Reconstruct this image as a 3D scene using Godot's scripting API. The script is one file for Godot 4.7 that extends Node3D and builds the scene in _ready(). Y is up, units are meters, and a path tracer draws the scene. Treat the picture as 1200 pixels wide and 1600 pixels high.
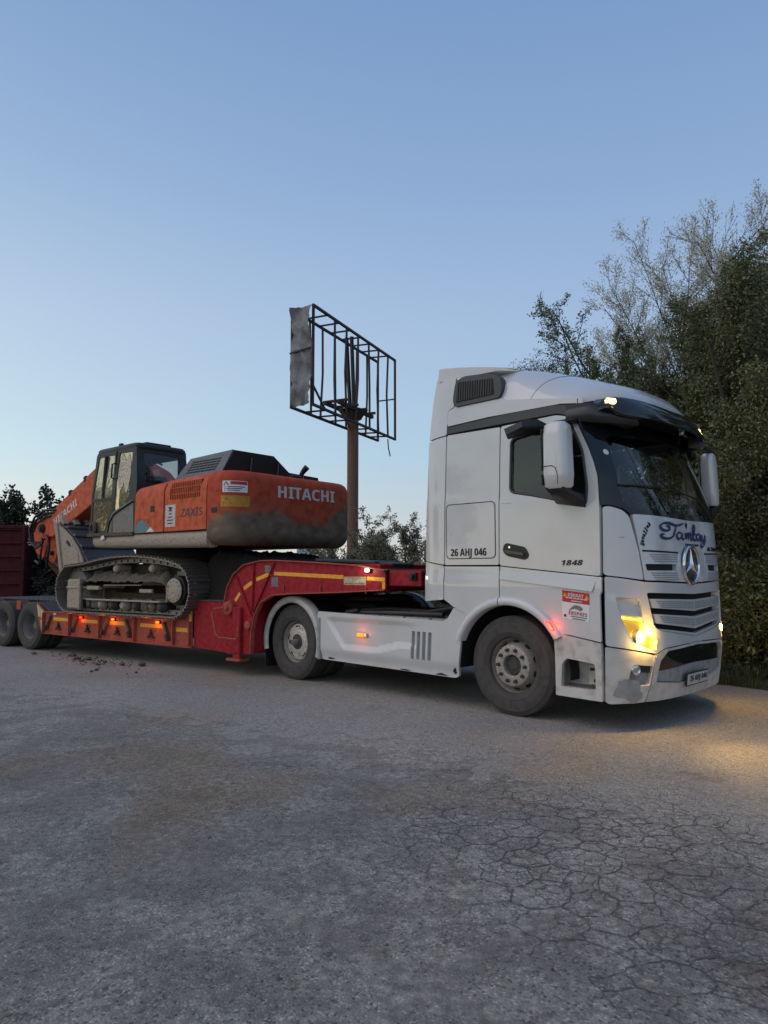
extends Node3D
# A dusk lay-by: a white tractor unit with a red lowbed trailer that carries an orange excavator.
# x runs along the truck towards its front, y is up, z = 0 is the truck's flank; metres.

const ZC := -1.275
var M := {}
var rng := RandomNumberGenerator.new()

func _ready() -> void:
	rng.seed = 7
	# camera
	var cam := Camera3D.new()
	cam.name = "camera"
	cam.fov = rad_to_deg(2.0 * atan(800.0 / 1120.955))
	cam.near = 0.05
	cam.far = 2000.0
	add_child(cam)
	var yaw := 0.79447
	var pitch := 0.08412
	var d := Vector3(-cos(yaw) * cos(pitch), sin(pitch), -sin(yaw) * cos(pitch))
	cam.position = Vector3(4.44076, 1.50918, 6.40854)
	cam.look_at_from_position(cam.position, cam.position + d, Vector3.UP)
	cam.current = true
	# sky and exposure
	var env := Environment.new()
	env.background_mode = Environment.BG_SKY
	env.sky = Sky.new()
	var pano := PanoramaSkyMaterial.new()
	pano.panorama = dusk_sky()
	env.sky.sky_material = pano
	env.background_energy_multiplier = 1.0
	env.tonemap_mode = Environment.TONE_MAPPER_LINEAR
	env.tonemap_exposure = 1.0
	env.sdfgi_enabled = true
	env.ssao_enabled = true
	env.ssil_enabled = true
	env.ambient_light_source = Environment.AMBIENT_SOURCE_SKY
	var we := WorldEnvironment.new()
	we.name = "world_environment"
	we.environment = env
	add_child(we)
	# the last of the daylight, from behind and left of the camera
	var sun := DirectionalLight3D.new()
	sun.name = "sun"
	sun.light_color = Color(1.0, 0.90, 0.82)
	sun.light_energy = 0.27
	sun.light_angular_distance = 55.0
	sun.shadow_enabled = true
	add_child(sun)
	sun.look_at_from_position(Vector3(-0.40, 1.0, 0.75) * 20.0, Vector3.ZERO, Vector3.UP)

	materials()
	build_ground()
	build_truck()
	build_trailer()
	build_excavator()
	build_surroundings()
	build_plants()

func dusk_sky() -> ImageTexture:
	var w := 512
	var h := 256
	var im := Image.create(w, h, false, Image.FORMAT_RGBF)
	var stops := [[-1.0, Color(0.10, 0.10, 0.105)], [-0.03, Color(0.28, 0.28, 0.28)], [0.0, Color(0.59, 0.59, 0.58)], [0.06, Color(0.49, 0.56, 0.625)], [0.155, Color(0.385, 0.555, 0.725)], [0.335, Color(0.338, 0.476, 0.705)],
		[0.48, Color(0.255, 0.395, 0.640)], [0.64, Color(0.190, 0.322, 0.575)], [1.0, Color(0.15, 0.26, 0.51)]]
	var glow_dir := Vector3(-0.55, 0.0, 0.85).normalized()
	for y in h:
		var el := PI * (0.5 - (y + 0.5) / h)
		var s := sin(el)
		var c: Color = stops[0][1]
		for k in stops.size() - 1:
			if s >= stops[k][0]:
				c = (stops[k][1] as Color).lerp(stops[k + 1][1], (s - stops[k][0]) / (stops[k + 1][0] - stops[k][0]))
		for x in w:
			var az := TAU * (x + 0.5) / w
			var dir := Vector3(sin(az) * cos(el), s, -cos(az) * cos(el))
			var k := clampf(dir.dot(glow_dir) * 0.5 + 0.5, 0.0, 1.0)
			k = pow(k, 2.2) * (exp(-maxf(s, 0.0) * 2.2))
			var q := Color(c.r * (1.0 + 2.1 * k), c.g * (1.0 + 1.5 * k), c.b * (1.0 + 0.65 * k))
			im.set_pixel(x, y, q)
	return ImageTexture.create_from_image(im)

func materials() -> void:
	var soft := noise(0.012, 3, 5)
	var fine := noise(0.05, 5, 4)
	var grime := ramp_tex(noise(0.010, 11, 6), [[0.0, Color(0.965, 0.96, 0.955)], [0.45, Color(0.99, 0.99, 0.985)], [0.7, Color(1, 1, 1)], [1.0, Color(1, 1, 1)]])
	var dirt := ramp_tex(noise(0.014, 21, 6), [[0.0, Color(0.78, 0.755, 0.72)], [0.30, Color(0.91, 0.895, 0.875)], [0.55, Color(0.975, 0.97, 0.96)], [1.0, Color(1, 1, 1)]])
	var wear := ramp_tex(noise(0.02, 31, 6), [[0.0, Color(0.72, 0.68, 0.64)], [0.35, Color(0.90, 0.88, 0.86)], [0.6, Color(1, 1, 1)], [1.0, Color(1, 0.985, 0.96)]])
	var dust := ramp_tex(noise(0.012, 27, 6), [[0.0, Color(0.80, 0.78, 0.76)], [0.4, Color(0.93, 0.92, 0.91)], [0.65, Color(1, 1, 1)], [1.0, Color(1, 1, 1)]])
	var mudt := ramp_tex(noise(0.025, 41, 6), [[0.0, Color(0.62, 0.60, 0.57)], [0.5, Color(0.85, 0.84, 0.82)], [1.0, Color(1, 1, 1)]])
	var lumps := bump_tex(noise(0.02, 43, 6))
	var grain := bump_tex(noise(0.09, 44, 4))
	var m := mat(lin(0.585, 0.575, 0.575), 0.34)
	tinted(m, grime, 0.35)
	m.clearcoat_enabled = true
	m.clearcoat = 1.0
	m.clearcoat_roughness = 0.03
	m.heightmap_enabled = true
	m.heightmap_texture = bump_tex(noise(0.006, 13, 2), 256)
	m.heightmap_scale = 0.05
	M.white = m
	m = mat(lin(0.56, 0.545, 0.52), 0.5)
	M.white_dirty = tinted(m, dirt, 0.8)
	M.grey_panel = tinted(mat(lin(0.30, 0.31, 0.32), 0.5), dirt, 1.2)
	M.black = tinted(mat(lin(0.022, 0.022, 0.024), 0.5), mudt, 1.5, grain, 0.05)
	M.black_gloss = mat(lin(0.008, 0.009, 0.012), 0.06)
	M.black_trim = mat(lin(0.030, 0.030, 0.032), 0.35)
	M.gap = mat(lin(0.012, 0.012, 0.012), 0.8)
	M.rubber = tinted(mat(lin(0.070, 0.063, 0.058), 0.85), dust, 1.2, grain, 0.1)
	M.tread = tinted(mat(lin(0.035, 0.033, 0.031), 0.9), mudt, 2.0)
	M.rim = tinted(mat(lin(0.40, 0.36, 0.335), 0.55, 0.3), wear, 3.0)
	M.rim_dark = tinted(mat(lin(0.06, 0.056, 0.052), 0.7), wear, 3.0)
	M.rim_silver = tinted(mat(lin(0.62, 0.57, 0.53), 0.4, 0.4), wear, 3.0)
	M.chrome = mat(lin(0.75, 0.75, 0.76), 0.12, 1.0)
	M.steel = tinted(mat(lin(0.22, 0.21, 0.20), 0.55, 0.4), wear, 2.0)
	M.chassis = tinted(mat(lin(0.022, 0.021, 0.020), 0.75), mudt, 2.0)
	M.alu = tinted(mat(lin(0.30, 0.29, 0.275), 0.5, 0.4), dirt, 2.0)
	m = mat(Color(0.02, 0.025, 0.03, 0.38), 0.02)
	m.transparency = BaseMaterial3D.TRANSPARENCY_ALPHA
	m.metallic_specular = 0.7
	m.uv1_triplanar = false
	M.glass = m
	m = mat(lin(0.006, 0.007, 0.009), 0.03)
	m.metallic_specular = 0.75
	M.dark_glass = m
	m = mat(lin(0.50, 0.42, 0.28), 0.05, 0.8)
	m.heightmap_enabled = true
	m.heightmap_texture = lumps
	m.heightmap_scale = 0.16
	m.uv1_scale = Vector3.ONE * 0.7
	M.film_glass = m
	M.cloth = mat(lin(0.03, 0.03, 0.033), 0.9)
	M.navy = mat(lin(0.012, 0.028, 0.11), 0.45)
	M.ink = mat(lin(0.010, 0.010, 0.012), 0.5)
	M.sticker_white = mat(lin(0.72, 0.72, 0.72), 0.5)
	M.sticker_red = mat(lin(0.48, 0.02, 0.025), 0.5)
	M.letter_red = mat(lin(0.42, 0.03, 0.03), 0.5)
	M.sticker_yellow = mat(lin(0.75, 0.38, 0.02), 0.5)
	M.letter_white = mat(lin(0.62, 0.60, 0.58), 0.5)
	M.red = tinted(mat(lin(0.36, 0.026, 0.036), 0.42), dust, 1.6)
	M.red_dusty = tinted(mat(lin(0.42, 0.105, 0.075), 0.6), dirt, 1.6, grain, 0.05)
	M.red_wall = tinted(mat(lin(0.075, 0.018, 0.022), 0.75), dirt, 0.5)
	M.tape = tinted(mat(lin(0.95, 0.42, 0.02), 0.45), wear, 3.0)
	M.deck = tinted(mat(lin(0.075, 0.076, 0.080), 0.7), dirt, 1.5, lumps, 0.4)
	M.orange = tinted(mat(lin(0.62, 0.125, 0.058), 0.5), dust, 0.9)
	M.orange_mud = tinted(mat(Color.WHITE, 0.6), dust, 0.7)
	for k in ["red", "red_dusty", "orange", "orange_mud", "red_wall"]:
		M[k].metallic_specular = 0.22
	M.orange_mud.vertex_color_use_as_albedo = true
	M.mud = tinted(mat(lin(0.20, 0.165, 0.13), 0.95), mudt, 2.0, lumps, 2.0)
	M.mud_dark = tinted(mat(lin(0.17, 0.138, 0.108), 0.95), mudt, 2.0, lumps, 2.0)
	M.mud_grey = tinted(mat(lin(0.42, 0.35, 0.285), 0.9), dirt, 2.0, lumps, 0.8)
	M.hood = tinted(mat(lin(0.13, 0.132, 0.145), 0.5), wear, 1.5)
	M.hood_dark = tinted(mat(lin(0.016, 0.016, 0.018), 0.55), mudt, 1.5)
	M.shoe = tinted(mat(lin(0.25, 0.225, 0.205), 0.42, 0.6), dirt, 3.0)
	M.bucket = tinted(mat(lin(0.10, 0.105, 0.12), 0.5, 0.4), dirt, 1.8, lumps, 0.4)
	M.hose = mat(lin(0.012, 0.012, 0.012), 0.45)
	M.rust = tinted(mat(lin(0.19, 0.10, 0.066), 0.8), wear, 1.0, grain, 0.1)
	M.rust_dark = tinted(mat(lin(0.040, 0.028, 0.024), 0.75), wear, 1.2)
	M.galv = tinted(mat(lin(0.20, 0.205, 0.215), 0.6, 0.3), dirt, 0.9, lumps, 0.8)
	M.sign = tinted(mat(lin(0.62, 0.64, 0.65), 0.5), grime, 1.0)
	M.amber = glow(Color(1.0, 0.32, 0.02), 6.0)
	M.amber_red = glow(Color(1.0, 0.16, 0.02), 5.0)
	M.warm_white = glow(Color(1.0, 0.86, 0.45), 5.0)
	M.white_lamp = glow(Color(0.95, 1.0, 0.90), 8.0)
	M.head_bulb = glow(Color(1.0, 0.82, 0.36), 16.0)
	M.head_strip = glow(Color(1.0, 0.80, 0.26), 7.0)
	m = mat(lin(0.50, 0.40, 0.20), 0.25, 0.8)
	m.emission_enabled = true  # bulb light on the bowl is put into its material as emission
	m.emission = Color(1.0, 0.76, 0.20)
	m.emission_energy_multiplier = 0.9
	M.glowing_reflector = m

func build_ground() -> void:
	# colour map of a 20 m tile: worn patches, the rougher near layer, stains and crazing
	var n := 1600
	var big := noise(0.004, 51, 5).get_image(n, n)
	var mid := noise(0.022, 52, 5).get_image(n, n)
	var spk := noise(0.16, 53, 3).get_image(n, n)
	var cell := FastNoiseLite.new()
	cell.noise_type = FastNoiseLite.TYPE_CELLULAR
	cell.cellular_return_type = FastNoiseLite.RETURN_DISTANCE2_SUB
	cell.frequency = 0.088
	cell.seed = 54
	cell.fractal_type = FastNoiseLite.FRACTAL_NONE
	cell.domain_warp_enabled = true
	cell.domain_warp_amplitude = 9.0
	cell.domain_warp_frequency = 0.03
	var crk := cell.get_image(n, n)
	var cell2: FastNoiseLite = cell.duplicate()
	cell2.frequency = 0.0085
	cell2.seed = 60
	cell2.domain_warp_amplitude = 60.0
	cell2.domain_warp_frequency = 0.012
	var crk2 := cell2.get_image(n, n)
	for im in [big, mid, spk, crk, crk2]:
		im.convert(Image.FORMAT_L8)
	var b0: PackedByteArray = big.get_data()
	var b1: PackedByteArray = mid.get_data()
	var b2: PackedByteArray = spk.get_data()
	var b3: PackedByteArray = crk.get_data()
	var b4: PackedByteArray = crk2.get_data()
	var edge := [[-14.0, 5.6], [-5.6, 3.2], [-2.9, 2.4], [-0.74, 1.98], [0.9, 1.63], [2.4, 2.0], [3.2, 1.9], [8.0, 1.2]]
	var edge_z := PackedFloat32Array()
	for i in n:
		var x := -13.0 + 20.0 * i / n
		var z: float = edge[0][1]
		for k in edge.size() - 1:
			if x >= edge[k][0]:
				z = lerpf(edge[k][1], edge[k + 1][1], (x - edge[k][0]) / (edge[k + 1][0] - edge[k][0]))
		edge_z.append(z)
	var out := PackedByteArray()
	out.resize(n * n * 3)
	for j in n:
		var z := -10.0 + 20.0 * j / n
		for i in n:
			var x := -13.0 + 20.0 * i / n
			var at := j * n + i
			var f0 := b0[at] / 255.0
			var f1 := b1[at] / 255.0
			var f2 := b2[at] / 255.0
			var near := clampf((z - edge_z[i] + (f1 - 0.5) * 1.3 + (f0 - 0.5) * 0.9) * 5.0, 0.0, 1.0)
			var v := lerpf(0.70, 0.575, clampf(near * 0.55 + 0.45 * smoothstep(2.0, 4.8, z), 0.0, 1.0)) + (f0 - 0.5) * 0.10
			var warm := lerpf(0.036, 0.036, near) + (f0 - 0.5) * 0.03
			v += (f2 - 0.5) * lerpf(0.09, 0.20, near)
			# pale worn crusts and dark bare spots in the near layer
			var crust := clampf((f1 + (f2 - 0.5) * 0.25 + (f0 - 0.5) * 0.5 - 0.60) * 16.0, 0.0, 1.0) * near
			v += crust * 0.055
			var bare := clampf((0.38 - f1 + (f2 - 0.5) * 0.35) * 12.0, 0.0, 1.0) * near
			v -= bare * 0.05
			var lip := clampf(1.0 - absf(near - 0.5) * 2.4, 0.0, 1.0)
			v -= lip * 0.085 * clampf(f2 * 1.6, 0.0, 1.0)
			if f0 < 0.36:
				warm += (0.36 - f0) * 0.22
			# crazing in the worn corner
			var dx := x - 2.7
			var dz := z - 2.7
			var zone := clampf(1.75 - sqrt(dx * dx * 0.5 + dz * dz * 1.1) * 0.66 + (f0 - 0.5) * 1.2, 0.0, 1.0)
			if zone > 0.0 and b3[at] < 50:
				v -= zone * (1.0 - b3[at] / 50.0) * 0.06
			if b4[at] < 5 and f1 > 0.42:
				v -= 0.11 * (1.0 - b4[at] / 5.0)
			out[at * 3] = clampi(int((v + warm * 0.8) * 255.0), 0, 255)
			out[at * 3 + 1] = clampi(int(v * 255.0), 0, 255)
			out[at * 3 + 2] = clampi(int((v - warm) * 255.0), 0, 255)
	var macro := ImageTexture.create_from_image(Image.create_from_data(n, n, false, Image.FORMAT_RGB8, out))
	var grit := noise(0.11, 61, 5)
	var stone := FastNoiseLite.new()
	stone.noise_type = FastNoiseLite.TYPE_CELLULAR
	stone.frequency = 0.15
	stone.seed = 63
	stone.fractal_type = FastNoiseLite.FRACTAL_NONE
	stone.cellular_return_type = FastNoiseLite.RETURN_CELL_VALUE
	var sv := stone.get_seamless_image(1024, 1024)
	stone.cellular_return_type = FastNoiseLite.RETURN_DISTANCE
	var sd := stone.get_seamless_image(1024, 1024, true)
	var sg := grit.get_seamless_image(1024, 1024)
	for im in [sv, sd, sg]:
		im.convert(Image.FORMAT_L8)
	var q0: PackedByteArray = sv.get_data()
	var q1: PackedByteArray = sd.get_data()
	var q2: PackedByteArray = sg.get_data()
	var fo := PackedByteArray()
	fo.resize(1024 * 1024 * 3)
	var fb := PackedByteArray()
	fb.resize(1024 * 1024)
	for i in 1024 * 1024:
		var a := q0[i] / 255.0
		var c := q2[i] / 255.0
		var g2 := 0.78 + 0.11 * (a - 0.5) * 2.0 * smoothstep(0.35, 0.65, c + a * 0.2) + 0.17 * (c - 0.5)
		if a > 0.93:
			g2 += 0.10
		elif a < 0.06:
			g2 -= 0.16
		var w := (a - 0.5) * 0.03
		fo[i * 3] = clampi(int((g2 + w) * 255.0), 0, 255)
		fo[i * 3 + 1] = clampi(int(g2 * 255.0), 0, 255)
		fo[i * 3 + 2] = clampi(int((g2 - w) * 255.0), 0, 255)
		fb[i] = clampi(int(q1[i] * 0.45 * (0.4 + 0.6 * a) + q2[i] * 0.55), 0, 255)
	var fine_tex := ImageTexture.create_from_image(Image.create_from_data(1024, 1024, false, Image.FORMAT_RGB8, fo))
	var m := mat(Color.WHITE, 0.82)
	m.uv1_triplanar = false
	m.albedo_texture = fine_tex
	m.heightmap_enabled = true
	m.heightmap_texture = ImageTexture.create_from_image(Image.create_from_data(1024, 1024, false, Image.FORMAT_L8, fb))
	m.heightmap_scale = 0.85
	m.detail_enabled = true
	m.detail_blend_mode = BaseMaterial3D.BLEND_MODE_MUL
	m.detail_uv_layer = BaseMaterial3D.DETAIL_UV_2
	m.detail_albedo = macro
	var white := Image.create(4, 4, false, Image.FORMAT_RGB8)
	white.fill(Color.WHITE)
	m.detail_mask = ImageTexture.create_from_image(white)
	M.asphalt = m
	var xs := [-700.0, -300.0, -120.0, -60.0, -35.0, -24.0]
	var g := -18.0
	while g < 8.01:
		xs.append(g)
		g += 0.2
	xs.append_array([9.0, 12.0, 20.0, 40.0, 120.0, 300.0, 700.0])
	var zs := [-700.0, -300.0, -120.0, -60.0, -30.0, -18.0]
	g = -12.0
	while g < 8.01:
		zs.append(g)
		g += 0.2
	zs.append_array([9.0, 12.0, 20.0, 40.0, 120.0, 300.0, 700.0])
	var und := noise(0.35, 71, 3)
	var st := nst()
	st.set_smooth_group(0)
	var hgt := func(x: float, z: float) -> float:
		var k := clampf((z - 0.35) * 1.2, 0.0, 1.0) * clampf((9.0 - z), 0.0, 1.0)
		return und.get_noise_2d(x, z) * 0.010 * k
	for j in zs.size() - 1:
		for i in xs.size() - 1:
			var q := []
			for c in [[i, j], [i + 1, j], [i + 1, j + 1], [i, j + 1]]:
				q.append(Vector3(xs[c[0]], hgt.call(xs[c[0]], zs[c[1]]), zs[c[1]]))
			for k in [0, 1, 2, 0, 2, 3]:
				var p: Vector3 = q[k]
				st.set_uv(Vector2(p.x, p.z) / 1.7)
				st.set_uv2(Vector2((p.x + 13.0) / 20.0, (p.z + 10.0) / 20.0))
				st.add_vertex(p)
	var o := obj("asphalt_yard", st, m, self)
	o.set_meta("kind", "structure")
	build_cracks(hgt)

# crazed asphalt: the edges of an irregular cell net, each a thin broken ribbon lying in the surface
func build_cracks(hgt: Callable) -> void:
	var r2 := RandomNumberGenerator.new()
	r2.seed = 314
	var nz := noise(0.9, 72, 3)
	var fine := noise(7.0, 73, 3)
	var st := nst()
	for pass_n in 2:
		var pts := PackedVector2Array()
		var pitch: float = 0.215 if pass_n == 0 else 0.10
		var x := -1.2
		while x < 5.0:
			var z := 0.6
			while z < 5.6:
				pts.append(Vector2(x + r2.randf_range(-0.5, 0.5) * pitch, z + r2.randf_range(-0.5, 0.5) * pitch))
				z += pitch
			x += pitch
		var tri := Geometry2D.triangulate_delaunay(pts)
		var links := {}
		for k in range(0, tri.size(), 3):
			var a := pts[tri[k]]
			var b := pts[tri[k + 1]]
			var c := pts[tri[k + 2]]
			var mid := (a + b + c) / 3.0
			for e in [[tri[k], tri[k + 1]], [tri[k + 1], tri[k + 2]], [tri[k + 2], tri[k]]]:
				var key := Vector2i(mini(e[0], e[1]), maxi(e[0], e[1]))
				if not links.has(key):
					links[key] = []
				links[key].append(mid)
		for key in links:
			if links[key].size() < 2:
				continue
			var p: Vector2 = links[key][0]
			var q: Vector2 = links[key][1]
			var c := (p + q) * 0.5
			var zone := 1.0 - Vector2((c.x - 2.65) / 1.75, (c.y - 2.75) / 1.25).length() + 0.55 * nz.get_noise_2d(c.x, c.y)
			if pass_n == 1:
				zone -= 0.22 + 0.5 * nz.get_noise_2d(c.x + 20.0, c.y)
			if zone < -0.12 or r2.randf() > 0.55 + zone * 1.6:
				continue
			var n := maxi(3, int(p.distance_to(q) / 0.02))
			var d := (q - p).normalized()
			var s := Vector2(-d.y, d.x)
			var w0 := (0.0021 if pass_n == 0 else 0.0013) * clampf(0.6 + zone * 1.6, 0.5, 1.6)
			var last := []
			for i in n + 1:
				var t := float(i) / n
				var m := p.lerp(q, t)
				m += s * fine.get_noise_2d(m.x, m.y) * 0.030 * sin(PI * t) + Vector2(fine.get_noise_2d(m.x * 3.0, m.y * 3.0), fine.get_noise_2d(m.y * 3.0, m.x * 3.0 + 7.0)) * 0.006
				var w := w0 * (1.0 + 1.3 * fine.get_noise_2d(m.x * 4.0 + 3.0, m.y * 4.0))
				var y: float = hgt.call(m.x, m.y) + 0.0035
				var pair := [v3(m.x + s.x * w, y, m.y + s.y * w), v3(m.x - s.x * w, y, m.y - s.y * w)]
				if last.size():
					face(st, [last[0], last[1], pair[1], pair[0]], Vector3.UP)
				last = pair
	var o := obj("asphalt_cracks", st, mat(lin(0.085, 0.080, 0.077), 0.95), self)
	o.set_meta("kind", "structure")

# ---------------------------------------------------------------- the tractor unit
func lut(t: float, xs: Array, ys: Array) -> float:
	if t <= xs[0]:
		return ys[0]
	for k in xs.size() - 1:
		if t <= xs[k + 1]:
			return lerpf(ys[k], ys[k + 1], (t - xs[k]) / (xs[k + 1] - xs[k]))
	return ys[-1]

func cab_side(p: Vector2) -> Vector3:      # the flank, seen from the kerb: (x, y)
	var z := -0.03 * pow(maxf(0.0, p.y - 2.3), 2.0)
	z -= 0.012 * smoothstep(2.26, 2.37, p.y + 0.04 * p.x)
	z += 0.016 * smoothstep(1.50, 1.42, p.y)
	z -= 0.10 * pow(maxf(0.0, (-p.x - 0.86) / 0.4), 2.0)
	return Vector3(p.x, p.y, z)

func cab_side_far(p: Vector2) -> Vector3:
	var q := cab_side(Vector2(-p.x, p.y))
	return Vector3(q.x, q.y, 2.0 * ZC - q.z)

func cab_front(p: Vector2) -> Vector3:     # the nose: (distance across from the kerb side, y)
	var y := p.y
	var xc := lut(y, [0.27, 0.45, 0.7, 1.45, 2.1, 2.2, 2.95, 3.2], [1.40, 1.44, 1.47, 1.46, 1.42, 1.40, 1.13, 1.05])
	var xs := lut(y, [2.16, 2.47, 2.75, 3.0, 3.2], [1.075, 1.06, 0.97, 0.87, 0.83])
	var n := lut(y, [2.0, 3.2], [5.0, 3.5])
	var k := minf(1.0, absf(p.x + ZC) / -ZC)
	return Vector3(xc - (xc - xs) * pow(k, n), y, -p.x)

func mir(p: PackedVector2Array) -> PackedVector2Array:    # the same outline on the other half of the nose
	var o := PackedVector2Array()
	for c in p:
		o.append(Vector2(-2.0 * ZC - c.x, c.y))
	o.reverse()
	return o

func flip(p: PackedVector2Array) -> PackedVector2Array:
	var o := PackedVector2Array()
	for c in p:
		o.append(Vector2(-c.x, c.y))
	o.reverse()
	return o

func panel(called: String, parent: Node, f: Callable, poly: PackedVector2Array, m: Material, holes := [], cell := 0.09, thick := 0.02, lift := 0.0) -> MeshInstance3D:
	var st := nst()
	sheet(st, poly, f, cell, holes, thick, lift)
	return obj(called, st, m, parent)

func tyre_mesh(r: float, w: float, rim: float, grooves := 4) -> ArrayMesh:
	var st := nst()
	var p := PackedVector2Array()
	var h := w * 0.5
	# from the outer bead, over the tread, to the inner bead
	p.append(Vector2(rim - 0.012, h - 0.045))
	p.append(Vector2(rim, h - 0.018))
	p.append(Vector2(rim + 0.02, h - 0.006))
	p.append(Vector2(rim + 0.05, h + 0.004))
	p.append(Vector2(rim + 0.056, h + 0.007))
	p.append(Vector2(rim + 0.062, h + 0.004))
	p.append(Vector2(lerpf(rim, r, 0.55), h + 0.008))
	p.append(Vector2(lerpf(rim, r, 0.74), h + 0.001))
	p.append(Vector2(lerpf(rim, r, 0.76), h + 0.005))
	p.append(Vector2(lerpf(rim, r, 0.79), h - 0.002))
	p.append(Vector2(r - 0.028, h - 0.012))
	p.append(Vector2(r - 0.010, h - 0.024))
	var tw := h - 0.030
	p.append(Vector2(r - 0.002, tw))
	for g in grooves:
		var c: float = tw - (2.0 * tw) * (g + 1) / (grooves + 1)
		p.append(Vector2(r, c + 0.009))
		p.append(Vector2(r - 0.013, c + 0.006))
		p.append(Vector2(r - 0.013, c - 0.006))
		p.append(Vector2(r, c - 0.009))
	p.append(Vector2(r - 0.002, -tw))
	p.append(Vector2(r - 0.02, -h + 0.015))
	p.append(Vector2(lerpf(rim, r, 0.5), -h - 0.006))
	p.append(Vector2(rim, -h + 0.02))
	p.append(Vector2(rim - 0.012, -h + 0.05))
	p.reverse()
	lathe(st, p, 56)
	return done(st)

func nut_mesh(r: float, h: float) -> ArrayMesh:
	var st := nst()
	prism(st, arc(0, 0, r * 1.25, 0, 360.0 - 30.0, 11), 0.0, h * 0.25)
	prism(st, arc(0, 0, r, 0, 300, 5), h * 0.25, h, Transform3D.IDENTITY, 0.003)
	return done(st)

func front_wheel(parent: Node, at: Vector3, out: float) -> void:
	var w := hub("wheel", parent, at)
	var turn := Transform3D(Basis(Vector3.UP, 0.0 if out > 0.0 else PI), Vector3.ZERO)
	if not M.has("tyre_mesh"):
		M.tyre_mesh = tyre_mesh(0.525, 0.30, 0.30)
		var st := nst()
		lathe(st, pv([0.245, -0.26, 0.252, -0.02, 0.272, 0.035, 0.285, 0.062, 0.300, 0.078, 0.309, 0.084, 0.309, 0.090, 0.296, 0.088, 0.288, 0.074, 0.276, 0.05, 0.262, 0.0, 0.262, -0.05]), 56)
		M.rim_mesh = done(st)
		st = nst()
		# cone of the disc with its hand holes left dark behind
		lathe(st, pv([0.266, 0.015, 0.258, 0.028, 0.240, 0.062, 0.222, 0.120, 0.214, 0.138, 0.205, 0.142, 0.120, 0.142, 0.112, 0.136, 0.110, 0.10, 0.105, 0.07, 0.0, 0.06]), 48)
		M.disc_mesh = done(st)
		st = nst()
		for k in 10:
			var a := TAU * (k + 0.5) / 10.0
			var b := Basis(Vector3(cos(a), sin(a), 0), Vector3(-sin(a), cos(a), 0), Vector3(0, 0, 1))
			var hole := PackedVector2Array()
			for c in arc(0, 0, 1.0, 0, 330, 11):
				hole.append(Vector2(c.x * 0.021, c.y * 0.034))
			var xf := Transform3D(b * Basis(Vector3(0, 1, 0), 1.03), b * Vector3(0.2475, 0, 0.055))
			prism(st, hole, -0.002, 0.006, xf)
		M.hole_mesh = done(st)
		M.nut_mesh = nut_mesh(0.0165, 0.040)
		st = nst()
		lathe(st, pv([0.105, 0.06, 0.104, 0.088, 0.09, 0.10, 0.06, 0.104, 0.05, 0.112, 0.0, 0.114]), 32)
		for k in 6:
			var a := TAU * k / 6.0
			cyl(st, Vector3(0.076 * cos(a), 0.076 * sin(a), 0.09), Vector3(0.076 * cos(a), 0.076 * sin(a), 0.112), 0.011, 8)
		M.hubcap_mesh = done(st)
	obj("tyre", M.tyre_mesh, M.rubber, w, turn)
	obj("rim", M.rim_mesh, M.rim, w, turn)
	obj("wheel_disc", M.disc_mesh, M.rim, w, turn)
	obj("hand_hole", M.hole_mesh, M.gap, w, turn)
	obj("hub_cap", M.hubcap_mesh, M.rim_dark, w, turn)
	for k in 10:
		var a := TAU * k / 10.0
		obj("wheel_nut", M.nut_mesh, M.rim_dark, w, turn * Transform3D(Basis.IDENTITY, Vector3(0.1675 * cos(a), 0.1675 * sin(a), 0.141)))

func rear_wheel(parent: Node, at: Vector3, out: float) -> void:
	var w := hub("wheel", parent, at)
	var turn := Transform3D(Basis(Vector3.UP, 0.0 if out > 0.0 else PI), Vector3.ZERO)
	var ty := obj("tyre", M.tyre_mesh, M.rubber, w, turn)
	var t2: MeshInstance3D = ty.duplicate()
	t2.name = "tyre_001"
	w.add_child(t2, true)
	t2.transform = turn * Transform3D(Basis.IDENTITY, Vector3(0, 0, -0.345))
	obj("rim", M.rim_mesh, M.rim, w, turn)
	if not M.has("cover_mesh"):
		var st := nst()
		lathe(st, pv([0.258, 0.03, 0.258, 0.046, 0.248, 0.056, 0.225, 0.060, 0.185, 0.062, 0.168, 0.072, 0.150, 0.074, 0.06, 0.074, 0.0, 0.074]), 48)
		for k in 6:
			var a := TAU * (k + 0.25) / 6.0
			box(st, Vector3(0.19 * cos(a), 0.19 * sin(a), 0.062), Vector3(0.05, 0.11, 0.012), 0.008, Basis(Vector3(0, 0, 1), a))
		M.cover_mesh = done(st)
		st = nst()
		for k in 5:
			var a := TAU * k / 5.0 + 0.35
			var slot := arc(0, 0, 0.229, rad_to_deg(a) - 12.0, rad_to_deg(a) + 12.0, 5)
			var inner := arc(0, 0, 0.207, rad_to_deg(a) - 11.0, rad_to_deg(a) + 11.0, 5)
			inner.reverse()
			slot.append_array(inner)
			prism(st, slot, 0.058, 0.0645)
		M.slot_mesh = done(st)
		st = nst()
		lathe(st, pv([0.108, 0.070, 0.108, 0.079, 0.10, 0.080, 0.0, 0.080]), 32)
		M.boss_mesh = done(st)
		st = nst()
		lathe(st, pv([0.040, 0.075, 0.040, 0.205, 0.034, 0.205, 0.030, 0.20, 0.030, 0.12, 0.0, 0.12]), 24)
		M.spindle_mesh = done(st)
	obj("wheel_cover", M.cover_mesh, M.rim_silver, w, turn)
	obj("cover_slot", M.slot_mesh, M.gap, w, turn)
	obj("hub_boss", M.boss_mesh, M.rim_dark, w, turn)
	obj("hub_spindle", M.spindle_mesh, M.rim, w, turn)

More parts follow.
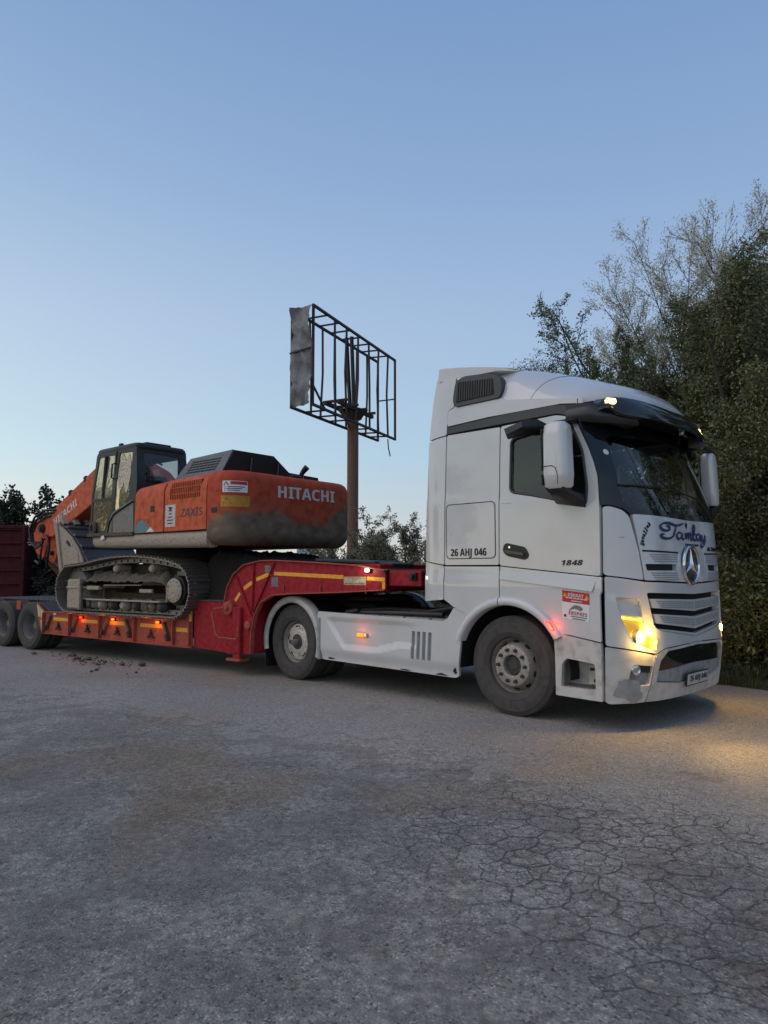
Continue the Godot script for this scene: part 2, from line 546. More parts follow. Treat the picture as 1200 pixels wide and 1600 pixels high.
func build_truck() -> void:
	var t := thing("semi_truck", "white tractor unit with sleeper cab and lit headlights, hitched to the red lowbed trailer", "truck")
	var side := cab_side
	var far := cab_side_far
	var nose := cab_front
	# --- flank
	var window := rounded(pv([0.035, 2.37, 0.32, 2.315, 0.935, 2.165, 0.945, 2.35, 0.90, 2.72, 0.77, 3.01, 0.72, 3.03, 0.05, 2.945]), 0.06)
	var door_line := rounded(pv([-0.105, 1.585, 1.066, 1.475, 1.072, 2.16, 1.055, 2.45, 0.985, 2.72, 0.86, 2.985, 0.76, 3.085, 0.60, 3.125, -0.085, 3.105]), 0.03)
	var door := panel("door", t, side, door_line, M.white, [window], 0.09, 0.05)
	door.set_meta("label", "white driver's door with the lettering 1848 and a black handle")
	var wf := nst()
	tube(wf, ring_line(window, side, 0.014, true, -0.006), 0.016, 6, false)
	obj("window_seal", wf, M.black_trim, door)
	plate("window", door, side, window, M.glass, -0.022, 0.2)
	# pull handle in a dark cup
	var cup := rounded(pv([-0.06, 1.735, -0.045, 1.80, -0.01, 1.825, 0.225, 1.775, 0.27, 1.70, 0.262, 1.665, 0.22, 1.64, -0.005, 1.685]), 0.03)
	plate("handle_cup", door, side, cup, M.black, 0.006)
	plate("door_handle", door, side, rounded(pv([-0.03, 1.752, 0.21, 1.715, 0.22, 1.685, 0.0, 1.715]), 0.012), M.black_gloss, 0.028)
	plate("lock_barrel", door, side, arc(0.03, 1.778, 0.012, 0, 340, 10), M.chrome, 0.012)
	letters("door_lettering", door, "1848", side, Vector2(0.765, 1.607), Vector2(0.235, 0.052), M.ink, 0.006, false, 0.35)
	plate("crease", door, side, rounded(pv([-0.08, 2.255, 0.05, 2.25, 0.05, 2.262, -0.08, 2.267]), 0.004), M.white, 0.005)
	var sleeper := panel("sleeper_panel", t, side, rounded(pv([-0.868, 1.595, -0.118, 1.592, -0.098, 3.10, -0.845, 3.105]), 0.02), M.white, [], 0.09, 0.03)
	var hatch_line := rrect(-0.842, 1.665, -0.155, 2.285, 0.05)
	var gaprim := nst()
	tube(gaprim, ring_line(hatch_line, side, 0.004, true, 0.0), 0.0045, 5, false)
	obj("hatch_seal", gaprim, M.gap, sleeper)
	panel("locker_hatch", sleeper, side, rrect(-0.834, 1.673, -0.163, 2.277, 0.045), M.white, [], 0.12, 0.004, 0.004)
	letters("plate_lettering", sleeper, "26 AHJ 046", side, Vector2(-0.525, 1.725), Vector2(0.50, 0.105), M.ink, 0.009)
	var lower_arch := arc(-0.005, 0.50, 0.735, 164, 16, 18)
	var rear_low := pv([-0.868, 1.20, -0.868, 1.578, -0.115, 1.573, -0.105, 1.228])
	for c in arc(-0.005, 0.50, 0.735, 98, 139, 8):
		rear_low.append(c)
	rear_low.append(Vector2(-0.575, 1.06))
	rear_low.append(Vector2(-0.74, 1.125))
	panel("cab_lower_panel", t, side, rear_low, M.white, [], 0.06, 0.03)
	var front_low := pv([-0.095, 1.573, 1.080, 1.463, 1.080, 1.33, 1.062, 1.29, 1.064, 0.845, 0.73, 0.895])
	for c in arc(-0.005, 0.50, 0.735, 33, 97, 10):
		front_low.append(c)
	var fender := panel("front_fender", t, side, front_low, M.white, [], 0.06, 0.03)
	# ledge under the door
	var lg := nst()
	loft(lg, [[v3(-0.09, 1.46, 0.012), v3(-0.09, 1.53, 0.016), v3(-0.09, 1.44, 0.03)], [v3(0.99, 1.345, 0.012), v3(1.03, 1.43, 0.016), v3(0.99, 1.325, 0.035)]], false)
	obj("fender_ledge", lg, M.white, fender)
	# wheel arch lip
	for part in [[158.0, 98.0], [97.2, 30.0]]:
		var st := nst()
		st.set_smooth_group(1)
		var prof := [[0.755, 0.012], [0.745, 0.040], [0.715, 0.058], [0.675, 0.056], [0.662, 0.040], [0.660, -0.06]]
		var last := []
		for k in 21:
			var a := deg_to_rad(lerpf(part[0], part[1], k / 20.0))
			var ring := []
			for q in prof:
				ring.append(v3(-0.005 + q[0] * cos(a), 0.50 + q[0] * sin(a), q[1]))
			if k > 0:
				for i in prof.size() - 1:
					var c: Vector3 = ring[i] + ring[i + 1] - Vector3(0, 1, 0) - Vector3(0, 0, -0.04)
					face(st, [ring[i], ring[i + 1], last[i + 1], last[i]], Vector3(cos(a) * (prof[i][1] - prof[i + 1][1]) * -1.0, 0, 0) + Vector3(0, 0, 0.5) if i < 3 else Vector3(-cos(a), -sin(a), 0.3))
			last = ring
		obj("arch_lip", st, M.white, fender)
	# inside of the arch and the cab shell behind the skin
	var well := nst()
	lathe(well, pv([0.70, -0.62, 0.70, -0.02]), 32, Transform3D(Basis.IDENTITY, v3(-0.005, 0.50, -0.03)), deg_to_rad(-5), deg_to_rad(185))
	obj("wheel_well", well, M.chassis, t)
	# rear side deflector in three pieces
	for c in [[pv([-1.235, 1.17, -0.882, 1.20, -0.882, 1.585, -1.235, 1.635]), M.white], [pv([-1.235, 1.648, -0.882, 1.598, -0.858, 3.10, -1.175, 3.075]), M.white], [pv([-1.173, 3.092, -0.858, 3.115, -0.845, 3.40, -0.757, 3.44, -0.745, 3.79, -1.05, 3.825, -1.10, 3.60]), M.white]]:
		panel("side_deflector", t, side, rounded(c[0], 0.02), c[1], [], 0.07, 0.03)
	panel("deflector_backing", t, side, pv([-1.225, 1.20, -0.83, 1.22, -0.80, 3.78, -1.03, 3.80, -1.16, 3.07, -1.228, 1.64]), M.gap, [], 0.12, 0.0, -0.035)
	panel("flank_backing", t, side, pv([-0.90, 3.0, 0.55, 3.10, 0.84, 3.02, 0.90, 3.18, 0.86, 3.23, -0.12, 3.40, -0.14, 3.62, -0.40, 3.70, -0.85, 3.78, -0.90, 3.38]), M.gap, [], 0.12, 0.0, -0.045)
	panel("flank_backing", t, side, pv([-0.90, 1.45, 1.0, 1.38, 1.0, 1.62, -0.90, 1.75]), M.gap, [], 0.12, 0.0, -0.055)
	# black waist strip above the door, running down the front pillar
	panel("roof_strip", t, side, rounded(pv([-0.842, 3.125, 0.60, 3.145, 0.79, 3.09, 0.885, 2.985, 0.90, 3.02, 0.95, 3.19, 0.60, 3.235, -0.10, 3.235, -0.842, 3.205]), 0.015), M.black_trim, [], 0.09, 0.02, -0.006)
	# fairing above the strip
	var roof_side := rounded(pv([-0.842, 3.215, -0.10, 3.247, 0.60, 3.247, 0.90, 3.205, 0.90, 3.26, -0.05, 3.40, -0.06, 3.42, -0.70, 3.42, -0.842, 3.40]), 0.01)
	panel("roof_side", t, side, roof_side, M.white, [], 0.07, 0.02, -0.001)
	# roof
	build_roof(t)
	# --- nose
	var hood := panel("front_flap", t, nose, rounded(pv([0.235, 2.075, 0.285, 1.72, 0.315, 1.435, 1.275, 1.405, 2.235, 1.435, 2.265, 1.72, 2.315, 2.075, 1.275, 2.055]), 0.02), M.white, [rounded(pv([0.33, 1.592, 0.86, 1.592, 0.845, 1.528, 0.345, 1.528]), 0.012), rounded(pv([1.69, 1.592, 2.22, 1.592, 2.205, 1.528, 1.705, 1.528]), 0.012)], 0.07, 0.05)
	hood.set_meta("label", "white front flap with script lettering above the grille")
	for s in [0, 1]:
		var q := rounded(pv([0.305, 1.728, 0.93, 1.718, 0.93, 1.700, 0.31, 1.710]), 0.004)
		plate("grille_groove", hood, nose, mir(q) if s else q, M.gap, 0.003)
		for r in 2:
			for k in 4:
				var y0 := (1.690 if r == 0 else 1.508) - k * 0.022
				var x0 := 0.385 + k * 0.018
				q = pv([x0, y0, 0.90 if r == 0 else 0.86 + k * 0.01, y0, 0.90 if r == 0 else 0.86 + k * 0.01, y0 - 0.011, x0 + 0.01, y0 - 0.011])
				plate("grille_mesh", hood, nose, mir(q) if s else q, M.grey_panel, 0.003)
		q = pv([0.32, 1.60, 0.87, 1.60, 0.87, 1.52, 0.33, 1.52])
		plate("grille_opening", hood, nose, mir(q) if s else q, M.gap, -0.04)
	script(hood, nose, Vector2(0.54, 1.735), 1.15)
	letters("small_lettering", hood, "TAŞIMACILIK", nose, Vector2(1.30, 1.795), Vector2(0.36, 0.028), M.navy, 0.006)
	letters("model_lettering", hood, "ACTROS L", nose, Vector2(1.92, 1.765), Vector2(0.40, 0.045), M.ink, 0.006, false, 0.3)
	var word := "Maşallah"
	for k in word.length():
		var a := k / float(word.length() - 1)
		var at := Vector2(0.315 + 0.10 * pow(a, 1.7), 1.785 + 0.20 * a)
		letters("arched_lettering", hood, word[k], nose, at, Vector2(0.026, 0.030 + (0.016 if word[k] in "Mlh" else 0.0)), M.ink, 0.006, true, 0.2, deg_to_rad(75.0 - 38.0 * a))
	# round star badge
	var badge := hub("badge", t, nose.call(Vector2(1.185, 1.585)) + Vector3(0.012, 0, 0))
	var face_out := Transform3D(Basis(Vector3(0, 0, -1), Vector3(0, 1, 0), Vector3(1, 0, 0)), Vector3.ZERO)
	var st := nst()
	lathe(st, pv([0.20, -0.03, 0.20, 0.0, 0.195, 0.004, 0.0, 0.004]), 48, face_out)
	obj("badge_disc", st, M.black_gloss, badge)
	st = nst()
	var ringp := PackedVector2Array()
	for k in 9:
		var a := TAU * k / 8.0
		ringp.append(Vector2(0.192 + 0.017 * cos(a), 0.008 + 0.02 * sin(a)))
	lathe(st, ringp, 56, face_out, 0.0, TAU, 2.0)
	obj("badge_ring", st, M.chrome, badge)
	st = nst()
	for k in 3:
		var a := PI / 2 + TAU * k / 3.0
		var e := Vector2(cos(a), sin(a))
		var n := Vector2(-e.y, e.x)
		var tip := face_out * v3(e.x * 0.18, e.y * 0.18, 0.008)
		var top := face_out * v3(0, 0, 0.034)
		for s in [-1.0, 1.0]:
			var w: Vector2 = e.rotated(s * PI / 3.0) * 0.034
			face(st, [tip, top, face_out * v3(w.x, w.y, 0.006)], Vector3(1, 0, 0))
	obj("badge_star", st, M.chrome, badge)
	# wedge emblem above the script
	plate("wedge_emblem", hood, nose, pv([1.165, 2.005, 1.195, 2.035, 1.225, 2.005, 1.195, 1.965]), M.ink, 0.006)
	# corner panels beside the flap
	for s in [0, 1]:
		var q := rounded(pv([0.02, 2.145, 0.012, 1.485, 0.30, 1.435, 0.270, 1.72, 0.205, 2.05, 0.15, 2.115, 0.06, 2.15]), 0.03)
		var cp := panel("corner_panel", t, nose, mir(q) if s else q, M.white, [], 0.05, 0.04)
		if s == 0:
			var sc := nst()
			tube(sc, [nose.call(Vector2(0.12, 1.845)) + v3(0.002, 0, 0.001), nose.call(Vector2(0.155, 1.853)) + v3(0.002, 0, 0.001)], 0.003, 4)
			obj("scratch", sc, M.grey_panel, cp)
	# lower front with headlight and grille openings
	var head := rounded(pv([0.105, 1.105, 0.27, 1.072, 0.295, 0.99, 0.33, 0.915, 0.43, 0.862, 0.415, 0.765, 0.30, 0.79, 0.195, 0.845, 0.135, 0.99]), 0.012)
	var recess := rounded(pv([0.075, 1.275, 0.10, 1.115, 0.275, 1.082, 0.26, 1.25]), 0.02)
	var grille_hole := rounded(pv([0.325, 1.315, 0.40, 0.99, 0.47, 0.945, 1.275, 0.835, 2.08, 0.945, 2.15, 0.99, 2.225, 1.315, 1.275, 1.285]), 0.03)
	var low := panel("grille_surround", t, nose, rounded(pv([0.018, 1.472, 0.305, 1.418, 1.275, 1.388, 2.245, 1.418, 2.532, 1.472, 2.535, 0.812, 2.14, 0.73, 2.0, 0.78, 1.275, 0.80, 0.55, 0.78, 0.41, 0.73, 0.015, 0.812]), 0.02), M.white, [head, mir(head), recess, mir(recess), grille_hole], 0.05, 0.10)
	st = nst()
	sheet(st, grille_hole, nose, 0.12, [], 0.0, -0.09)
	obj("grille_back", st, M.gap, low)
	for s in [0, 1]:
		var q := recess
		st = nst()
		sheet(st, mir(q) if s else q, nose, 0.05, [], 0.0, -0.035)
		obj("lamp_recess", st, M.white, low)
	# chevron slats: solid bars and finely pierced ones
	var rows := [[1.262, 0.115], [1.115, 0.118], [0.972, 0.110]]
	for k in 3:
		var y: float = rows[k][0]
		var hh: float = rows[k][1]
		var x0 := lerpf(0.365, 0.45, k / 2.0)
		st = nst()
		var drop := 0.035 + 0.028 * k
		var q := pv([x0, y - 0.006, 1.275, y - drop, 2.55 - x0, y - 0.006, 2.55 - x0 - 0.03, y - hh + 0.02, 1.275, y - hh - drop * 1.1, x0 + 0.03, y - hh + 0.02])
		sheet(st, q, nose, 0.08, [], 0.05, -0.012)
		var slat := obj("grille_slat", st, M.white, low)
		for s in [0, 1]:
			for r in 4:
				var yy := y - 0.026 - r * 0.019
				var x1 := x0 + 0.08 + r * 0.02
				var g := pv([x1, yy, 1.26, yy - drop * 0.98, 1.26, yy - drop * 0.98 - 0.010, x1 + 0.008, yy - 0.010])
				plate("grille_mesh", slat, nose, mir(g) if s else g, M.grey_panel, -0.0085)
	# headlights
	for s in [0, 1]:
		var hl := hub("headlight", t)
		var hp := mir(head) if s else head
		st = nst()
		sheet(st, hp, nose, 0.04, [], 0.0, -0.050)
		obj("glowing_reflector_bowl", st, M.glowing_reflector, hl)
		var sgn := -1.0 if s else 1.0
		var cx := 2.55 - 0.285 if s else 0.285
		var bp: Vector3 = nose.call(Vector2(cx, 0.885)) + Vector3(-0.035, 0, 0.01 * sgn)
		var dir := Vector3(0.95, -0.05, 0.12 * sgn).normalized()
		st = nst()
		var bx := Transform3D(Basis(dir.cross(Vector3.UP).normalized(), dir.cross(Vector3.UP).normalized().cross(dir) * -1.0, dir), bp)
		lathe(st, pv([0.076, -0.05, 0.082, 0.0, 0.075, 0.004, 0.067, -0.02]), 28, bx)
		obj("projector_ring", st, M.chrome, hl)
		st = nst()
		lathe(st, pv([0.066, -0.018, 0.055, 0.0, 0.03, 0.010, 0.0, 0.012]), 24, bx, 0.0, TAU, 2.0)
		obj("projector_lamp", st, M.head_bulb, hl)
		st = nst()
		var strip := pv([0.115, 1.088, 0.262, 1.060, 0.268, 1.042, 0.118, 1.066])
		sheet(st, mir(strip) if s else strip, nose, 0.04, [], 0.01, -0.03)
		obj("daylight_strip", st, M.head_strip, hl)
		st = nst()
		sheet(st, hp, nose, 0.05, [], 0.0, 0.006)
		obj("headlight_lens", st, M.glass, hl)
		var sp := SpotLight3D.new()
		sp.light_color = Color(1.0, 0.80, 0.42)
		sp.light_energy = 3.2
		sp.spot_angle = 46.0
		sp.spot_angle_attenuation = 1.0
		sp.spot_range = 40.0
		sp.spot_attenuation = 2.0
		sp.light_size = 0.06
		sp.shadow_enabled = true
		put(sp, "headlight_beam", hl)
		sp.look_at_from_position(bp + dir * 0.10, bp + dir * 0.10 + Vector3(0.92, -0.30, 0.16 * sgn), Vector3.UP)
		lamp("headlight_glow", bp + dir * 0.06, Color(1.0, 0.78, 0.34), 0.6, 0.04, hl)
	# --- bumper
	var intake := rounded(pv([0.43, 0.455, 0.475, 0.66, 0.59, 0.745, 1.275, 0.765, 1.96, 0.745, 2.075, 0.66, 2.12, 0.455, 1.64, 0.40, 0.91, 0.40]), 0.03)
	var bumper := panel("bumper", t, nose, rounded(pv([0.412, 0.718, 0.55, 0.768, 1.275, 0.788, 2.0, 0.768, 2.138, 0.718, 2.175, 0.46, 2.20, 0.275, 1.3, 0.255, 0.335, 0.275, 0.375, 0.46]), 0.015), M.white_dirty, [intake], 0.06, 0.05)
	st = nst()
	sheet(st, intake, nose, 0.1, [], 0.0, -0.10)
	obj("intake_back", st, M.gap, bumper)
	st = nst()
	sheet(st, pv([0.475, 0.56, 0.50, 0.66, 0.62, 0.735, 1.275, 0.75, 1.93, 0.735, 2.05, 0.66, 2.07, 0.56]), nose, 0.1, [], 0.02, -0.03)
	obj("intake_glass", st, M.black_gloss, bumper)
	st = nst()
	sheet(st, rounded(pv([0.44, 0.465, 0.47, 0.555, 1.275, 0.575, 2.08, 0.555, 2.11, 0.465, 1.64, 0.41, 0.91, 0.41]), 0.02), nose, 0.1, [], 0.03, -0.02)
	obj("bumper_step", st, M.grey_panel, bumper)
	# number plate on its bracket
	var np := hub("number_plate", bumper, nose.call(Vector2(1.27, 0.425)) + Vector3(0.022, 0, 0))
	var pb := Basis(Vector3(0, 0, -1), Vector3(0.10, 1, 0).normalized(), Vector3(1, -0.10, 0).normalized())
	st = nst()
	box(st, Vector3.ZERO, Vector3(0.56, 0.135, 0.012), 0.004, pb)
	obj("plate_bracket", st, M.black, np)
	st = nst()
	box(st, pb * Vector3(0, 0, 0.008), Vector3(0.52, 0.11, 0.006), 0.002, pb)
	obj("plate_sheet", st, tinted(mat(lin(0.52, 0.52, 0.50), 0.5), M.white_dirty.albedo_texture, 3.0), np)
	letters("plate_lettering", np, "26 AHJ 046", func(p: Vector2) -> Vector3: return pb * Vector3(p.x, p.y, 0.012), Vector2(0.012, 0), Vector2(0.44, 0.072), M.ink, 0.002)
	for s in [0, 1]:
		var fog := rounded(pv([0.165, 0.555, 0.19, 0.635, 0.375, 0.615, 0.355, 0.435, 0.145, 0.425]), 0.015)
		var q := rounded(pv([0.012, 0.800, 0.40, 0.715, 0.365, 0.46, 0.325, 0.275, 0.03, 0.265, 0.008, 0.285]), 0.015)
		var bc := panel("bumper_corner", t, nose, mir(q) if s else q, M.white_dirty, [mir(fog) if s else fog], 0.045, 0.05)
		if s == 0:
			bc.set_meta("label", "scuffed bumper corner with a fog lamp opening")
		st = nst()
		sheet(st, mir(fog) if s else fog, nose, 0.05, [], 0.0, -0.05)
		obj("fog_lamp_recess", st, M.grey_panel, bc)
		st = nst()
		var strip := pv([0.165, 0.565, 0.19, 0.635, 0.375, 0.615, 0.370, 0.545])
		sheet(st, mir(strip) if s else strip, nose, 0.05, [], 0.0, -0.03)
		obj("fog_lamp_trim", st, M.black, bc)
		var fc: Vector3 = nose.call(Vector2(2.55 - 0.215 if s else 0.215, 0.582)) + Vector3(-0.01, 0, 0)
		st = nst()
		lathe(st, pv([0.045, -0.03, 0.048, 0.01, 0.040, 0.014, 0.036, 0.002, 0.0, 0.006]), 24, Transform3D(Basis(Vector3(0, 1, 0), PI / 2 - 0.5 * (-1.0 if s else 1.0)), fc))
		obj("fog_lamp", st, M.chrome, bc)
	# scuffs where the paint is gone
	var scuff := nst()
	for q in [[0.03, 0.29, 0.28, 0.50], [0.12, 0.27, 0.30, 0.40]]:
		var poly := PackedVector2Array()
		for k in 14:
			var a := TAU * k / 14.0
			var r := 0.75 + 0.35 * rng.randf()
			poly.append(Vector2(lerpf(q[0], q[2], 0.5 + 0.5 * cos(a) * r * 0.9), lerpf(q[1], q[3], 0.5 + 0.5 * sin(a) * r)))
		sheet(scuff, poly, nose, 0.06, [], 0.0, 0.0015 + q[0] * 0.004)
	obj("paint_scuff", scuff, M.grey_panel, t)
	# --- step box behind the bumper corner
	var sb := rounded(pv([0.565, 0.295, 1.066, 0.285, 1.062, 0.832, 0.735, 0.882, 0.575, 0.915, 0.556, 0.86, 0.565, 0.60]), 0.012)
	var step_hole := rounded(pv([0.625, 0.385, 1.0, 0.385, 1.0, 0.60, 0.985, 0.635, 0.69, 0.665, 0.64, 0.61]), 0.025)
	var stepbox := panel("step_box", t, side, sb, M.white_dirty, [step_hole], 0.06, 0.05)
	st = nst()
	box(st, v3(0.80, 0.50, -0.24), v3(0.44, 0.36, 0.02), 0.0)
	box(st, v3(0.585, 0.50, -0.14), v3(0.02, 0.36, 0.22), 0.0)
	box(st, v3(1.02, 0.50, -0.14), v3(0.02, 0.36, 0.22), 0.0)
	box(st, v3(0.80, 0.68, -0.14), v3(0.44, 0.02, 0.22), 0.0)
	obj("step_recess", st, M.white_dirty, stepbox)
	st = nst()
	box(st, v3(0.81, 0.375, -0.11), v3(0.42, 0.03, 0.23), 0.006)
	for k in 9:
		box(st, v3(0.65 + k * 0.04, 0.392, -0.10), v3(0.012, 0.012, 0.18), 0.002)
	obj("step_tread", st, M.alu, stepbox)
	st = nst()
	box(st, v3(0.90, 0.50, -0.20), v3(0.17, 0.20, 0.05), 0.01)
	obj("switch_box", st, M.white_dirty, stepbox)
	st = nst()
	cyl(st, v3(0.90, 0.445, -0.178), v3(0.90, 0.445, -0.166), 0.018, 12)
	obj("filler_cap", st, M.ink, stepbox)
	for q in [[0.865, 0.555], [0.935, 0.555], [0.935, 0.51]]:
		st = nst()
		box(st, v3(q[0], q[1], -0.174), v3(0.05, 0.03, 0.008), 0.002)
		obj("switch", st, M.ink, stepbox)
	# amber lamp at the end of the arch lip
	st = nst()
	prism(st, rounded(pv([0.50, 1.0, 0.56, 0.985, 0.605, 0.905, 0.575, 0.895, 0.545, 0.905]), 0.01), 0.0, 0.03, Transform3D(Basis.IDENTITY, v3(-0.02, 0.03, 0.035)), 0.006)
	obj("indicator_lamp", st, M.amber_red, t)
	lamp("indicator_light", v3(0.555, 0.965, 0.095), Color(1.0, 0.22, 0.04), 0.020, 0.02, t)
	# warning sticker
	var stk := hub("warning_sticker", t)
	plate("sticker_header", stk, side, pv([0.66, 1.335, 0.955, 1.305, 0.955, 1.195, 0.66, 1.225]), M.sticker_red, 0.003)
	plate("sticker_sheet", stk, side, pv([0.655, 1.222, 0.955, 1.192, 0.945, 1.03, 0.66, 1.06]), M.sticker_white, 0.003)
	letters("sticker_lettering", stk, "DİKKAT", side, Vector2(0.81, 1.288), Vector2(0.17, 0.042), M.letter_white, 0.0055, false, 0.0, -0.1)
	letters("sticker_lettering", stk, "EKSPRES", side, Vector2(0.83, 1.105), Vector2(0.20, 0.036), M.letter_red, 0.0055, false, 0.0, -0.1)
	for q in [[0.74, 1.247, 0.24, 0.012], [0.80, 1.222, 0.12, 0.010]]:
		for k in 6:
			var x0: float = q[0] - 0.04 + q[2] * k / 6.0
			plate("fine_print", stk, side, pv([x0, q[1] - 0.1 * (x0 - 0.8), x0 + q[2] / 7.5, q[1] - 0.1 * (x0 - 0.8), x0 + q[2] / 7.5, q[1] + q[3] - 0.1 * (x0 - 0.8), x0, q[1] + q[3] - 0.1 * (x0 - 0.8)]), M.letter_white, 0.0055)
	for q in [[0.75, 1.070, 0.18, 0.009], [0.77, 1.050, 0.14, 0.009]]:
		for k in 7:
			var x0: float = q[0] + q[2] * k / 7.0
			plate("fine_print", stk, side, pv([x0, q[1] - 0.1 * (x0 - 0.8), x0 + q[2] / 9.0, q[1] - 0.1 * (x0 - 0.8), x0 + q[2] / 9.0, q[1] + q[3] - 0.1 * (x0 - 0.8), x0, q[1] + q[3] - 0.1 * (x0 - 0.8)]), M.navy, 0.0055)
	for x in [0.69, 0.93]:
		plate("warning_triangle", stk, side, pv([x - 0.022, 1.275 - (x - 0.69) * 0.1, x + 0.022, 1.272 - (x - 0.69) * 0.1, x, 1.312 - (x - 0.69) * 0.1]), M.sticker_yellow, 0.0055)
	plate("sticker_drawing", stk, side, rounded(pv([0.73, 1.135, 0.77, 1.175, 0.80, 1.19, 0.86, 1.18, 0.89, 1.15, 0.86, 1.13, 0.80, 1.155]), 0.01), M.steel, 0.0055)
	plate("sticker_seal", stk, side, arc(0.69, 1.085, 0.027, 0, 345, 16), M.sticker_white, 0.0055)
	plate("sticker_seal_print", stk, side, rrect(0.678, 1.072, 0.702, 1.098, 0.004), M.ink, 0.0075)
	# --- screen, pillars, visor
	var glass := rounded(pv([0.22, 2.885, 0.165, 2.36, 0.175, 2.17, 0.25, 2.13, 1.275, 2.12, 2.30, 2.13, 2.375, 2.17, 2.385, 2.36, 2.33, 2.885, 1.275, 2.95]), 0.06)
	var surround := panel("windscreen_surround", t, nose, rounded(pv([0.008, 2.16, 0.07, 2.165, 0.16, 2.13, 0.22, 2.075, 1.275, 2.065, 2.33, 2.075, 2.39, 2.13, 2.48, 2.165, 2.542, 2.16, 2.542, 3.05, 2.0, 3.10, 0.55, 3.10, 0.008, 3.05]), 0.01), M.black_gloss, [glass], 0.06, 0.03)
	panel("visor_backing", t, nose, rounded(pv([0.03, 3.04, 0.5, 3.085, 2.05, 3.085, 2.52, 3.04, 2.52, 3.26, 0.03, 3.26]), 0.01), M.gap, [], 0.1, 0.0, -0.004)
	panel("windscreen", t, nose, glass, M.glass, [], 0.12, 0.0, -0.006)
	# wipers
	for w in [[0.85, 2.10, 0.72, 2.37, 0.16, 2.36, 0.85, 2.37], [1.85, 2.10, 1.62, 2.30, 1.02, 2.37, 1.75, 2.31]]:
		st = nst()
		var ln := func(a: Vector2, b: Vector2, lift: float) -> Array:
			var o := []
			for k in 7:
				var q := a.lerp(b, k / 6.0)
				o.append(nose.call(q) + nrm(nose, q) * lift)
			return o
		tube(st, ln.call(Vector2(w[0], w[1]), Vector2(w[2], w[3]), 0.03), 0.010, 6)
		tube(st, ln.call(Vector2(w[4], w[5]), Vector2(w[6], w[7]), 0.014), 0.009, 6)
		obj("wiper", st, M.black, t)
	build_visor(t)
	# sticker in the corner of the screen
	st = nst()
	for q in [[0.150, 2.70, 0.028]]:
		sheet(st, arc(q[0], q[1], q[2], 0, 345, 16), nose, 0.05, [], 0.0, 0.002)
	obj("round_sticker", st, M.letter_white, t)
	# --- cab interior
	var cabin := hub("cabin", t)
	st = nst()
	box(st, v3(-0.84, 2.3, ZC), v3(0.06, 2.2, 2.44), 0.0)
	box(st, v3(0.10, 1.44, ZC), v3(1.9, 0.08, 2.40), 0.0)
	box(st, v3(0.0, 3.15, ZC), v3(1.7, 0.05, 2.40), 0.0)
	box(st, v3(-0.47, 2.3, -0.09), v3(0.74, 1.6, 0.05), 0.0)
	box(st, v3(-0.47, 2.3, -2.46), v3(0.74, 1.6, 0.05), 0.0)
	obj("cabin_lining", st, M.cloth, cabin)
	st = nst()
	loft(st, [[v3(0.75, 1.5, -0.12), v3(0.75, 2.02, -0.12), v3(0.95, 2.10, -0.12), v3(1.02, 2.05, -0.12), v3(1.02, 1.5, -0.12)], [v3(0.85, 1.5, ZC), v3(0.85, 2.05, ZC), v3(1.12, 2.12, ZC), v3(1.30, 2.06, ZC), v3(1.25, 1.5, ZC)], [v3(0.75, 1.5, -2.43), v3(0.75, 2.02, -2.43), v3(0.95, 2.10, -2.43), v3(1.02, 2.05, -2.43), v3(1.02, 1.5, -2.43)]], false)
	obj("dashboard", st, M.black, cabin)
	for z in [-0.62, -1.93]:
		st = nst()
		box(st, v3(0.02, 1.88, z), v3(0.50, 0.16, 0.50), 0.05)
		box(st, v3(-0.24, 2.26, z), v3(0.16, 0.74, 0.48), 0.05, Basis(Vector3(0, 0, 1), 0.18))
		box(st, v3(-0.31, 2.70, z), v3(0.12, 0.22, 0.30), 0.04, Basis(Vector3(0, 0, 1), 0.18))
		box(st, v3(0.0, 1.62, z), v3(0.36, 0.36, 0.36), 0.03)
		obj("seat", st, M.cloth, cabin)
	st = nst()
	var wr := []
	for k in 25:
		var a := TAU * k / 24.0
		wr.append(v3(0.62, 2.0, -0.62) + Vector3(0.10 * sin(a), 0.20 * sin(a), 0.22 * cos(a)))
	tube(st, wr, 0.015, 6, false)
	obj("steering_wheel", st, M.black, cabin)
	st = nst()
	box(st, v3(1.16, 2.18, -0.30), v3(0.03, 0.13, 0.04), 0.006)
	obj("orange_bottle", st, tinted(mat(lin(0.5, 0.12, 0.02), 0.4), M.white.albedo_texture, 1.0), cabin)
	# --- mirrors
	for s in [0, 1]:
		var mm := hub("mirror", t)
		var sg := -1.0 if s else 1.0
		var zz := 2.0 * ZC if s else 0.0
		var P := func(x: float, y: float, z: float) -> Vector3: return Vector3(1.12 + (x - 0.77) * 0.62 if s else x, y, zz + sg * z)
		st = nst()
		var rings := []
		for q in [[2.325, 0.66, 0.88, 0.14, 0.30, 0.6], [2.35, 0.645, 0.900, 0.12, 0.325, 1.0], [2.47, 0.635, 0.905, 0.11, 0.335, 1.0], [2.86, 0.63, 0.885, 0.10, 0.325, 1.0], [2.955, 0.64, 0.875, 0.11, 0.315, 1.0], [2.985, 0.67, 0.85, 0.14, 0.29, 0.6]]:
			var ring := []
			for c in rrect(q[1], q[3], q[2], q[4], 0.07, 4):
				ring.append(P.call(c.x, q[0], c.y))
			rings.append(ring)
		loft(st, rings)
		var shell := obj("mirror_shell", st, M.white, mm)
		st = nst()
		box(st, P.call(0.632, 2.72, 0.215), v3(0.012, 0.42, 0.20), 0.006)
		box(st, P.call(0.632, 2.42, 0.215), v3(0.012, 0.11, 0.20), 0.006)
		obj("mirror_glass", st, M.black_gloss, shell)
		st = nst()
		for w in [0.57, 0.915]:
			pass
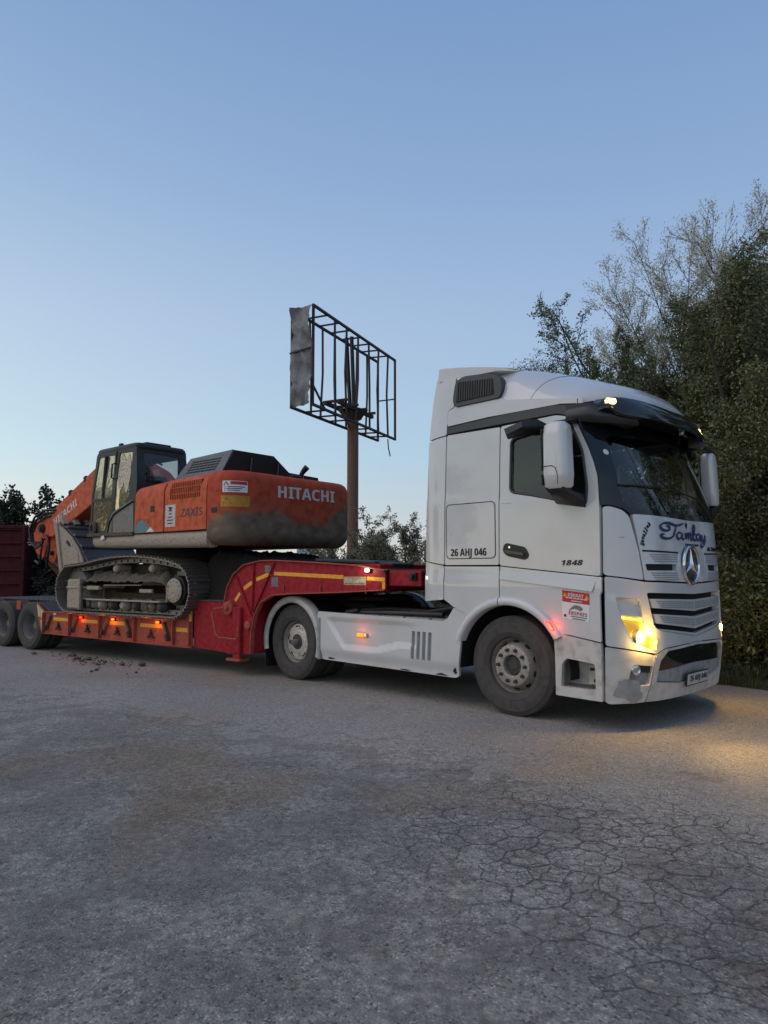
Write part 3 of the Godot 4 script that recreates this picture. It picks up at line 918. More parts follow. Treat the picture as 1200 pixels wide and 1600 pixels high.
		tube(st, [P.call(0.655, 2.545, 0.3345), P.call(0.76, 2.545, 0.3355), P.call(0.80, 2.52, 0.3355), P.call(0.82, 2.46, 0.3345), P.call(0.82, 2.36, 0.325)], 0.004, 5)
		obj("shell_seam", st, M.gap, shell)
		st = nst()
		loft(st, [[P.call(0.66, 2.335, 0.30), P.call(0.86, 2.335, 0.30), P.call(0.86, 2.335, 0.20), P.call(0.66, 2.335, 0.20)], [P.call(0.70, 2.27, 0.26), P.call(0.90, 2.27, 0.26), P.call(0.90, 2.30, 0.16), P.call(0.70, 2.30, 0.16)], [P.call(0.62, 2.215, 0.05), P.call(0.93, 2.165, 0.05), P.call(0.93, 2.27, 0.03), P.call(0.72, 2.30, 0.03)], [P.call(0.60, 2.20, -0.02), P.call(0.93, 2.14, -0.02), P.call(0.93, 2.28, -0.03), P.call(0.70, 2.31, -0.03)]])
		obj("mirror_foot", st, M.black, mm)
		st = nst()
		loft(st, [[P.call(0.73, 2.975, 0.26), P.call(0.83, 2.975, 0.26), P.call(0.83, 3.005, 0.23), P.call(0.73, 3.005, 0.23)], [P.call(0.76, 2.995, 0.13), P.call(0.86, 2.995, 0.13), P.call(0.86, 3.03, 0.12), P.call(0.76, 3.03, 0.12)], [P.call(0.74, 3.01, -0.03), P.call(0.86, 3.0, -0.03), P.call(0.86, 3.05, -0.04), P.call(0.74, 3.05, -0.04)]])
		obj("mirror_arm", st, M.black, mm)
		# kerb mirror over the window
		st = nst()
		loft(st, [[P.call(0.40, 3.02, 0.02), P.call(0.55, 3.02, 0.02), P.call(0.55, 2.93, 0.02), P.call(0.40, 2.93, 0.02)], [P.call(0.34, 3.06, 0.16), P.call(0.50, 3.07, 0.16), P.call(0.52, 2.95, 0.16), P.call(0.36, 2.92, 0.16)], [P.call(0.20, 3.00, 0.26), P.call(0.45, 3.06, 0.26), P.call(0.47, 2.95, 0.28), P.call(0.22, 2.88, 0.28)], [P.call(0.22, 2.98, 0.35), P.call(0.43, 3.03, 0.35), P.call(0.45, 2.97, 0.36), P.call(0.25, 2.91, 0.36)]])
		obj("kerb_mirror", st, M.black, mm)
	# air intake behind the roof, both sides
	for s in [0, 1]:
		var f: Callable = far if s else side
		var q := rounded(pv([-0.74, 3.425, -0.765, 3.52, -0.735, 3.735, -0.62, 3.775, -0.30, 3.745, -0.105, 3.685, -0.075, 3.52, -0.10, 3.435]), 0.05)
		var ai := panel("air_intake", t, f, flip(q) if s else q, M.black_trim, [], 0.08, 0.10, 0.018)
		for k in 15:
			var x := -0.70 + k * 0.034
			var y1 := 3.70 - 0.03 * k / 14.0
			var y0 := 3.485
			var e := pv([x, y0, x + 0.017, y0, x + 0.017, y1, x, y1])
			plate("intake_slat", ai, f, flip(e) if s else e, M.black, 0.026)
		var dk := rounded(pv([-0.715, 3.47, -0.17, 3.48, -0.20, 3.67, -0.70, 3.715]), 0.02)
		plate("intake_mesh", ai, f, flip(dk) if s else dk, M.gap, 0.0205)
	# --- far flank, plainer
	var wflip := flip(window)
	var fd := panel("door", t, far, flip(door_line), M.white, [wflip], 0.12, 0.05)
	plate("window", fd, far, wflip, M.glass, -0.022, 0.2)
	panel("sleeper_panel", t, far, flip(pv([-0.868, 1.20, -0.105, 1.22, -0.105, 1.572, -0.10, 3.10, -0.845, 3.105])), M.white, [], 0.15, 0.03)
	panel("front_fender", t, far, flip(front_low), M.white, [], 0.1, 0.03)
	panel("side_deflector", t, far, flip(pv([-1.235, 1.17, -0.882, 1.20, -0.80, 3.80, -1.05, 3.825, -1.175, 3.075])), M.white, [], 0.15, 0.03)
	panel("roof_side", t, far, flip(roof_side), M.white, [], 0.1, 0.02)
	panel("roof_strip", t, far, flip(pv([-0.842, 3.125, 0.60, 3.145, 0.85, 3.05, 0.95, 3.19, 0.60, 3.235, -0.842, 3.205])), M.black_trim, [], 0.12, 0.02, -0.006)
	panel("step_box", t, far, flip(sb), M.white_dirty, [], 0.12, 0.05)
	# rack beside the far corner
	st = nst()
	var rk := [v3(1.20, 1.46, -2.60), v3(1.02, 1.50, -2.86), v3(1.02, 2.0, -2.86), v3(1.20, 2.06, -2.60)]
	for k in 4:
		bar(st, rk[k], rk[(k + 1) % 4], 0.022)
	for k in 4:
		bar(st, rk[0].lerp(rk[3], (k + 1) / 5.0), rk[1].lerp(rk[2], (k + 1) / 5.0), 0.016)
	obj("corner_rack", st, M.steel, t)
	build_truck_rear(t)

# painted brush script: each stroke a ribbon that swells and thins along its path
func script(parent: Node, f: Callable, at: Vector2, w: float) -> void:
	var strokes := [
		[[0.30, 0.93], [0.22, 1.0], [0.10, 0.98], [0.04, 0.84], [0.10, 0.72], [0.19, 0.74], [0.20, 0.86], [0.13, 0.88]],
		[[0.10, 0.98], [0.22, 0.99], [0.34, 0.94], [0.44, 0.99], [0.52, 1.06]],
		[[0.35, 0.93], [0.31, 0.72], [0.25, 0.50], [0.15, 0.42], [0.06, 0.45], [0.04, 0.55], [0.11, 0.57]],
		[[0.45, 0.66], [0.39, 0.68], [0.34, 0.56], [0.37, 0.44], [0.43, 0.50], [0.47, 0.67], [0.455, 0.50], [0.48, 0.43], [0.52, 0.50]],
		[[0.52, 0.50], [0.545, 0.68], [0.535, 0.43]], [[0.54, 0.50], [0.585, 0.68], [0.60, 0.62], [0.585, 0.43]], [[0.59, 0.50], [0.635, 0.68], [0.655, 0.60], [0.645, 0.45], [0.67, 0.44], [0.70, 0.52]],
		[[0.70, 0.52], [0.755, 0.85], [0.745, 1.02], [0.715, 0.92], [0.705, 0.60], [0.72, 0.44], [0.765, 0.46], [0.785, 0.58], [0.765, 0.67], [0.735, 0.62]],
		[[0.875, 0.66], [0.825, 0.68], [0.785, 0.56], [0.81, 0.44], [0.85, 0.50], [0.885, 0.67], [0.87, 0.50], [0.89, 0.43], [0.92, 0.50]],
		[[0.92, 0.50], [0.925, 0.67], [0.915, 0.50], [0.94, 0.44], [0.975, 0.52], [1.0, 0.68], [0.985, 0.48], [0.955, 0.28], [0.90, 0.18], [0.875, 0.24], [0.92, 0.34], [1.03, 0.46]]]
	for q in strokes:
		var c := Curve2D.new()
		for i in q.size():
			var a: Array = q[maxi(i - 1, 0)]
			var b: Array = q[mini(i + 1, q.size() - 1)]
			var tg := Vector2(b[0] - a[0], (b[1] - a[1]) * 0.235) * 0.19
			c.add_point(Vector2(q[i][0], q[i][1] * 0.235), -tg, tg)
		c.bake_interval = 0.008
		var n := int(c.get_baked_length() / 0.010) + 2
		var st := nst()
		var left := []
		for i in n + 1:
			var t := float(i) / n
			var p := c.sample_baked(c.get_baked_length() * t, true)
			var p2 := c.sample_baked(minf(c.get_baked_length(), c.get_baked_length() * t + 0.004), true)
			var p1 := c.sample_baked(maxf(0.0, c.get_baked_length() * t - 0.004), true)
			var d := (p2 - p1).normalized()
			var wd := 0.0075 + 0.0125 * absf(d.dot(Vector2(0.35, -0.94)))
			wd *= smoothstep(0.0, 0.12, t) * smoothstep(1.0, 0.88, t) * 0.75 + 0.25
			var nn := Vector2(-d.y, d.x) * wd
			var pair := [at + (p + nn) * w, at + (p - nn) * w]
			var pts := []
			for e in pair:
				pts.append(f.call(e) + nrm(f, e) * 0.006)
			if left.size():
				face(st, [left[0], left[1], pts[1], pts[0]], nrm(f, pair[0]))
			left = pts
		obj("script_lettering", st, M.navy, parent)

func build_roof(t: Node) -> void:
	var st := nst()
	var rings := []
	var na := 36
	for i in 19:
		var k := i / 18.0
		var top := lut(k, [0.0, 0.25, 0.40, 0.48, 0.60, 0.70, 0.85, 0.95, 1.0], [3.845, 3.855, 3.84, 3.81, 3.735, 3.66, 3.545, 3.455, 3.33])
		var n := lut(k, [0.0, 0.4, 1.0], [9.0, 6.0, 3.2])
		var ring := []
		for j in na + 1:
			var a := PI * j / na
			var zz: float = -ZC * signf(cos(a)) * pow(absf(cos(a)), 0.55)
			var h := pow(maxf(0.0, 1.0 - pow(absf(zz / ZC), n)), 0.55 if k > 0.5 else 0.42)
			var x := -0.86 + k * (1.225 - 0.40 * pow(absf(zz / ZC), 3.0) + 0.86)
			var y := 3.24 + (top - 3.24) * h
			var lean := 0.03 * pow(y - 2.3, 2.0) + 0.013
			ring.append(v3(x, y, ZC + zz * (1.0 - lean / -ZC)))
		rings.append(ring)
	var drop := []
	for q in rings[-1]:
		drop.append(v3(q.x + 0.004, minf(q.y, 3.33) - 0.045, q.z))
	rings.append(drop)
	st.set_smooth_group(1)
	for i in rings.size() - 1:
		for j in na:
			var q := [rings[i][j], rings[i][j + 1], rings[i + 1][j + 1], rings[i + 1][j]]
			face(st, q, (q[0] + q[2]) * 0.5 - v3(-0.3, 2.6, ZC))
	st.set_smooth_group(-1)
	obj("cab_roof", st, M.white, t)
	st = nst()
	# moulding seam across the roof
	var seam := []
	for j in range(2, na - 1):
		seam.append(rings[12][j] + Vector3(0, 0.0015, 0))
	tube(st, seam, 0.004, 4)
	obj("roof_seam", st, M.grey_panel, t)
	st = nst()
	# roof spoiler: rises to the rear, open behind
	var sp := []
	for i in 9:
		var k := i / 8.0
		var x := lerpf(-1.04, -0.12, k)
		var y := 3.985 - 0.135 * pow(k, 1.4)
		var ring := []
		for j in 17:
			var u := j / 16.0 * 2.0 - 1.0
			ring.append(v3(x + 0.22 * u * u * (1.0 - k) * 0.2, y - 0.05 * pow(absf(u), 5.0), ZC + 1.20 * u * lerpf(1.0, 0.93, k)))
		sp.append(ring)
	st.set_smooth_group(1)
	for i in 8:
		for j in 16:
			face(st, [sp[i][j], sp[i][j + 1], sp[i + 1][j + 1], sp[i + 1][j]], Vector3.UP)
	st.set_smooth_group(2)
	for e in [0, 16]:
		for i in 8:
			var a: Vector3 = sp[i][e]
			var b: Vector3 = sp[i + 1][e]
			face(st, [a, b, Vector3(b.x, 3.78, b.z), Vector3(a.x - 0.02, 3.78, a.z)], Vector3(0, 0.2, 1.0 if e == 16 else -1.0))
	st.set_smooth_group(-1)
	obj("roof_spoiler", st, M.white, t)
	st = nst()
	box(st, v3(0.72, 3.66, -1.9), v3(0.10, 0.035, 0.06), 0.01)
	tube(st, [v3(0.70, 3.66, -1.9), v3(0.62, 3.78, -1.9)], 0.006, 6)
	obj("roof_aerial", st, M.black, t)

func build_visor(t: Node) -> void:
	var st := nst()
	var rings := []
	var nz := 28
	var outer := func(u: float) -> Vector3:      # leading edge
		var k := absf(u)
		return v3(1.405 - 0.24 * pow(k, 3.0), 0.0, ZC + 1.19 * u)
	for j in nz + 1:
		var u := j / float(nz) * 2.0 - 1.0
		var o: Vector3 = outer.call(u)
		var e := 1.0 - pow(absf(u), 14.0)
		var top := lerpf(3.17, 3.29 - 0.02 * (1.0 - u * u), e)
		var bot := lerpf(3.12, 3.03 + 0.01 * (1.0 - u * u), e)
		rings.append([v3(o.x - 0.235, top, o.z), v3(o.x - 0.13, top - 0.006, o.z), v3(o.x - 0.115, top - 0.02, o.z), v3(o.x, bot + 0.025, o.z), v3(o.x - 0.012, bot, o.z), v3(o.x - 0.04, bot + 0.01, o.z), v3(o.x - 0.14, top - 0.06, o.z), v3(o.x - 0.24, top - 0.05, o.z)])
	loft(st, rings)
	var vis := obj("sun_visor", st, M.black_gloss, t)
	for s in [-1.0, 1.0]:
		var u: float = s * 0.93
		var o: Vector3 = outer.call(u)
		st = nst()
		box(st, v3(o.x - 0.075, 3.205, o.z), v3(0.05, 0.055, 0.11), 0.012, Basis(Vector3.UP, s * -0.55) * Basis(Vector3(0, 0, 1), 0.35))
		obj("roof_lamp", st, M.warm_white, vis)
		lamp("roof_light", v3(o.x + 0.03, 3.20, o.z + s * 0.05), Color(1.0, 0.85, 0.45), 0.006, 0.02, t)
		st = nst()
		# bracket carrying the visor, round the corner from the waist strip
		loft(st, [[v3(0.72, 3.05, ZC + s * 1.262), v3(0.72, 3.21, ZC + s * 1.255), v3(0.74, 3.21, ZC + s * 1.20), v3(0.74, 3.05, ZC + s * 1.20)], [v3(0.98, 3.00, ZC + s * 1.255), v3(0.98, 3.20, ZC + s * 1.235), v3(0.95, 3.20, ZC + s * 1.12), v3(0.95, 3.00, ZC + s * 1.12)], [v3(1.17, 2.985, ZC + s * 1.13), v3(1.14, 3.15, ZC + s * 1.10), v3(1.06, 3.15, ZC + s * 1.0), v3(1.08, 2.985, ZC + s * 1.0)], [v3(1.31, 2.97, ZC + s * 0.86), v3(1.28, 3.10, ZC + s * 0.84), v3(1.14, 3.10, ZC + s * 0.8), v3(1.14, 2.97, ZC + s * 0.8)]])
		obj("visor_bracket", st, M.black_trim, vis)

func build_truck_rear(t: Node) -> void:
	var side := cab_side
	# side skirt
	var skirt_line := rounded(pv([-3.105, 0.355, -2.98, 0.345, -0.74, 0.325, -0.69, 0.345, -0.655, 0.62, -0.635, 0.80, -0.535, 1.055, -0.74, 1.115, -0.835, 0.985, -0.90, 0.955, -3.09, 0.985, -3.11, 0.93]), 0.02)
	var sf := func(p: Vector2) -> Vector3:
		# a shallow flute along the top and a fold at the foot
		var z := 0.012 - 0.03 * smoothstep(0.50, 0.36, p.y)
		var fx := smoothstep(-2.95, -2.80, p.x) * smoothstep(-1.2, -1.6, p.x)
		z -= 0.028 * fx * smoothstep(0.90, 0.875, p.y) * smoothstep(0.52, 0.55, p.y - 0.10 * smoothstep(-2.1, -1.5, p.x)) * smoothstep(-2.95, -2.90, p.x + (p.y - 0.9) * 0.9)
		z -= 0.035 * smoothstep(-1.6, -0.7, p.x) * smoothstep(0.5, 0.9, p.y) * 0.3
		return Vector3(p.x, p.y, z)
	var louvres := []
	for k in 4:
		var x := -1.40 + k * 0.088
		louvres.append(rounded(pv([x, 0.485, x + 0.055, 0.475, x + 0.068, 0.81, x + 0.013, 0.815]), 0.01))
	var skirt := panel("side_skirt", t, sf, skirt_line, M.white, louvres, 0.03, 0.03)
	skirt.set_meta("label", "white side skirt with four louvres and an amber lamp, chipped along its foot")
	for k in 4:
		var st := nst()
		sheet(st, louvres[k], sf, 0.08, [], 0.0, -0.03)
		obj("louvre", st, M.grey_panel, skirt)
	var sl := nst()
	box(sl, v3(-2.25, 0.715, 0.008), v3(0.20, 0.05, 0.02), 0.006)
	obj("lamp_base", sl, M.white, skirt)
	sl = nst()
	box(sl, v3(-2.25, 0.715, 0.026), v3(0.10, 0.042, 0.022), 0.008)
	obj("side_lamp", sl, M.amber, skirt)
	lamp("side_light", v3(-2.25, 0.715, 0.09), Color(1.0, 0.45, 0.08), 0.012, 0.02, t)
	var chip := nst()
	for q in [[-0.95, 0.34, 0.22, 0.05], [-0.74, 0.40, 0.06, 0.10], [-2.85, 0.37, 0.16, 0.03], [-1.5, 0.345, 0.2, 0.02]]:
		var poly := PackedVector2Array()
		for k in 12:
			var a := TAU * k / 12.0
			var r := 0.6 + 0.5 * rng.randf()
			poly.append(Vector2(q[0] + q[2] * 0.5 * cos(a) * r, maxf(0.335, q[1] + q[3] * 0.5 * sin(a) * r)))
		sheet(chip, poly, sf, 0.08, [], 0.0, 0.0015)
	obj("chipped_paint", chip, M.chassis, skirt)
	var far_skirt := nst()
	box(far_skirt, v3(-1.9, 0.66, -2.56), v3(2.4, 0.62, 0.03), 0.01)
	obj("side_skirt", far_skirt, M.white_dirty, t)
	# tanks and catwalk behind the skirt
	var st := nst()
	for z in [-0.32, -2.23]:
		box(st, v3(-1.95, 0.66, z), v3(2.1, 0.52, 0.52), 0.06)
	obj("fuel_tank", st, M.chassis, t)
	st = nst()
	for k in 5:
		box(st, v3(-2.62 + k * 0.42, 0.945, -0.34), v3(0.40, 0.05, 0.56), 0.015)
	obj("battery_cover", st, M.alu, t)
	st = nst()
	tube(st, [v3(-2.75, 0.98, -0.20), v3(-2.3, 0.99, -0.16), v3(-1.7, 1.0, -0.2), v3(-1.1, 1.0, -0.25)], 0.035, 8)
	tube(st, [v3(-2.9, 1.0, -0.45), v3(-2.2, 1.03, -0.5), v3(-1.5, 1.02, -0.45), v3(-0.95, 1.1, -0.5)], 0.03, 8)
	box(st, v3(-2.55, 1.0, -0.16), v3(0.20, 0.05, 0.12), 0.015, Basis(Vector3(0, 0, 1), 0.15))
	obj("hose_run", st, M.black, t)
	# chassis
	st = nst()
	for z in [-0.87, -1.68]:
		box(st, v3(-2.05, 0.86, z), v3(5.6, 0.27, 0.08), 0.01)
	for x in [-4.5, -3.0, -2.1, -1.2, 0.9]:
		box(st, v3(x, 0.86, ZC), v3(0.12, 0.20, 0.8), 0.01)
	for x in [0.0, -3.7]:
		cyl(st, v3(x, 0.52, -0.25), v3(x, 0.52, -2.30), 0.075, 14)
	lathe(st, pv([0.0, -0.2, 0.16, -0.17, 0.22, 0.0, 0.16, 0.17, 0.0, 0.2]), 20, Transform3D(Basis.IDENTITY, v3(-3.7, 0.52, ZC)))
	box(st, v3(0.1, 0.95, ZC), v3(1.4, 0.6, 1.0), 0.05)
	box(st, v3(0.95, 0.62, ZC), v3(0.5, 0.5, 1.9), 0.05)
	obj("chassis_frame", st, M.chassis, t)
	st = nst()
	box(st, v3(-0.75, 1.20, ZC), v3(0.3, 0.5, 2.0), 0.03)
	tube(st, [v3(-0.95, 1.45, -0.7), v3(-1.2, 1.2, -0.8), v3(-1.7, 1.12, -1.0), v3(-2.1, 1.2, -1.1)], 0.03, 8)
	tube(st, [v3(-0.95, 1.5, -0.9), v3(-1.3, 1.15, -1.0), v3(-1.8, 1.15, -1.2), v3(-2.1, 1.25, -1.2)], 0.025, 8)
	obj("air_line", st, M.hose, t)
	# fifth wheel
	st = nst()
	var fw := PackedVector2Array()
	for q in rounded(pv([-3.75, -0.80, -3.75, -1.20, -3.30, -1.25, -3.30, -1.30, -3.75, -1.35, -3.75, -1.75, -3.2, -1.80, -2.75, -1.55, -2.75, -1.0, -3.2, -0.75]), 0.06):
		fw.append(q)
	prism(st, fw, -1.10, -1.16, Transform3D(Basis(Vector3(1, 0, 0), Vector3(0, 0, 1), Vector3(0, -1, 0)), Vector3.ZERO), 0.01)
	box(st, v3(-3.2, 1.02, ZC), v3(0.8, 0.1, 1.0), 0.02)
	obj("fifth_wheel", st, M.chassis, t)
	# rear mudguards: dark drum with a white band on its outer edge
	for s in [0, 1]:
		var z0 := -2.0 * -ZC + 0.02 if s else -0.02
		var sg := -1.0 if s else 1.0
		var mg := hub("mudguard", t)
		st = nst()
		lathe(st, pv([0.615, -0.62, 0.640, -0.62, 0.640, -0.02, 0.615, -0.02]), 30, Transform3D(Basis.IDENTITY, v3(-3.7, 0.525, 0.0 if s == 0 else -1.95)), deg_to_rad(-12), deg_to_rad(192))
		obj("mudguard_drum", st, M.black, mg)
		st = nst()
		var a0 := -18.0
		var prof := [[0.555, 0.0], [0.560, 0.022], [0.585, 0.034], [0.625, 0.034], [0.648, 0.020], [0.652, -0.10]]
		var last := []
		st.set_smooth_group(1)
		for k in 37:
			var a := deg_to_rad(lerpf(-16.0, 193.0, k / 36.0))
			var ring := []
			for q in prof:
				ring.append(v3(-3.7 + q[0] * cos(a), 0.525 + q[0] * sin(a), (z0 if s == 0 else -2.53) + sg * q[1]))
			if k > 0:
				for i in prof.size() - 1:
					var out := Vector3(0, 0, sg) if i < 4 else Vector3(cos(a), sin(a), 0)
					face(st, [ring[i], ring[i + 1], last[i + 1], last[i]], out)
			last = ring
		st.set_smooth_group(-1)
		obj("mudguard_band", st, M.white_dirty, mg)
		st = nst()
		for k in 2:
			pass
		box(st, v3(-3.075, 0.62, (0.005 if s == 0 else -2.555)), v3(0.06, 0.56, 0.045), 0.012)
		obj("mudguard_stay", st, M.grey_panel, mg)
		st = nst()
		box(st, v3(-4.33, 0.31, -0.31 if s == 0 else -2.24), v3(0.02, 0.36, 0.58), 0.004)
		obj("mud_flap", st, M.black, mg)
	front_wheel(t, v3(0, 0.525, -0.19), 1.0)
	front_wheel(t, v3(0, 0.525, -2.36), -1.0)
	rear_wheel(t, v3(-3.7, 0.525, -0.19), 1.0)
	rear_wheel(t, v3(-3.7, 0.525, -2.36), -1.0)

# ---------------------------------------------------------------- the lowbed trailer; x points forward along it, z towards the kerb
func build_trailer() -> void:
	var t := thing("lowbed_trailer", "red gooseneck lowbed trailer with yellow reflective tape carrying the orange excavator", "trailer", v3(-3.1, 0, -1.25), deg_to_rad(8.5))
	var XY := Transform3D.IDENTITY
	var flat := func(p: Vector2) -> Vector3: return Vector3(p.x, p.y, 1.272)
	# gooseneck
	var neck := rounded(pv([-2.0, 0.30, -2.02, 1.02, -1.95, 1.28, -1.82, 1.47, -1.60, 1.61, -1.28, 1.668, -1.0, 1.672, -0.43, 1.647, 0.53, 1.592, 0.965, 1.525, 0.97, 1.29, 0.2, 1.25, -0.65, 1.215, -1.02, 1.19, -1.25, 1.08, -1.37, 0.90, -1.43, 0.66, -1.45, 0.33]), 0.05)
	for z in [1.252, -1.272]:
		var st := nst()
		prism(st, neck, z, z + 0.02)
		obj("gooseneck_plate", st, M.red, t)
	var edge_top := [v3(-2.03, 1.02, 0), v3(-1.96, 1.29, 0), v3(-1.83, 1.48, 0), v3(-1.61, 1.62, 0), v3(-1.28, 1.677, 0), v3(-1.0, 1.681, 0), v3(-0.43, 1.656, 0), v3(0.53, 1.60, 0), v3(0.965, 1.533, 0)]
	var edge_bot := [v3(0.965, 1.287, 0), v3(0.2, 1.245, 0), v3(-0.65, 1.212, 0), v3(-1.02, 1.185, 0), v3(-1.25, 1.075, 0), v3(-1.37, 0.895, 0), v3(-1.43, 0.66, 0), v3(-1.445, 0.33, 0)]
	for s in [1.0, -1.0]:
		var st := nst()
		for k in edge_top.size() - 1:
			bar(st, edge_top[k] + v3(0, 0, s * 1.265), edge_top[k + 1] + v3(0, 0, s * 1.265), 0.085, 0.018)
		obj("top_flange", st, M.red_dusty, t)
		st = nst()
		for k in edge_bot.size() - 1:
			bar(st, edge_bot[k] + v3(0, 0, s * 1.265), edge_bot[k + 1] + v3(0, 0, s * 1.265), 0.08, 0.016)
		obj("bottom_flange", st, M.red_dusty, t)
		for q in [[-1.40, 1.64, -1.425, 0.93], [-0.98, 1.655, -1.40, 0.93], [-1.78, 1.47, -1.425, 0.86]]:
			st = nst()
			bar(st, v3(q[0], q[1], s * 1.285), v3(q[2], q[3], s * 1.285), 0.035, 0.014)
			obj("stiffener", st, M.red, t)
		for x in [-0.80, -0.12, 0.66]:
			st = nst()
			box(st, v3(x, 1.285, s * 1.282), v3(0.018, 0.10, 0.022), 0.004)
			obj("lashing_tab", st, M.red_dusty, t)
	var st := nst()
	box(st, v3(-0.35, 1.44, 0), v3(2.4, 0.36, 2.46), 0.01)
	box(st, v3(-1.72, 0.80, 0), v3(0.56, 0.95, 2.46), 0.01)
	obj("gooseneck_box", st, M.red, t)
	st = nst()
	for q in [[-1.30, 1.69, -0.2, 1.655], [-0.2, 1.655, 0.95, 1.555]]:
		bar(st, v3(q[0], q[1] - 0.012, 0), v3(q[2], q[3] - 0.012, 0), 2.44, 0.012)
	obj("gooseneck_deck", st, M.deck, t)
	st = nst()
	box(st, v3(1.22, 1.435, 0), v3(0.50, 0.20, 2.42), 0.012)
	obj("coupling_nose", st, M.red, t)
	st = nst()
	box(st, v3(1.36, 1.46, 1.225), v3(0.10, 0.10, 0.05), 0.012)
	cyl(st, v3(1.36, 1.46, 1.24), v3(1.36, 1.46, 1.30), 0.03, 10)
	obj("air_coupling", st, M.black, t)
	# folded rubber mats on the neck
	st = nst()
	bar(st, v3(-0.45, 1.685, 0.72), v3(0.62, 1.635, 0.72), 0.62, 0.05, 0.015)
	bar(st, v3(0.35, 1.632, 0.70), v3(0.86, 1.605, 0.70), 0.52, 0.06, 0.015)
	obj("ramp_mat", st, M.black, t)
	# yellow tape on the neck
	for q in [[-1.0, 1.495, 0.275, 1.448, 0.052], [0.67, 1.432, 0.955, 1.418, 0.05], [-1.36, 1.405, -1.07, 1.498, 0.055], [-1.62, 1.27, -1.45, 1.365, 0.055], [-1.80, 1.09, -1.70, 1.205, 0.05]]:
		var a := Vector2(q[0], q[1])
		var b := Vector2(q[2], q[3])
		var n: Vector2 = (b - a).normalized().orthogonal() * -q[4] * 0.5
		plate("reflective_tape", t, flat, PackedVector2Array([a - n, b - n, b + n, a + n]), M.tape, 0.003)
	plate("reflective_tape", t, flat, pv([0.915, 1.30, 0.957, 1.30, 0.957, 1.388, 0.915, 1.388]), M.tape, 0.003)
	for q in [[-1.13, 1.555, 0.11, 0.11], [-0.985, 1.375, 0.13, 0.13]]:
		plate("data_label", t, flat, rrect(q[0] - q[2] / 2, q[1] - q[3] / 2, q[0] + q[2] / 2, q[1] + q[3] / 2, 0.01), M.galv, 0.003)
	var sign_plate := plate("maker_plate", t, flat, rrect(0.285, 1.345, 0.655, 1.455, 0.008), M.orange_mud, 0.006)
	sign_plate.material_override = tinted(mat(lin(0.50, 0.36, 0.22), 0.5), M.red.albedo_texture, 2.0)
	letters("maker_lettering", sign_plate, "ÖZELSAN", flat, Vector2(0.47, 1.408), Vector2(0.32, 0.06), tinted(mat(lin(0.62, 0.55, 0.45), 0.5), M.red.albedo_texture, 2.0), 0.0085)
	for k in 9:
		plate("maker_rule", sign_plate, flat, pv([0.31 + k * 0.037, 1.358, 0.335 + k * 0.037, 1.358, 0.335 + k * 0.037, 1.368, 0.31 + k * 0.037, 1.368]), M.red_dusty, 0.0075)
	st = nst()
	box(st, v3(0.70, 1.535, 1.285), v3(0.10, 0.06, 0.05), 0.012)
	obj("lamp_housing", st, M.black, t)
	st = nst()
	box(st, v3(0.70, 1.537, 1.315), v3(0.07, 0.04, 0.02), 0.008)
	obj("work_lamp", st, M.white_lamp, t)
	lamp("work_light", v3(0.70, 1.537, 1.38), Color(0.95, 1.0, 0.88), 0.03, 0.03, t)
	# transverse end of the bed, landing leg and its crank
	var clean := rounded(pv([-2.76, 0.345, -2.76, 1.065, -2.04, 1.085, -2.02, 0.31]), 0.01)
	for z in [1.215, -1.245]:
		st = nst()
		prism(st, clean, z, z + 0.03, XY, 0.004)
		obj("bed_end_plate", st, M.red, t)
	st = nst()
	box(st, v3(-2.4, 0.70, 0), v3(0.70, 0.68, 2.42), 0.01)
	obj("bed_end_box", st, M.red, t)
	st = nst()
	box(st, v3(-2.4, 1.075, 0.0), v3(0.72, 0.022, 2.52), 0.006)
	obj("bed_end_deck", st, M.deck, t)
	var leg := hub("landing_leg", t)
	st = nst()
	box(st, v3(-1.72, 0.66, 1.30), v3(0.17, 0.68, 0.06), 0.012)
	box(st, v3(-1.72, 0.30, 1.29), v3(0.14, 0.16, 0.05), 0.008)
	obj("leg_tube", st, M.red, leg)
	st = nst()
	box(st, v3(-1.76, 0.225, 1.25), v3(0.30, 0.04, 0.20), 0.01)
	obj("leg_foot", st, M.red_dusty, leg)
	st = nst()
	lathe(st, pv([0.10, -0.03, 0.105, 0.0, 0.10, 0.04, 0.04, 0.05, 0.035, 0.085, 0.0, 0.088]), 20, Transform3D(Basis.IDENTITY, v3(-1.90, 0.985, 1.30)))
	obj("leg_gearbox", st, M.red_dusty, leg)
	st = nst()
	tube(st, [v3(-1.92, 0.985, 1.39), v3(-2.10, 0.97, 1.42), v3(-2.14, 0.90, 1.42), v3(-2.05, 0.60, 1.42), v3(-1.98, 0.55, 1.42), v3(-1.62, 0.54, 1.41), v3(-1.60, 0.58, 1.40), v3(-1.61, 0.72, 1.38)], 0.014, 6)
	obj("crank_handle", st, M.red_dusty, leg)
	st = nst()
	lathe(st, pv([0.05, -0.03, 0.06, 0.02, 0.04, 0.03, 0.0, 0.03]), 16, Transform3D(Basis.IDENTITY, v3(-1.50, 0.74, 1.29)))
	obj("leg_boss", st, M.red_dusty, leg)
	# bed
	for s in [1.0, -1.0]:
		var side_name := "side_beam"
		st = nst()
		prism(st, pv([-7.13, 0.36, -7.13, 0.748, -3.12, 0.752, -2.78, 1.06, -2.77, 0.345]), s * 1.262 - 0.01, s * 1.262 + 0.01)
		var beam := obj(side_name, st, M.red_dusty, t)
		st = nst()
		bar(st, v3(-7.14, 0.757, s * 1.23), v3(-3.11, 0.76, s * 1.23), 0.14, 0.018)
		bar(st, v3(-3.11, 0.762, s * 1.23), v3(-2.775, 1.07, s * 1.23), 0.14, 0.018)
		obj("deck_edge", st, M.red_dusty, beam)
		st = nst()
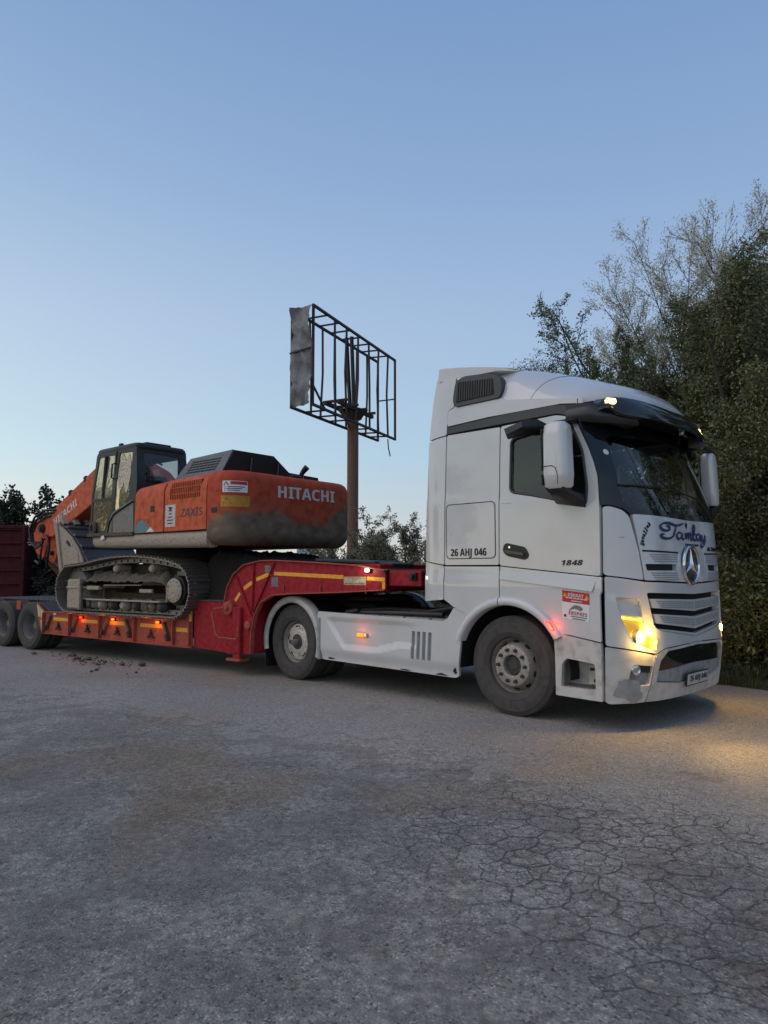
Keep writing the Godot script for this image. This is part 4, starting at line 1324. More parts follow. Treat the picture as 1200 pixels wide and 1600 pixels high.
		bar(st, v3(-7.14, 0.352, s * 1.245), v3(-2.77, 0.338, s * 1.245), 0.11, 0.016)
		obj("foot_flange", st, M.red_dusty, beam)
		for x in [-7.10, -6.20, -5.24, -4.22, -3.20, -2.80]:
			st = nst()
			box(st, v3(x, 0.55, s * 1.30), v3(0.024, 0.385, 0.06), 0.004)
			obj("web_rib", st, M.red_dusty, beam)
		for x in [-6.95, -6.05, -5.08, -4.38, -3.36]:
			var d := 0.16 if x < -4.5 else -0.16
			st = nst()
			bar(st, v3(x - d * 0.4, 0.42, s * 1.305), v3(x + d * 0.6, 0.71, s * 1.305), 0.045, 0.05)
			obj("stake_brace", st, M.rust, beam)
			st = nst()
			bar(st, v3(x - d * 0.4, 0.43, s * 1.335), v3(x - d * 0.1, 0.515, s * 1.335), 0.03, 0.06)
			obj("brace_foot", st, M.rust_dark, beam)
		for x in [-6.58, -5.62, -4.72, -3.78]:
			st = nst()
			for k in 3:
				var a := PI / 2 + TAU * k / 3.0
				bar(st, v3(x, 0.49, s * 1.30), v3(x + 0.09 * cos(a), 0.49 + 0.09 * sin(a), s * 1.30), 0.03, 0.025)
			cyl(st, v3(x, 0.49, s * 1.27), v3(x, 0.49, s * 1.325), 0.03, 10)
			obj("lashing_lug", st, M.rust_dark, beam)
	for q in [[-6.80, -6.28], [-5.86, -5.34], [-4.98, -4.46], [-4.10, -3.50]]:
		plate("reflective_tape", t, flat, pv([q[0], 0.605, q[1], 0.605, q[1], 0.665, q[0], 0.665]), M.tape, 0.003)
	plate("reflective_tape", t, flat, pv([-3.16, 0.57, -2.83, 0.57, -2.83, 0.635, -3.16, 0.635]), M.tape, 0.003)
	plate("reflective_tape", t, flat, pv([-2.845, 0.70, -2.792, 0.70, -2.792, 1.03, -2.845, 1.0]), M.tape, 0.003)
	var n_l := 0
	for x in [-5.83, -4.84, -3.60]:
		st = nst()
		box(st, v3(x, 0.70, 1.285), v3(0.10, 0.05, 0.03), 0.008)
		obj("lamp_housing", st, M.black, t)
		st = nst()
		box(st, v3(x, 0.70, 1.306), v3(0.075, 0.036, 0.016), 0.007)
		obj("marker_lamp", st, M.amber_red if n_l == 0 else M.amber, t)
		lamp("marker_light", v3(x, 0.69, 1.37), Color(1.0, 0.30, 0.05) if n_l == 0 else Color(1.0, 0.5, 0.1), 0.020, 0.02, t)
		n_l += 1
	st = nst()
	box(st, v3(-6.72, 0.73, 1.285), v3(0.09, 0.04, 0.02), 0.006)
	obj("unlit_marker", st, M.letter_white, t)
	for k in 22:
		st = nst()
		box(st, v3(-7.02 + k * 0.18, 0.752, 0), v3(0.165, 0.024, 2.30), 0.005)
		obj("plank", st, M.deck, t)
	st = nst()
	box(st, v3(-5.0, 0.60, 0), v3(4.3, 0.26, 2.30), 0.0)
	obj("bed_frame", st, M.chassis, t)
	st = nst()
	bar(st, v3(-3.08, 0.757, 0), v3(-2.77, 1.06, 0), 2.30, 0.03)
	obj("front_ramp", st, M.deck, t)
	# rear: ramp up to the axle deck, twin wheels
	st = nst()
	bar(st, v3(-7.12, 0.757, 0), v3(-7.46, 0.93, 0), 2.38, 0.03)
	obj("rear_ramp", st, M.deck, t)
	st = nst()
	prism(st, pv([-7.45, 0.93, -7.14, 0.775, -7.14, 0.37, -7.24, 0.37, -7.36, 0.60]), 1.235, 1.265, XY, 0.004)
	prism(st, pv([-7.45, 0.93, -7.14, 0.775, -7.14, 0.37, -7.24, 0.37, -7.36, 0.60]), -1.265, -1.235, XY, 0.004)
	obj("ramp_cheek", st, M.red_dusty, t)
	var cheek := func(p: Vector2) -> Vector3: return Vector3(p.x, p.y, 1.266)
	for q in [[-7.42, 0.90, -7.32, 0.85, -7.27, 0.66, -7.345, 0.66], [-7.30, 0.83, -7.16, 0.76, -7.16, 0.62, -7.26, 0.64], [-7.27, 0.60, -7.16, 0.58, -7.16, 0.40, -7.22, 0.40]]:
		plate("reflector_sheet", t, cheek, pv(q), tinted(mat(lin(0.60, 0.52, 0.30), 0.4), M.red_dusty.albedo_texture, 4.0), 0.003)
	st = nst()
	for k in 16:
		box(st, v3(-7.55 - k * 0.2, 0.935, 0), v3(0.18, 0.03, 1.36), 0.005)
	obj("axle_deck", st, M.deck, t)
	st = nst()
	box(st, v3(-9.0, 0.80, 0), v3(3.2, 0.22, 1.2), 0.01)
	for x in [-7.73, -8.79, -9.85]:
		cyl(st, v3(x, 0.465, -1.1), v3(x, 0.465, 1.1), 0.07, 12)
	box(st, v3(-10.6, 0.80, 0), v3(0.1, 0.3, 2.4), 0.01)
	obj("axle_frame", st, M.chassis, t)
	st = nst()
	box(st, v3(-8.26, 0.85, 1.18), v3(0.16, 0.18, 0.03), 0.006)
	obj("spacer_board", st, M.red_dusty, t)
	M.trailer_tyre = tyre_mesh(0.465, 0.25, 0.26, 3)
	st = nst()
	lathe(st, pv([0.0, -0.13, 0.09, -0.13, 0.13, -0.11, 0.175, -0.10, 0.20, -0.09, 0.225, -0.02, 0.245, 0.05, 0.258, 0.085, 0.268, 0.088, 0.268, 0.098, 0.250, 0.096, 0.236, 0.06, 0.215, -0.01]), 40)
	lathe(st, pv([0.085, -0.13, 0.085, -0.03, 0.06, -0.01, 0.0, -0.01]), 20)
	M.trailer_rim = done(st)
	for x in [-7.73, -8.79, -9.85]:
		for s in [1.0, -1.0]:
			var w := hub("wheel", t, v3(x, 0.465, s * 1.13))
			var turn := Transform3D(Basis(Vector3.UP, 0.0 if s > 0 else PI), Vector3.ZERO)
			obj("tyre", M.trailer_tyre, M.rubber, w, turn)
			obj("tyre", M.trailer_tyre, M.rubber, w, turn * Transform3D(Basis.IDENTITY, v3(0, 0, -0.28)))
			obj("rim", M.trailer_rim, M.steel, w, turn)
			for k in 8:
				var a := TAU * k / 8.0
				obj("wheel_nut", M.nut_mesh, M.rim_dark, w, turn * Transform3D(Basis.IDENTITY, v3(0.15 * cos(a), 0.15 * sin(a), -0.105)))

# ---------------------------------------------------------------- the excavator; x points to its counterweight, z towards the kerb
func build_excavator() -> void:
	var t := thing("excavator", "muddy orange tracked excavator standing on the red lowbed trailer", "excavator", v3(-7.4517, 0, -0.5996), deg_to_rad(4.5))
	build_tracks(t)
	build_house(t)
	build_ex_cab(t)
	build_boom(t)

func build_tracks(t: Node3D) -> void:
	var u := hub("undercarriage", t)
	u.rotation.y = deg_to_rad(4.0)
	# outer line of the track, bottom first, anticlockwise seen from the kerb
	var line := [Vector2(-1.45, 0.79), Vector2(-0.5, 0.79), Vector2(0.5, 0.79), Vector2(1.25, 0.79)]
	for k in 10:
		var a := deg_to_rad(-84.0 + 158.0 * k / 9.0)
		line.append(Vector2(1.31 + 0.435 * cos(a), 1.225 + 0.435 * sin(a)))
	line.append_array([Vector2(1.15, 1.705), Vector2(0.75, 1.755), Vector2(0.25, 1.785), Vector2(-0.25, 1.78), Vector2(-0.75, 1.735), Vector2(-1.2, 1.672)])
	for k in 10:
		var a := deg_to_rad(106.0 + 152.0 * k / 9.0)
		line.append(Vector2(-1.63 + 0.425 * cos(a), 1.215 + 0.425 * sin(a)))
	var crv := Curve2D.new()
	for i in line.size():
		var pm: Vector2 = line[(i + line.size() - 1) % line.size()]
		var pn: Vector2 = line[(i + 1) % line.size()]
		var tg := (pn - pm) * 0.16
		crv.add_point(line[i], -tg, tg)
	crv.add_point(line[0], (line[-1] - line[1]) * 0.16, Vector2.ZERO)
	crv.bake_interval = 0.02
	var total := crv.get_baked_length()
	var n := 47
	var pitch := total / n
	var st := nst()
	box(st, v3(0, -0.012, 0), v3(pitch * 0.93, 0.020, 0.60), 0.003)
	for x in [-0.39, 0.0, 0.39]:
		prism(st, pv([x * pitch - 0.011, -0.004, x * pitch + 0.011, -0.004, x * pitch + 0.006, 0.024, x * pitch - 0.006, 0.024]), -0.30, 0.30)
	for z in [-0.09, 0.09]:
		box(st, v3(0, -0.075, z), v3(pitch * 1.06, 0.085, 0.035), 0.006)
	cyl(st, v3(-pitch * 0.5, -0.075, -0.13), v3(-pitch * 0.5, -0.075, 0.13), 0.022, 8)
	var shoe := done(st)
	for s in [1.0, -1.0]:
		var tr := hub("track", u, v3(0, 0, s * 1.15))
		for k in n:
			var at := crv.sample_baked(k * pitch, true)
			var ah := crv.sample_baked(fmod(k * pitch + 0.03, total), true)
			var be := crv.sample_baked(fmod(k * pitch - 0.03 + total, total), true)
			var d := (ah - be).normalized()
			var x := v3(d.x, d.y, 0)
			var y := v3(d.y, -d.x, 0)
			obj("track_shoe", shoe, M.shoe, tr, Transform3D(Basis(x, y, x.cross(y)), v3(at.x, at.y, 0)))
		# frame and rolling gear
		st = nst()
		prism(st, rounded(pv([-1.28, 1.03, 1.12, 1.03, 1.14, 1.20, 1.10, 1.36, 0.50, 1.36, 0.46, 1.31, -0.64, 1.30, -0.68, 1.24, -1.28, 1.26]), 0.02), -0.2, 0.24, Transform3D.IDENTITY, 0.02)
		box(st, v3(-0.05, 1.035, 0.25), v3(2.1, 0.03, 0.06), 0.008)
		box(st, v3(0.62, 1.205, 0.255), v3(0.34, 0.06, 0.04), 0.01)
		box(st, v3(-0.90, 1.24, 0.25), v3(0.36, 0.07, 0.05), 0.01)
		obj("track_frame", st, M.mud_grey, tr)
		st = nst()
		box(st, v3(-1.55, 1.12, 0.20), v3(0.42, 0.54, 0.10), 0.03)
		box(st, v3(-1.33, 1.12, 0.245), v3(0.04, 0.56, 0.05), 0.008)
		box(st, v3(-1.55, 1.24, 0.255), v3(0.40, 0.04, 0.03), 0.008)
		obj("idler_guard", st, M.mud_grey, tr)
		st = nst()
		lathe(st, pv([0.0, -0.12, 0.33, -0.12, 0.36, -0.05, 0.36, 0.05, 0.33, 0.12, 0.0, 0.12]), 30, Transform3D(Basis.IDENTITY, v3(-1.62, 1.215, 0)))
		obj("idler_wheel", st, M.steel, tr)
		st = nst()
		var teeth := PackedVector2Array()
		for k in 42:
			var a := TAU * k / 42.0
			teeth.append(Vector2(cos(a), sin(a)) * (0.37 if k % 2 == 0 else 0.315))
		prism(st, teeth, -0.04, 0.04, Transform3D(Basis.IDENTITY, v3(1.31, 1.225, 0)), 0.01)
		obj("sprocket", st, M.steel, tr)
		st = nst()
		lathe(st, pv([0.235, -0.10, 0.235, 0.18, 0.225, 0.20, 0.20, 0.205, 0.195, 0.235, 0.0, 0.24]), 32, Transform3D(Basis.IDENTITY, v3(1.31, 1.225, 0)))
		obj("final_drive", st, M.hood_dark, tr)
		st = nst()
		lathe(st, pv([0.192, 0.232, 0.192, 0.246, 0.18, 0.252, 0.0, 0.256]), 32, Transform3D(Basis.IDENTITY, v3(1.31, 1.225, 0)))
		for k in 12:
			var a := TAU * k / 12.0
			cyl(st, v3(1.31 + 0.155 * cos(a), 1.225 + 0.155 * sin(a), 0.25), v3(1.31 + 0.155 * cos(a), 1.225 + 0.155 * sin(a), 0.266), 0.012, 6)
		obj("drive_cover", st, M.mud_grey, tr)
		for k in 7:
			st = nst()
			var x := -1.08 + k * 0.335
			lathe(st, pv([0.0, -0.2, 0.085, -0.2, 0.10, -0.14, 0.085, -0.10, 0.085, 0.10, 0.10, 0.14, 0.085, 0.20, 0.05, 0.24, 0.0, 0.25]), 18, Transform3D(Basis.IDENTITY, v3(x, 0.955, 0)))
			obj("track_roller", st, M.rim_dark if k % 2 == 0 else M.mud_grey, tr)
		st = nst()
		box(st, v3(-0.86, 0.965, 0.235), v3(0.20, 0.16, 0.04), 0.02)
		box(st, v3(0.56, 0.965, 0.235), v3(0.18, 0.16, 0.04), 0.02)
		obj("roller_guard", st, M.mud_dark, tr)
		for x in [-0.38, 0.62]:
			st = nst()
			lathe(st, pv([0.0, -0.1, 0.07, -0.1, 0.07, 0.16, 0.045, 0.19, 0.0, 0.19]), 16, Transform3D(Basis.IDENTITY, v3(x, 1.575, 0)))
			box(st, v3(x, 1.45, 0.0), v3(0.12, 0.20, 0.14), 0.02)
			obj("carrier_roller", st, M.mud_grey, tr)
		st = nst()
		box(st, v3(0.0, 1.26, -0.21), v3(2.7, 0.80, 0.02), 0.0)
		obj("inner_guard", st, M.mud_dark, tr)
		# clay caked on top of the frame
		var nz := noise(1.9, 91 + int(s), 4)
		var heap := func(p: Vector2) -> Vector3:
			var k := sin(PI * clampf((p.y + 0.22) / 0.58, 0.0, 1.0))
			var e := smoothstep(-1.30, -0.95, p.x) * smoothstep(1.20, 1.0, p.x)
			return v3(p.x, 1.29 + e * k * (0.20 + 0.10 * nz.get_noise_2d(p.x * 2.0, p.y * 2.0 + 3.0) + 0.06 * nz.get_noise_2d(p.x * 7.0, p.y * 7.0)), p.y + 0.02 * nz.get_noise_2d(p.x * 5.0, 9.0))
		st = nst()
		sheet(st, pv([-1.30, -0.22, 1.20, -0.22, 1.20, 0.30, -1.30, 0.30]), heap, 0.045, [], 0.0)
		var mud := obj("caked_mud", st, M.mud_dark, tr)
		mud.set_meta("kind", "stuff")
	st = nst()
	loft(st, [[v3(-0.9, 1.15, -0.95), v3(0.9, 1.15, -0.95), v3(0.9, 1.45, -0.95), v3(-0.9, 1.45, -0.95)], [v3(-0.75, 1.25, -0.4), v3(0.75, 1.25, -0.4), v3(0.75, 1.72, -0.4), v3(-0.75, 1.72, -0.4)], [v3(-0.75, 1.25, 0.4), v3(0.75, 1.25, 0.4), v3(0.75, 1.72, 0.4), v3(-0.75, 1.72, 0.4)], [v3(-0.9, 1.15, 0.95), v3(0.9, 1.15, 0.95), v3(0.9, 1.45, 0.95), v3(-0.9, 1.45, 0.95)]], false)
	obj("centre_frame", st, M.mud_dark, u)
	st = nst()
	cyl(st, v3(0, 1.68, 0), v3(0, 1.94, 0), 0.98, 36)
	obj("slew_ring", st, M.chassis, u)

var cw_pts := PackedVector2Array()
var cw_len := PackedFloat32Array()

func cw_at(m: float) -> Vector2:
	m = clampf(m, 0.0, cw_len[-1] - 1e-4)
	var i := cw_len.bsearch(m)
	i = clampi(i, 1, cw_len.size() - 1)
	return cw_pts[i - 1].lerp(cw_pts[i], (m - cw_len[i - 1]) / maxf(1e-6, cw_len[i] - cw_len[i - 1]))

func build_house(t: Node3D) -> void:
	var side := func(p: Vector2) -> Vector3:
		return v3(p.x, p.y, 1.365 - 0.10 * pow(maxf(0.0, p.y - 2.78) / 0.22, 2.0))
	var st := nst()
	box(st, v3(0.55, 2.02, 0), v3(3.3, 0.16, 2.5), 0.02)
	obj("house_floor", st, M.hood_dark, t)
	# rounded sill
	st = nst()
	var rings := []
	for q in [[-1.17, 0.10, 1.27], [-1.14, 0.16, 1.30], [-1.05, 0.20, 1.33], [-0.5, 0.225, 1.345], [0.8, 0.24, 1.345], [1.9, 0.245, 1.345], [2.32, 0.25, 1.345]]:
		var ring := []
		for k in 12:
			var a := TAU * k / 12.0
			var yc: float = 2.045 + (0.02 if q[0] < -1.1 else 0.0) - q[0] * 0.012
			ring.append(v3(q[0], yc + q[1] * 0.53 * sin(a), q[2] - 0.10 + 0.125 * signf(cos(a)) * pow(absf(cos(a)), 0.6)))
		rings.append(ring)
	loft(st, rings)
	obj("sill", st, M.mud_grey, t)
	# orange doors
	st = nst()
	var pa := rounded(pv([0.315, 2.165, 1.165, 2.165, 1.155, 2.955, 0.395, 2.925, 0.33, 2.86]), 0.03)
	sheet(st, pa, side, 0.07, [], 0.03)
	var a := obj("side_door", st, M.orange, t)
	plate("door_latch", a, side, rrect(0.79, 2.50, 0.91, 2.60, 0.015), M.rust_dark, 0.004)
	letters("faded_lettering", a, "ENKA", side, Vector2(0.575, 2.345), Vector2(0.40, 0.10), tinted(mat(lin(0.10, 0.04, 0.035), 0.6), M.orange.albedo_texture, 3.0), 0.002, false, 0.0, 0.0, 400)
	plate("torn_sticker", a, side, pv([0.33, 2.172, 0.86, 2.175, 0.66, 2.33, 0.56, 2.39, 0.45, 2.36, 0.33, 2.27]), tinted(mat(lin(0.10, 0.22, 0.26), 0.5), M.orange.albedo_texture, 3.0), 0.0025)
	plate("torn_sticker", a, side, pv([0.68, 2.176, 0.90, 2.178, 0.80, 2.25]), M.sticker_white, 0.004)
	st = nst()
	var pb := rounded(pv([1.19, 2.165, 2.30, 2.165, 2.30, 3.0, 2.18, 3.02, 1.20, 2.965]), 0.03)
	var vent := rounded(pv([1.335, 2.665, 2.16, 2.665, 2.16, 2.955, 1.335, 2.93]), 0.02)
	sheet(st, pb, side, 0.07, [vent], 0.04)
	var b := obj("side_door", st, M.orange, t)
	st = nst()
	sheet(st, vent, side, 0.1, [], 0.0, -0.05)
	obj("vent_back", st, M.gap, b)
	for k in 17:
		st = nst()
		var x := 1.36 + k * 0.048
		box(st, v3(x, 2.80, 1.345 - 0.008 * 0.0), v3(0.022, 0.285, 0.016), 0.004, Basis(Vector3(1, 0, 0), -0.04))
		obj("vent_slat", st, M.orange, b)
	for y in [2.745, 2.85]:
		st = nst()
		box(st, v3(1.75, y, 1.356 - (0.008 if y > 2.8 else 0.0)), v3(0.80, 0.014, 0.008), 0.002)
		obj("vent_bar", st, M.orange, b)
	plate("paper_notice", b, side, rrect(1.225, 2.235, 1.50, 2.585, 0.01), tinted(mat(lin(0.60, 0.58, 0.55), 0.6), M.orange.albedo_texture, 3.0), 0.003)
	for k in 6:
		var y := 2.54 - k * 0.05
		var w := 0.08 + 0.10 * rng.randf()
		plate("notice_line", b, side, pv([1.36 - w * 0.5, y - 0.008, 1.36 + w * 0.5, y - 0.008, 1.36 + w * 0.5, y + 0.008, 1.36 - w * 0.5, y + 0.008]), M.rust_dark, 0.0055)
	plate("notice_mark", b, side, pv([1.30, 2.545, 1.42, 2.545, 1.36, 2.49]), M.rust_dark, 0.0055)
	var faded := tinted(mat(lin(0.085, 0.05, 0.055), 0.6), M.orange.albedo_texture, 4.0)
	letters("faded_lettering", b, "ZAXIS", side, Vector2(1.93, 2.44), Vector2(0.56, 0.13), faded, 0.002, false, 0.15)
	# counterweight
	for k in 65:
		var th := PI * k / 64.0
		cw_pts.append(Vector2(2.32 + 0.56 * pow(sin(th), 0.42), 1.365 * signf(cos(th)) * pow(absf(cos(th)), 0.34)))
	cw_len.append(0.0)
	for k in 64:
		cw_len.append(cw_len[-1] + cw_pts[k].distance_to(cw_pts[k + 1]))
	var L: float = cw_len[-1]
	var cwf := func(p: Vector2) -> Vector3:
		var c := cw_at(p.x)
		var y: float = p.y
		var inset := 0.0
		if y < 2.15:
			inset = 0.24 * (1.0 - sqrt(maxf(0.0, 1.0 - pow((2.15 - y) / 0.235, 2.0))))
		elif y > 2.86:
			inset = 0.13 * (1.0 - sqrt(maxf(0.0, 1.0 - pow((y - 2.86) / 0.185, 2.0))))
		var out := Vector2(c.x - 1.9, c.y * 0.7).normalized()
		c -= out * inset
		return v3(c.x, y, c.y)
	var grunge := noise(1.6, 95, 5)
	var fineg := noise(7.0, 96, 4)
	var bound := func(d: float) -> float:
		return lut(d, [-2.1, -1.75, -1.36, -0.92, -0.42, -0.08, 0.60, 0.93, 1.15, 1.5], [2.14, 2.24, 2.40, 2.42, 2.46, 2.30, 2.29, 2.56, 2.64, 2.68])
	var paint := func(p: Vector2, at: Vector3) -> Color:
		var d := p.x - L * 0.5
		var edge: float = bound.call(d) + 0.05 * grunge.get_noise_2d(p.x * 2.0, p.y * 2.0) + 0.03 * fineg.get_noise_2d(p.x, p.y)
		var k := smoothstep(0.045, -0.045, p.y - edge + 0.05 * fineg.get_noise_2d(p.x * 2.5, p.y * 1.2))
		k = maxf(k, 0.42 * smoothstep(0.30, 0.0, p.y - edge) * (0.6 + 0.8 * fineg.get_noise_2d(p.x * 0.8, p.y * 5.0)))
		var sp := smoothstep(0.30, 0.55, fineg.get_noise_2d(p.x * 1.3 + 9.0, p.y * 2.2) + 0.35 * grunge.get_noise_2d(p.x, p.y + 5.0) + 0.25 * (2.72 - p.y))
		k = maxf(k, sp * 0.45 * smoothstep(-0.15, 0.25, grunge.get_noise_2d(p.x * 0.7 + 3.0, p.y * 0.9)))
		k = maxf(k, smoothstep(0.12, 0.04, absf(d - 0.95 - (p.y - 2.6) * 0.9)) * 0.35 * smoothstep(2.75, 2.5, p.y))
		var o := Color(0.56, 0.072, 0.032).lerp(Color(0.42, 0.095, 0.055), 0.5 + 0.5 * grunge.get_noise_2d(p.x * 3.0, p.y * 9.0))  # deeper orange than the doors: dimmer light on the rear put into the colour
		var mu := Color(0.25, 0.185, 0.130).lerp(Color(0.155, 0.118, 0.088), 0.5 + 0.6 * grunge.get_noise_2d(p.x * 1.2, p.y * 5.0 + 4.0))
		return o.lerp(mu, clampf(k, 0.0, 1.0))
	st = nst()
	sheet(st, pv([0.0, 1.925, L, 1.925, L, 3.04, 0.0, 3.04]), cwf, 0.028, [], 0.0, 0.0, paint)
	var cw := obj("counterweight", st, M.orange_mud, t)
	cw.set_meta("label", "orange counterweight with dried mud over its lower half")
	st = nst()
	var top := []
	var bot := []
	for k in 49:
		top.append(cwf.call(Vector2(L * k / 48.0, 3.04)))
		bot.append(cwf.call(Vector2(L * k / 48.0, 1.925)))
	face(st, top, Vector3.UP)
	face(st, bot, Vector3.DOWN)
	st.set_color(Color(0.4, 0.08, 0.04))
	obj("counterweight_cap", st, M.orange, cw)
	letters("maker_lettering", cw, "HITACHI", cwf, Vector2(L * 0.5 + 0.19, 2.775), Vector2(1.27, 0.185), M.letter_white, 0.006, false, 0.0, 0.012)
	plate("warning_notice", cw, cwf, rrect(L * 0.5 - 1.42, 2.70, L * 0.5 - 1.03, 2.87, 0.01), M.sticker_white, 0.004, 0.06)
	plate("notice_header", cw, cwf, rrect(L * 0.5 - 1.30, 2.815, L * 0.5 - 1.04, 2.862, 0.004), M.sticker_red, 0.006, 0.06)
	plate("warning_triangle", cw, cwf, pv([L * 0.5 - 1.41, 2.80, L * 0.5 - 1.32, 2.80, L * 0.5 - 1.365, 2.862]), M.sticker_red, 0.006)
	for k in 3:
		plate("notice_line", cw, cwf, pv([L * 0.5 - 1.39, 2.775 - k * 0.027, L * 0.5 - 1.08 - 0.04 * k, 2.775 - k * 0.027, L * 0.5 - 1.08 - 0.04 * k, 2.787 - k * 0.027, L * 0.5 - 1.39, 2.787 - k * 0.027]), M.ink, 0.006, 0.08)
	plate("yellow_notice", cw, cwf, rrect(L * 0.5 - 1.45, 2.485, L * 0.5 - 0.99, 2.65, 0.01), tinted(mat(lin(0.55, 0.25, 0.02), 0.5), M.orange.albedo_texture, 3.0), 0.004, 0.06)
	plate("warning_triangle", cw, cwf, pv([L * 0.5 - 1.42, 2.515, L * 0.5 - 1.28, 2.515, L * 0.5 - 1.35, 2.625]), M.rust, 0.006)
	plate("lifting_slot", cw, cwf, rrect(L * 0.5 - 1.66, 2.40, L * 0.5 - 1.52, 2.48, 0.02), M.rust_dark, 0.004, 0.05)
	# far side body and the floor above the slew ring
	st = nst()
	box(st, v3(1.3, 2.50, -0.02), v3(1.9, 0.86, 2.62), 0.02)
	obj("engine_bay", st, M.hood_dark, t)
	st = nst()
	box(st, v3(0.55, 2.48, -1.0), v3(3.3, 0.80, 0.70), 0.05)
	obj("far_side_body", st, M.orange, t)
	st = nst()
	prism(st, pv([0.30, 2.90, 2.32, 2.985, 2.32, 3.03, 1.2, 3.0, 0.36, 2.945]), -1.3, 1.27, Transform3D.IDENTITY, 0.02)
	obj("top_deck", st, M.orange, t)
	# engine hood: a high part with a slotted flank and a low part beyond it
	var hf := func(p: Vector2) -> Vector3:
		var k: float = (p.y - 3.0) / 0.47
		return v3(p.x, p.y, 1.02 - 0.22 * k)
	st = nst()
	var flank := pv([0.86, 3.0, 2.13, 3.0, 2.20, 3.465, 1.10, 3.42])
	sheet(st, flank, hf, 0.15, [], 0.03)
	var hood := obj("engine_hood", st, M.hood, t)
	for r in 5:
		for c in 8:
			var x := 1.16 + c * 0.10 + r * 0.012
			var y := 3.14 + r * 0.046
			plate("hood_slot", hood, hf, pv([x, y, x + 0.085, y + 0.004, x + 0.087, y + 0.030, x + 0.002, y + 0.026]), M.gap, 0.003)
	st = nst()
	loft(st, [[v3(0.86, 2.98, 1.01), v3(2.13, 2.98, 1.01), v3(2.20, 3.46, 0.795), v3(1.10, 3.415, 0.795)], [v3(0.86, 2.98, -0.1), v3(2.13, 2.98, -0.1), v3(2.20, 3.46, -0.05), v3(1.10, 3.415, -0.05)], [v3(0.9, 2.98, -0.5), v3(2.15, 2.98, -0.5), v3(2.18, 3.22, -0.42), v3(1.10, 3.20, -0.42)], [v3(0.9, 2.98, -1.2), v3(2.15, 2.98, -1.2), v3(2.18, 3.20, -1.12), v3(1.10, 3.18, -1.12)]], false)
	obj("hood_shell", st, M.hood_dark, hood)
	for z in [0.42, -0.16, -0.75]:
		st = nst()
		box(st, v3(2.18, 3.2 if z > -0.3 else 3.1, z), v3(0.02, 0.36 if z > -0.3 else 0.18, 0.012), 0.003, Basis(Vector3(0, 0, 1), -0.15))
		obj("hood_seam", st, M.hood, hood)
	st = nst()
	tube(st, [v3(1.75, 3.10, -1.12), v3(1.75, 3.30, -1.12), v3(1.79, 3.36, -1.13), v3(1.86, 3.43, -1.15)], [0.045, 0.045, 0.05, 0.058], 12)
	obj("exhaust_pipe", st, M.hood_dark, t)
	st = nst()
	tube(st, [v3(2.52, 3.035, -0.12), v3(2.52, 3.10, -0.16), v3(2.52, 3.115, -0.25), v3(2.52, 3.10, -0.36), v3(2.52, 3.035, -0.40)], 0.03, 8)
	obj("lifting_eye", st, M.hood_dark, t)
	st = nst()
	lathe(st, pv([0.06, 0.0, 0.06, 0.10, 0.10, 0.12, 0.115, 0.16, 0.115, 0.34, 0.10, 0.37, 0.0, 0.38]), 22, Transform3D(Basis(Vector3(1, 0, 0), -PI / 2), v3(0.70, 2.92, 0.62)))
	obj("pre_cleaner", st, M.hood_dark, t)
	st = nst()
	box(st, v3(0.72, 3.0, 0.55), v3(0.25, 0.16, 0.2), 0.03)
	obj("cleaner_base", st, M.orange, t)

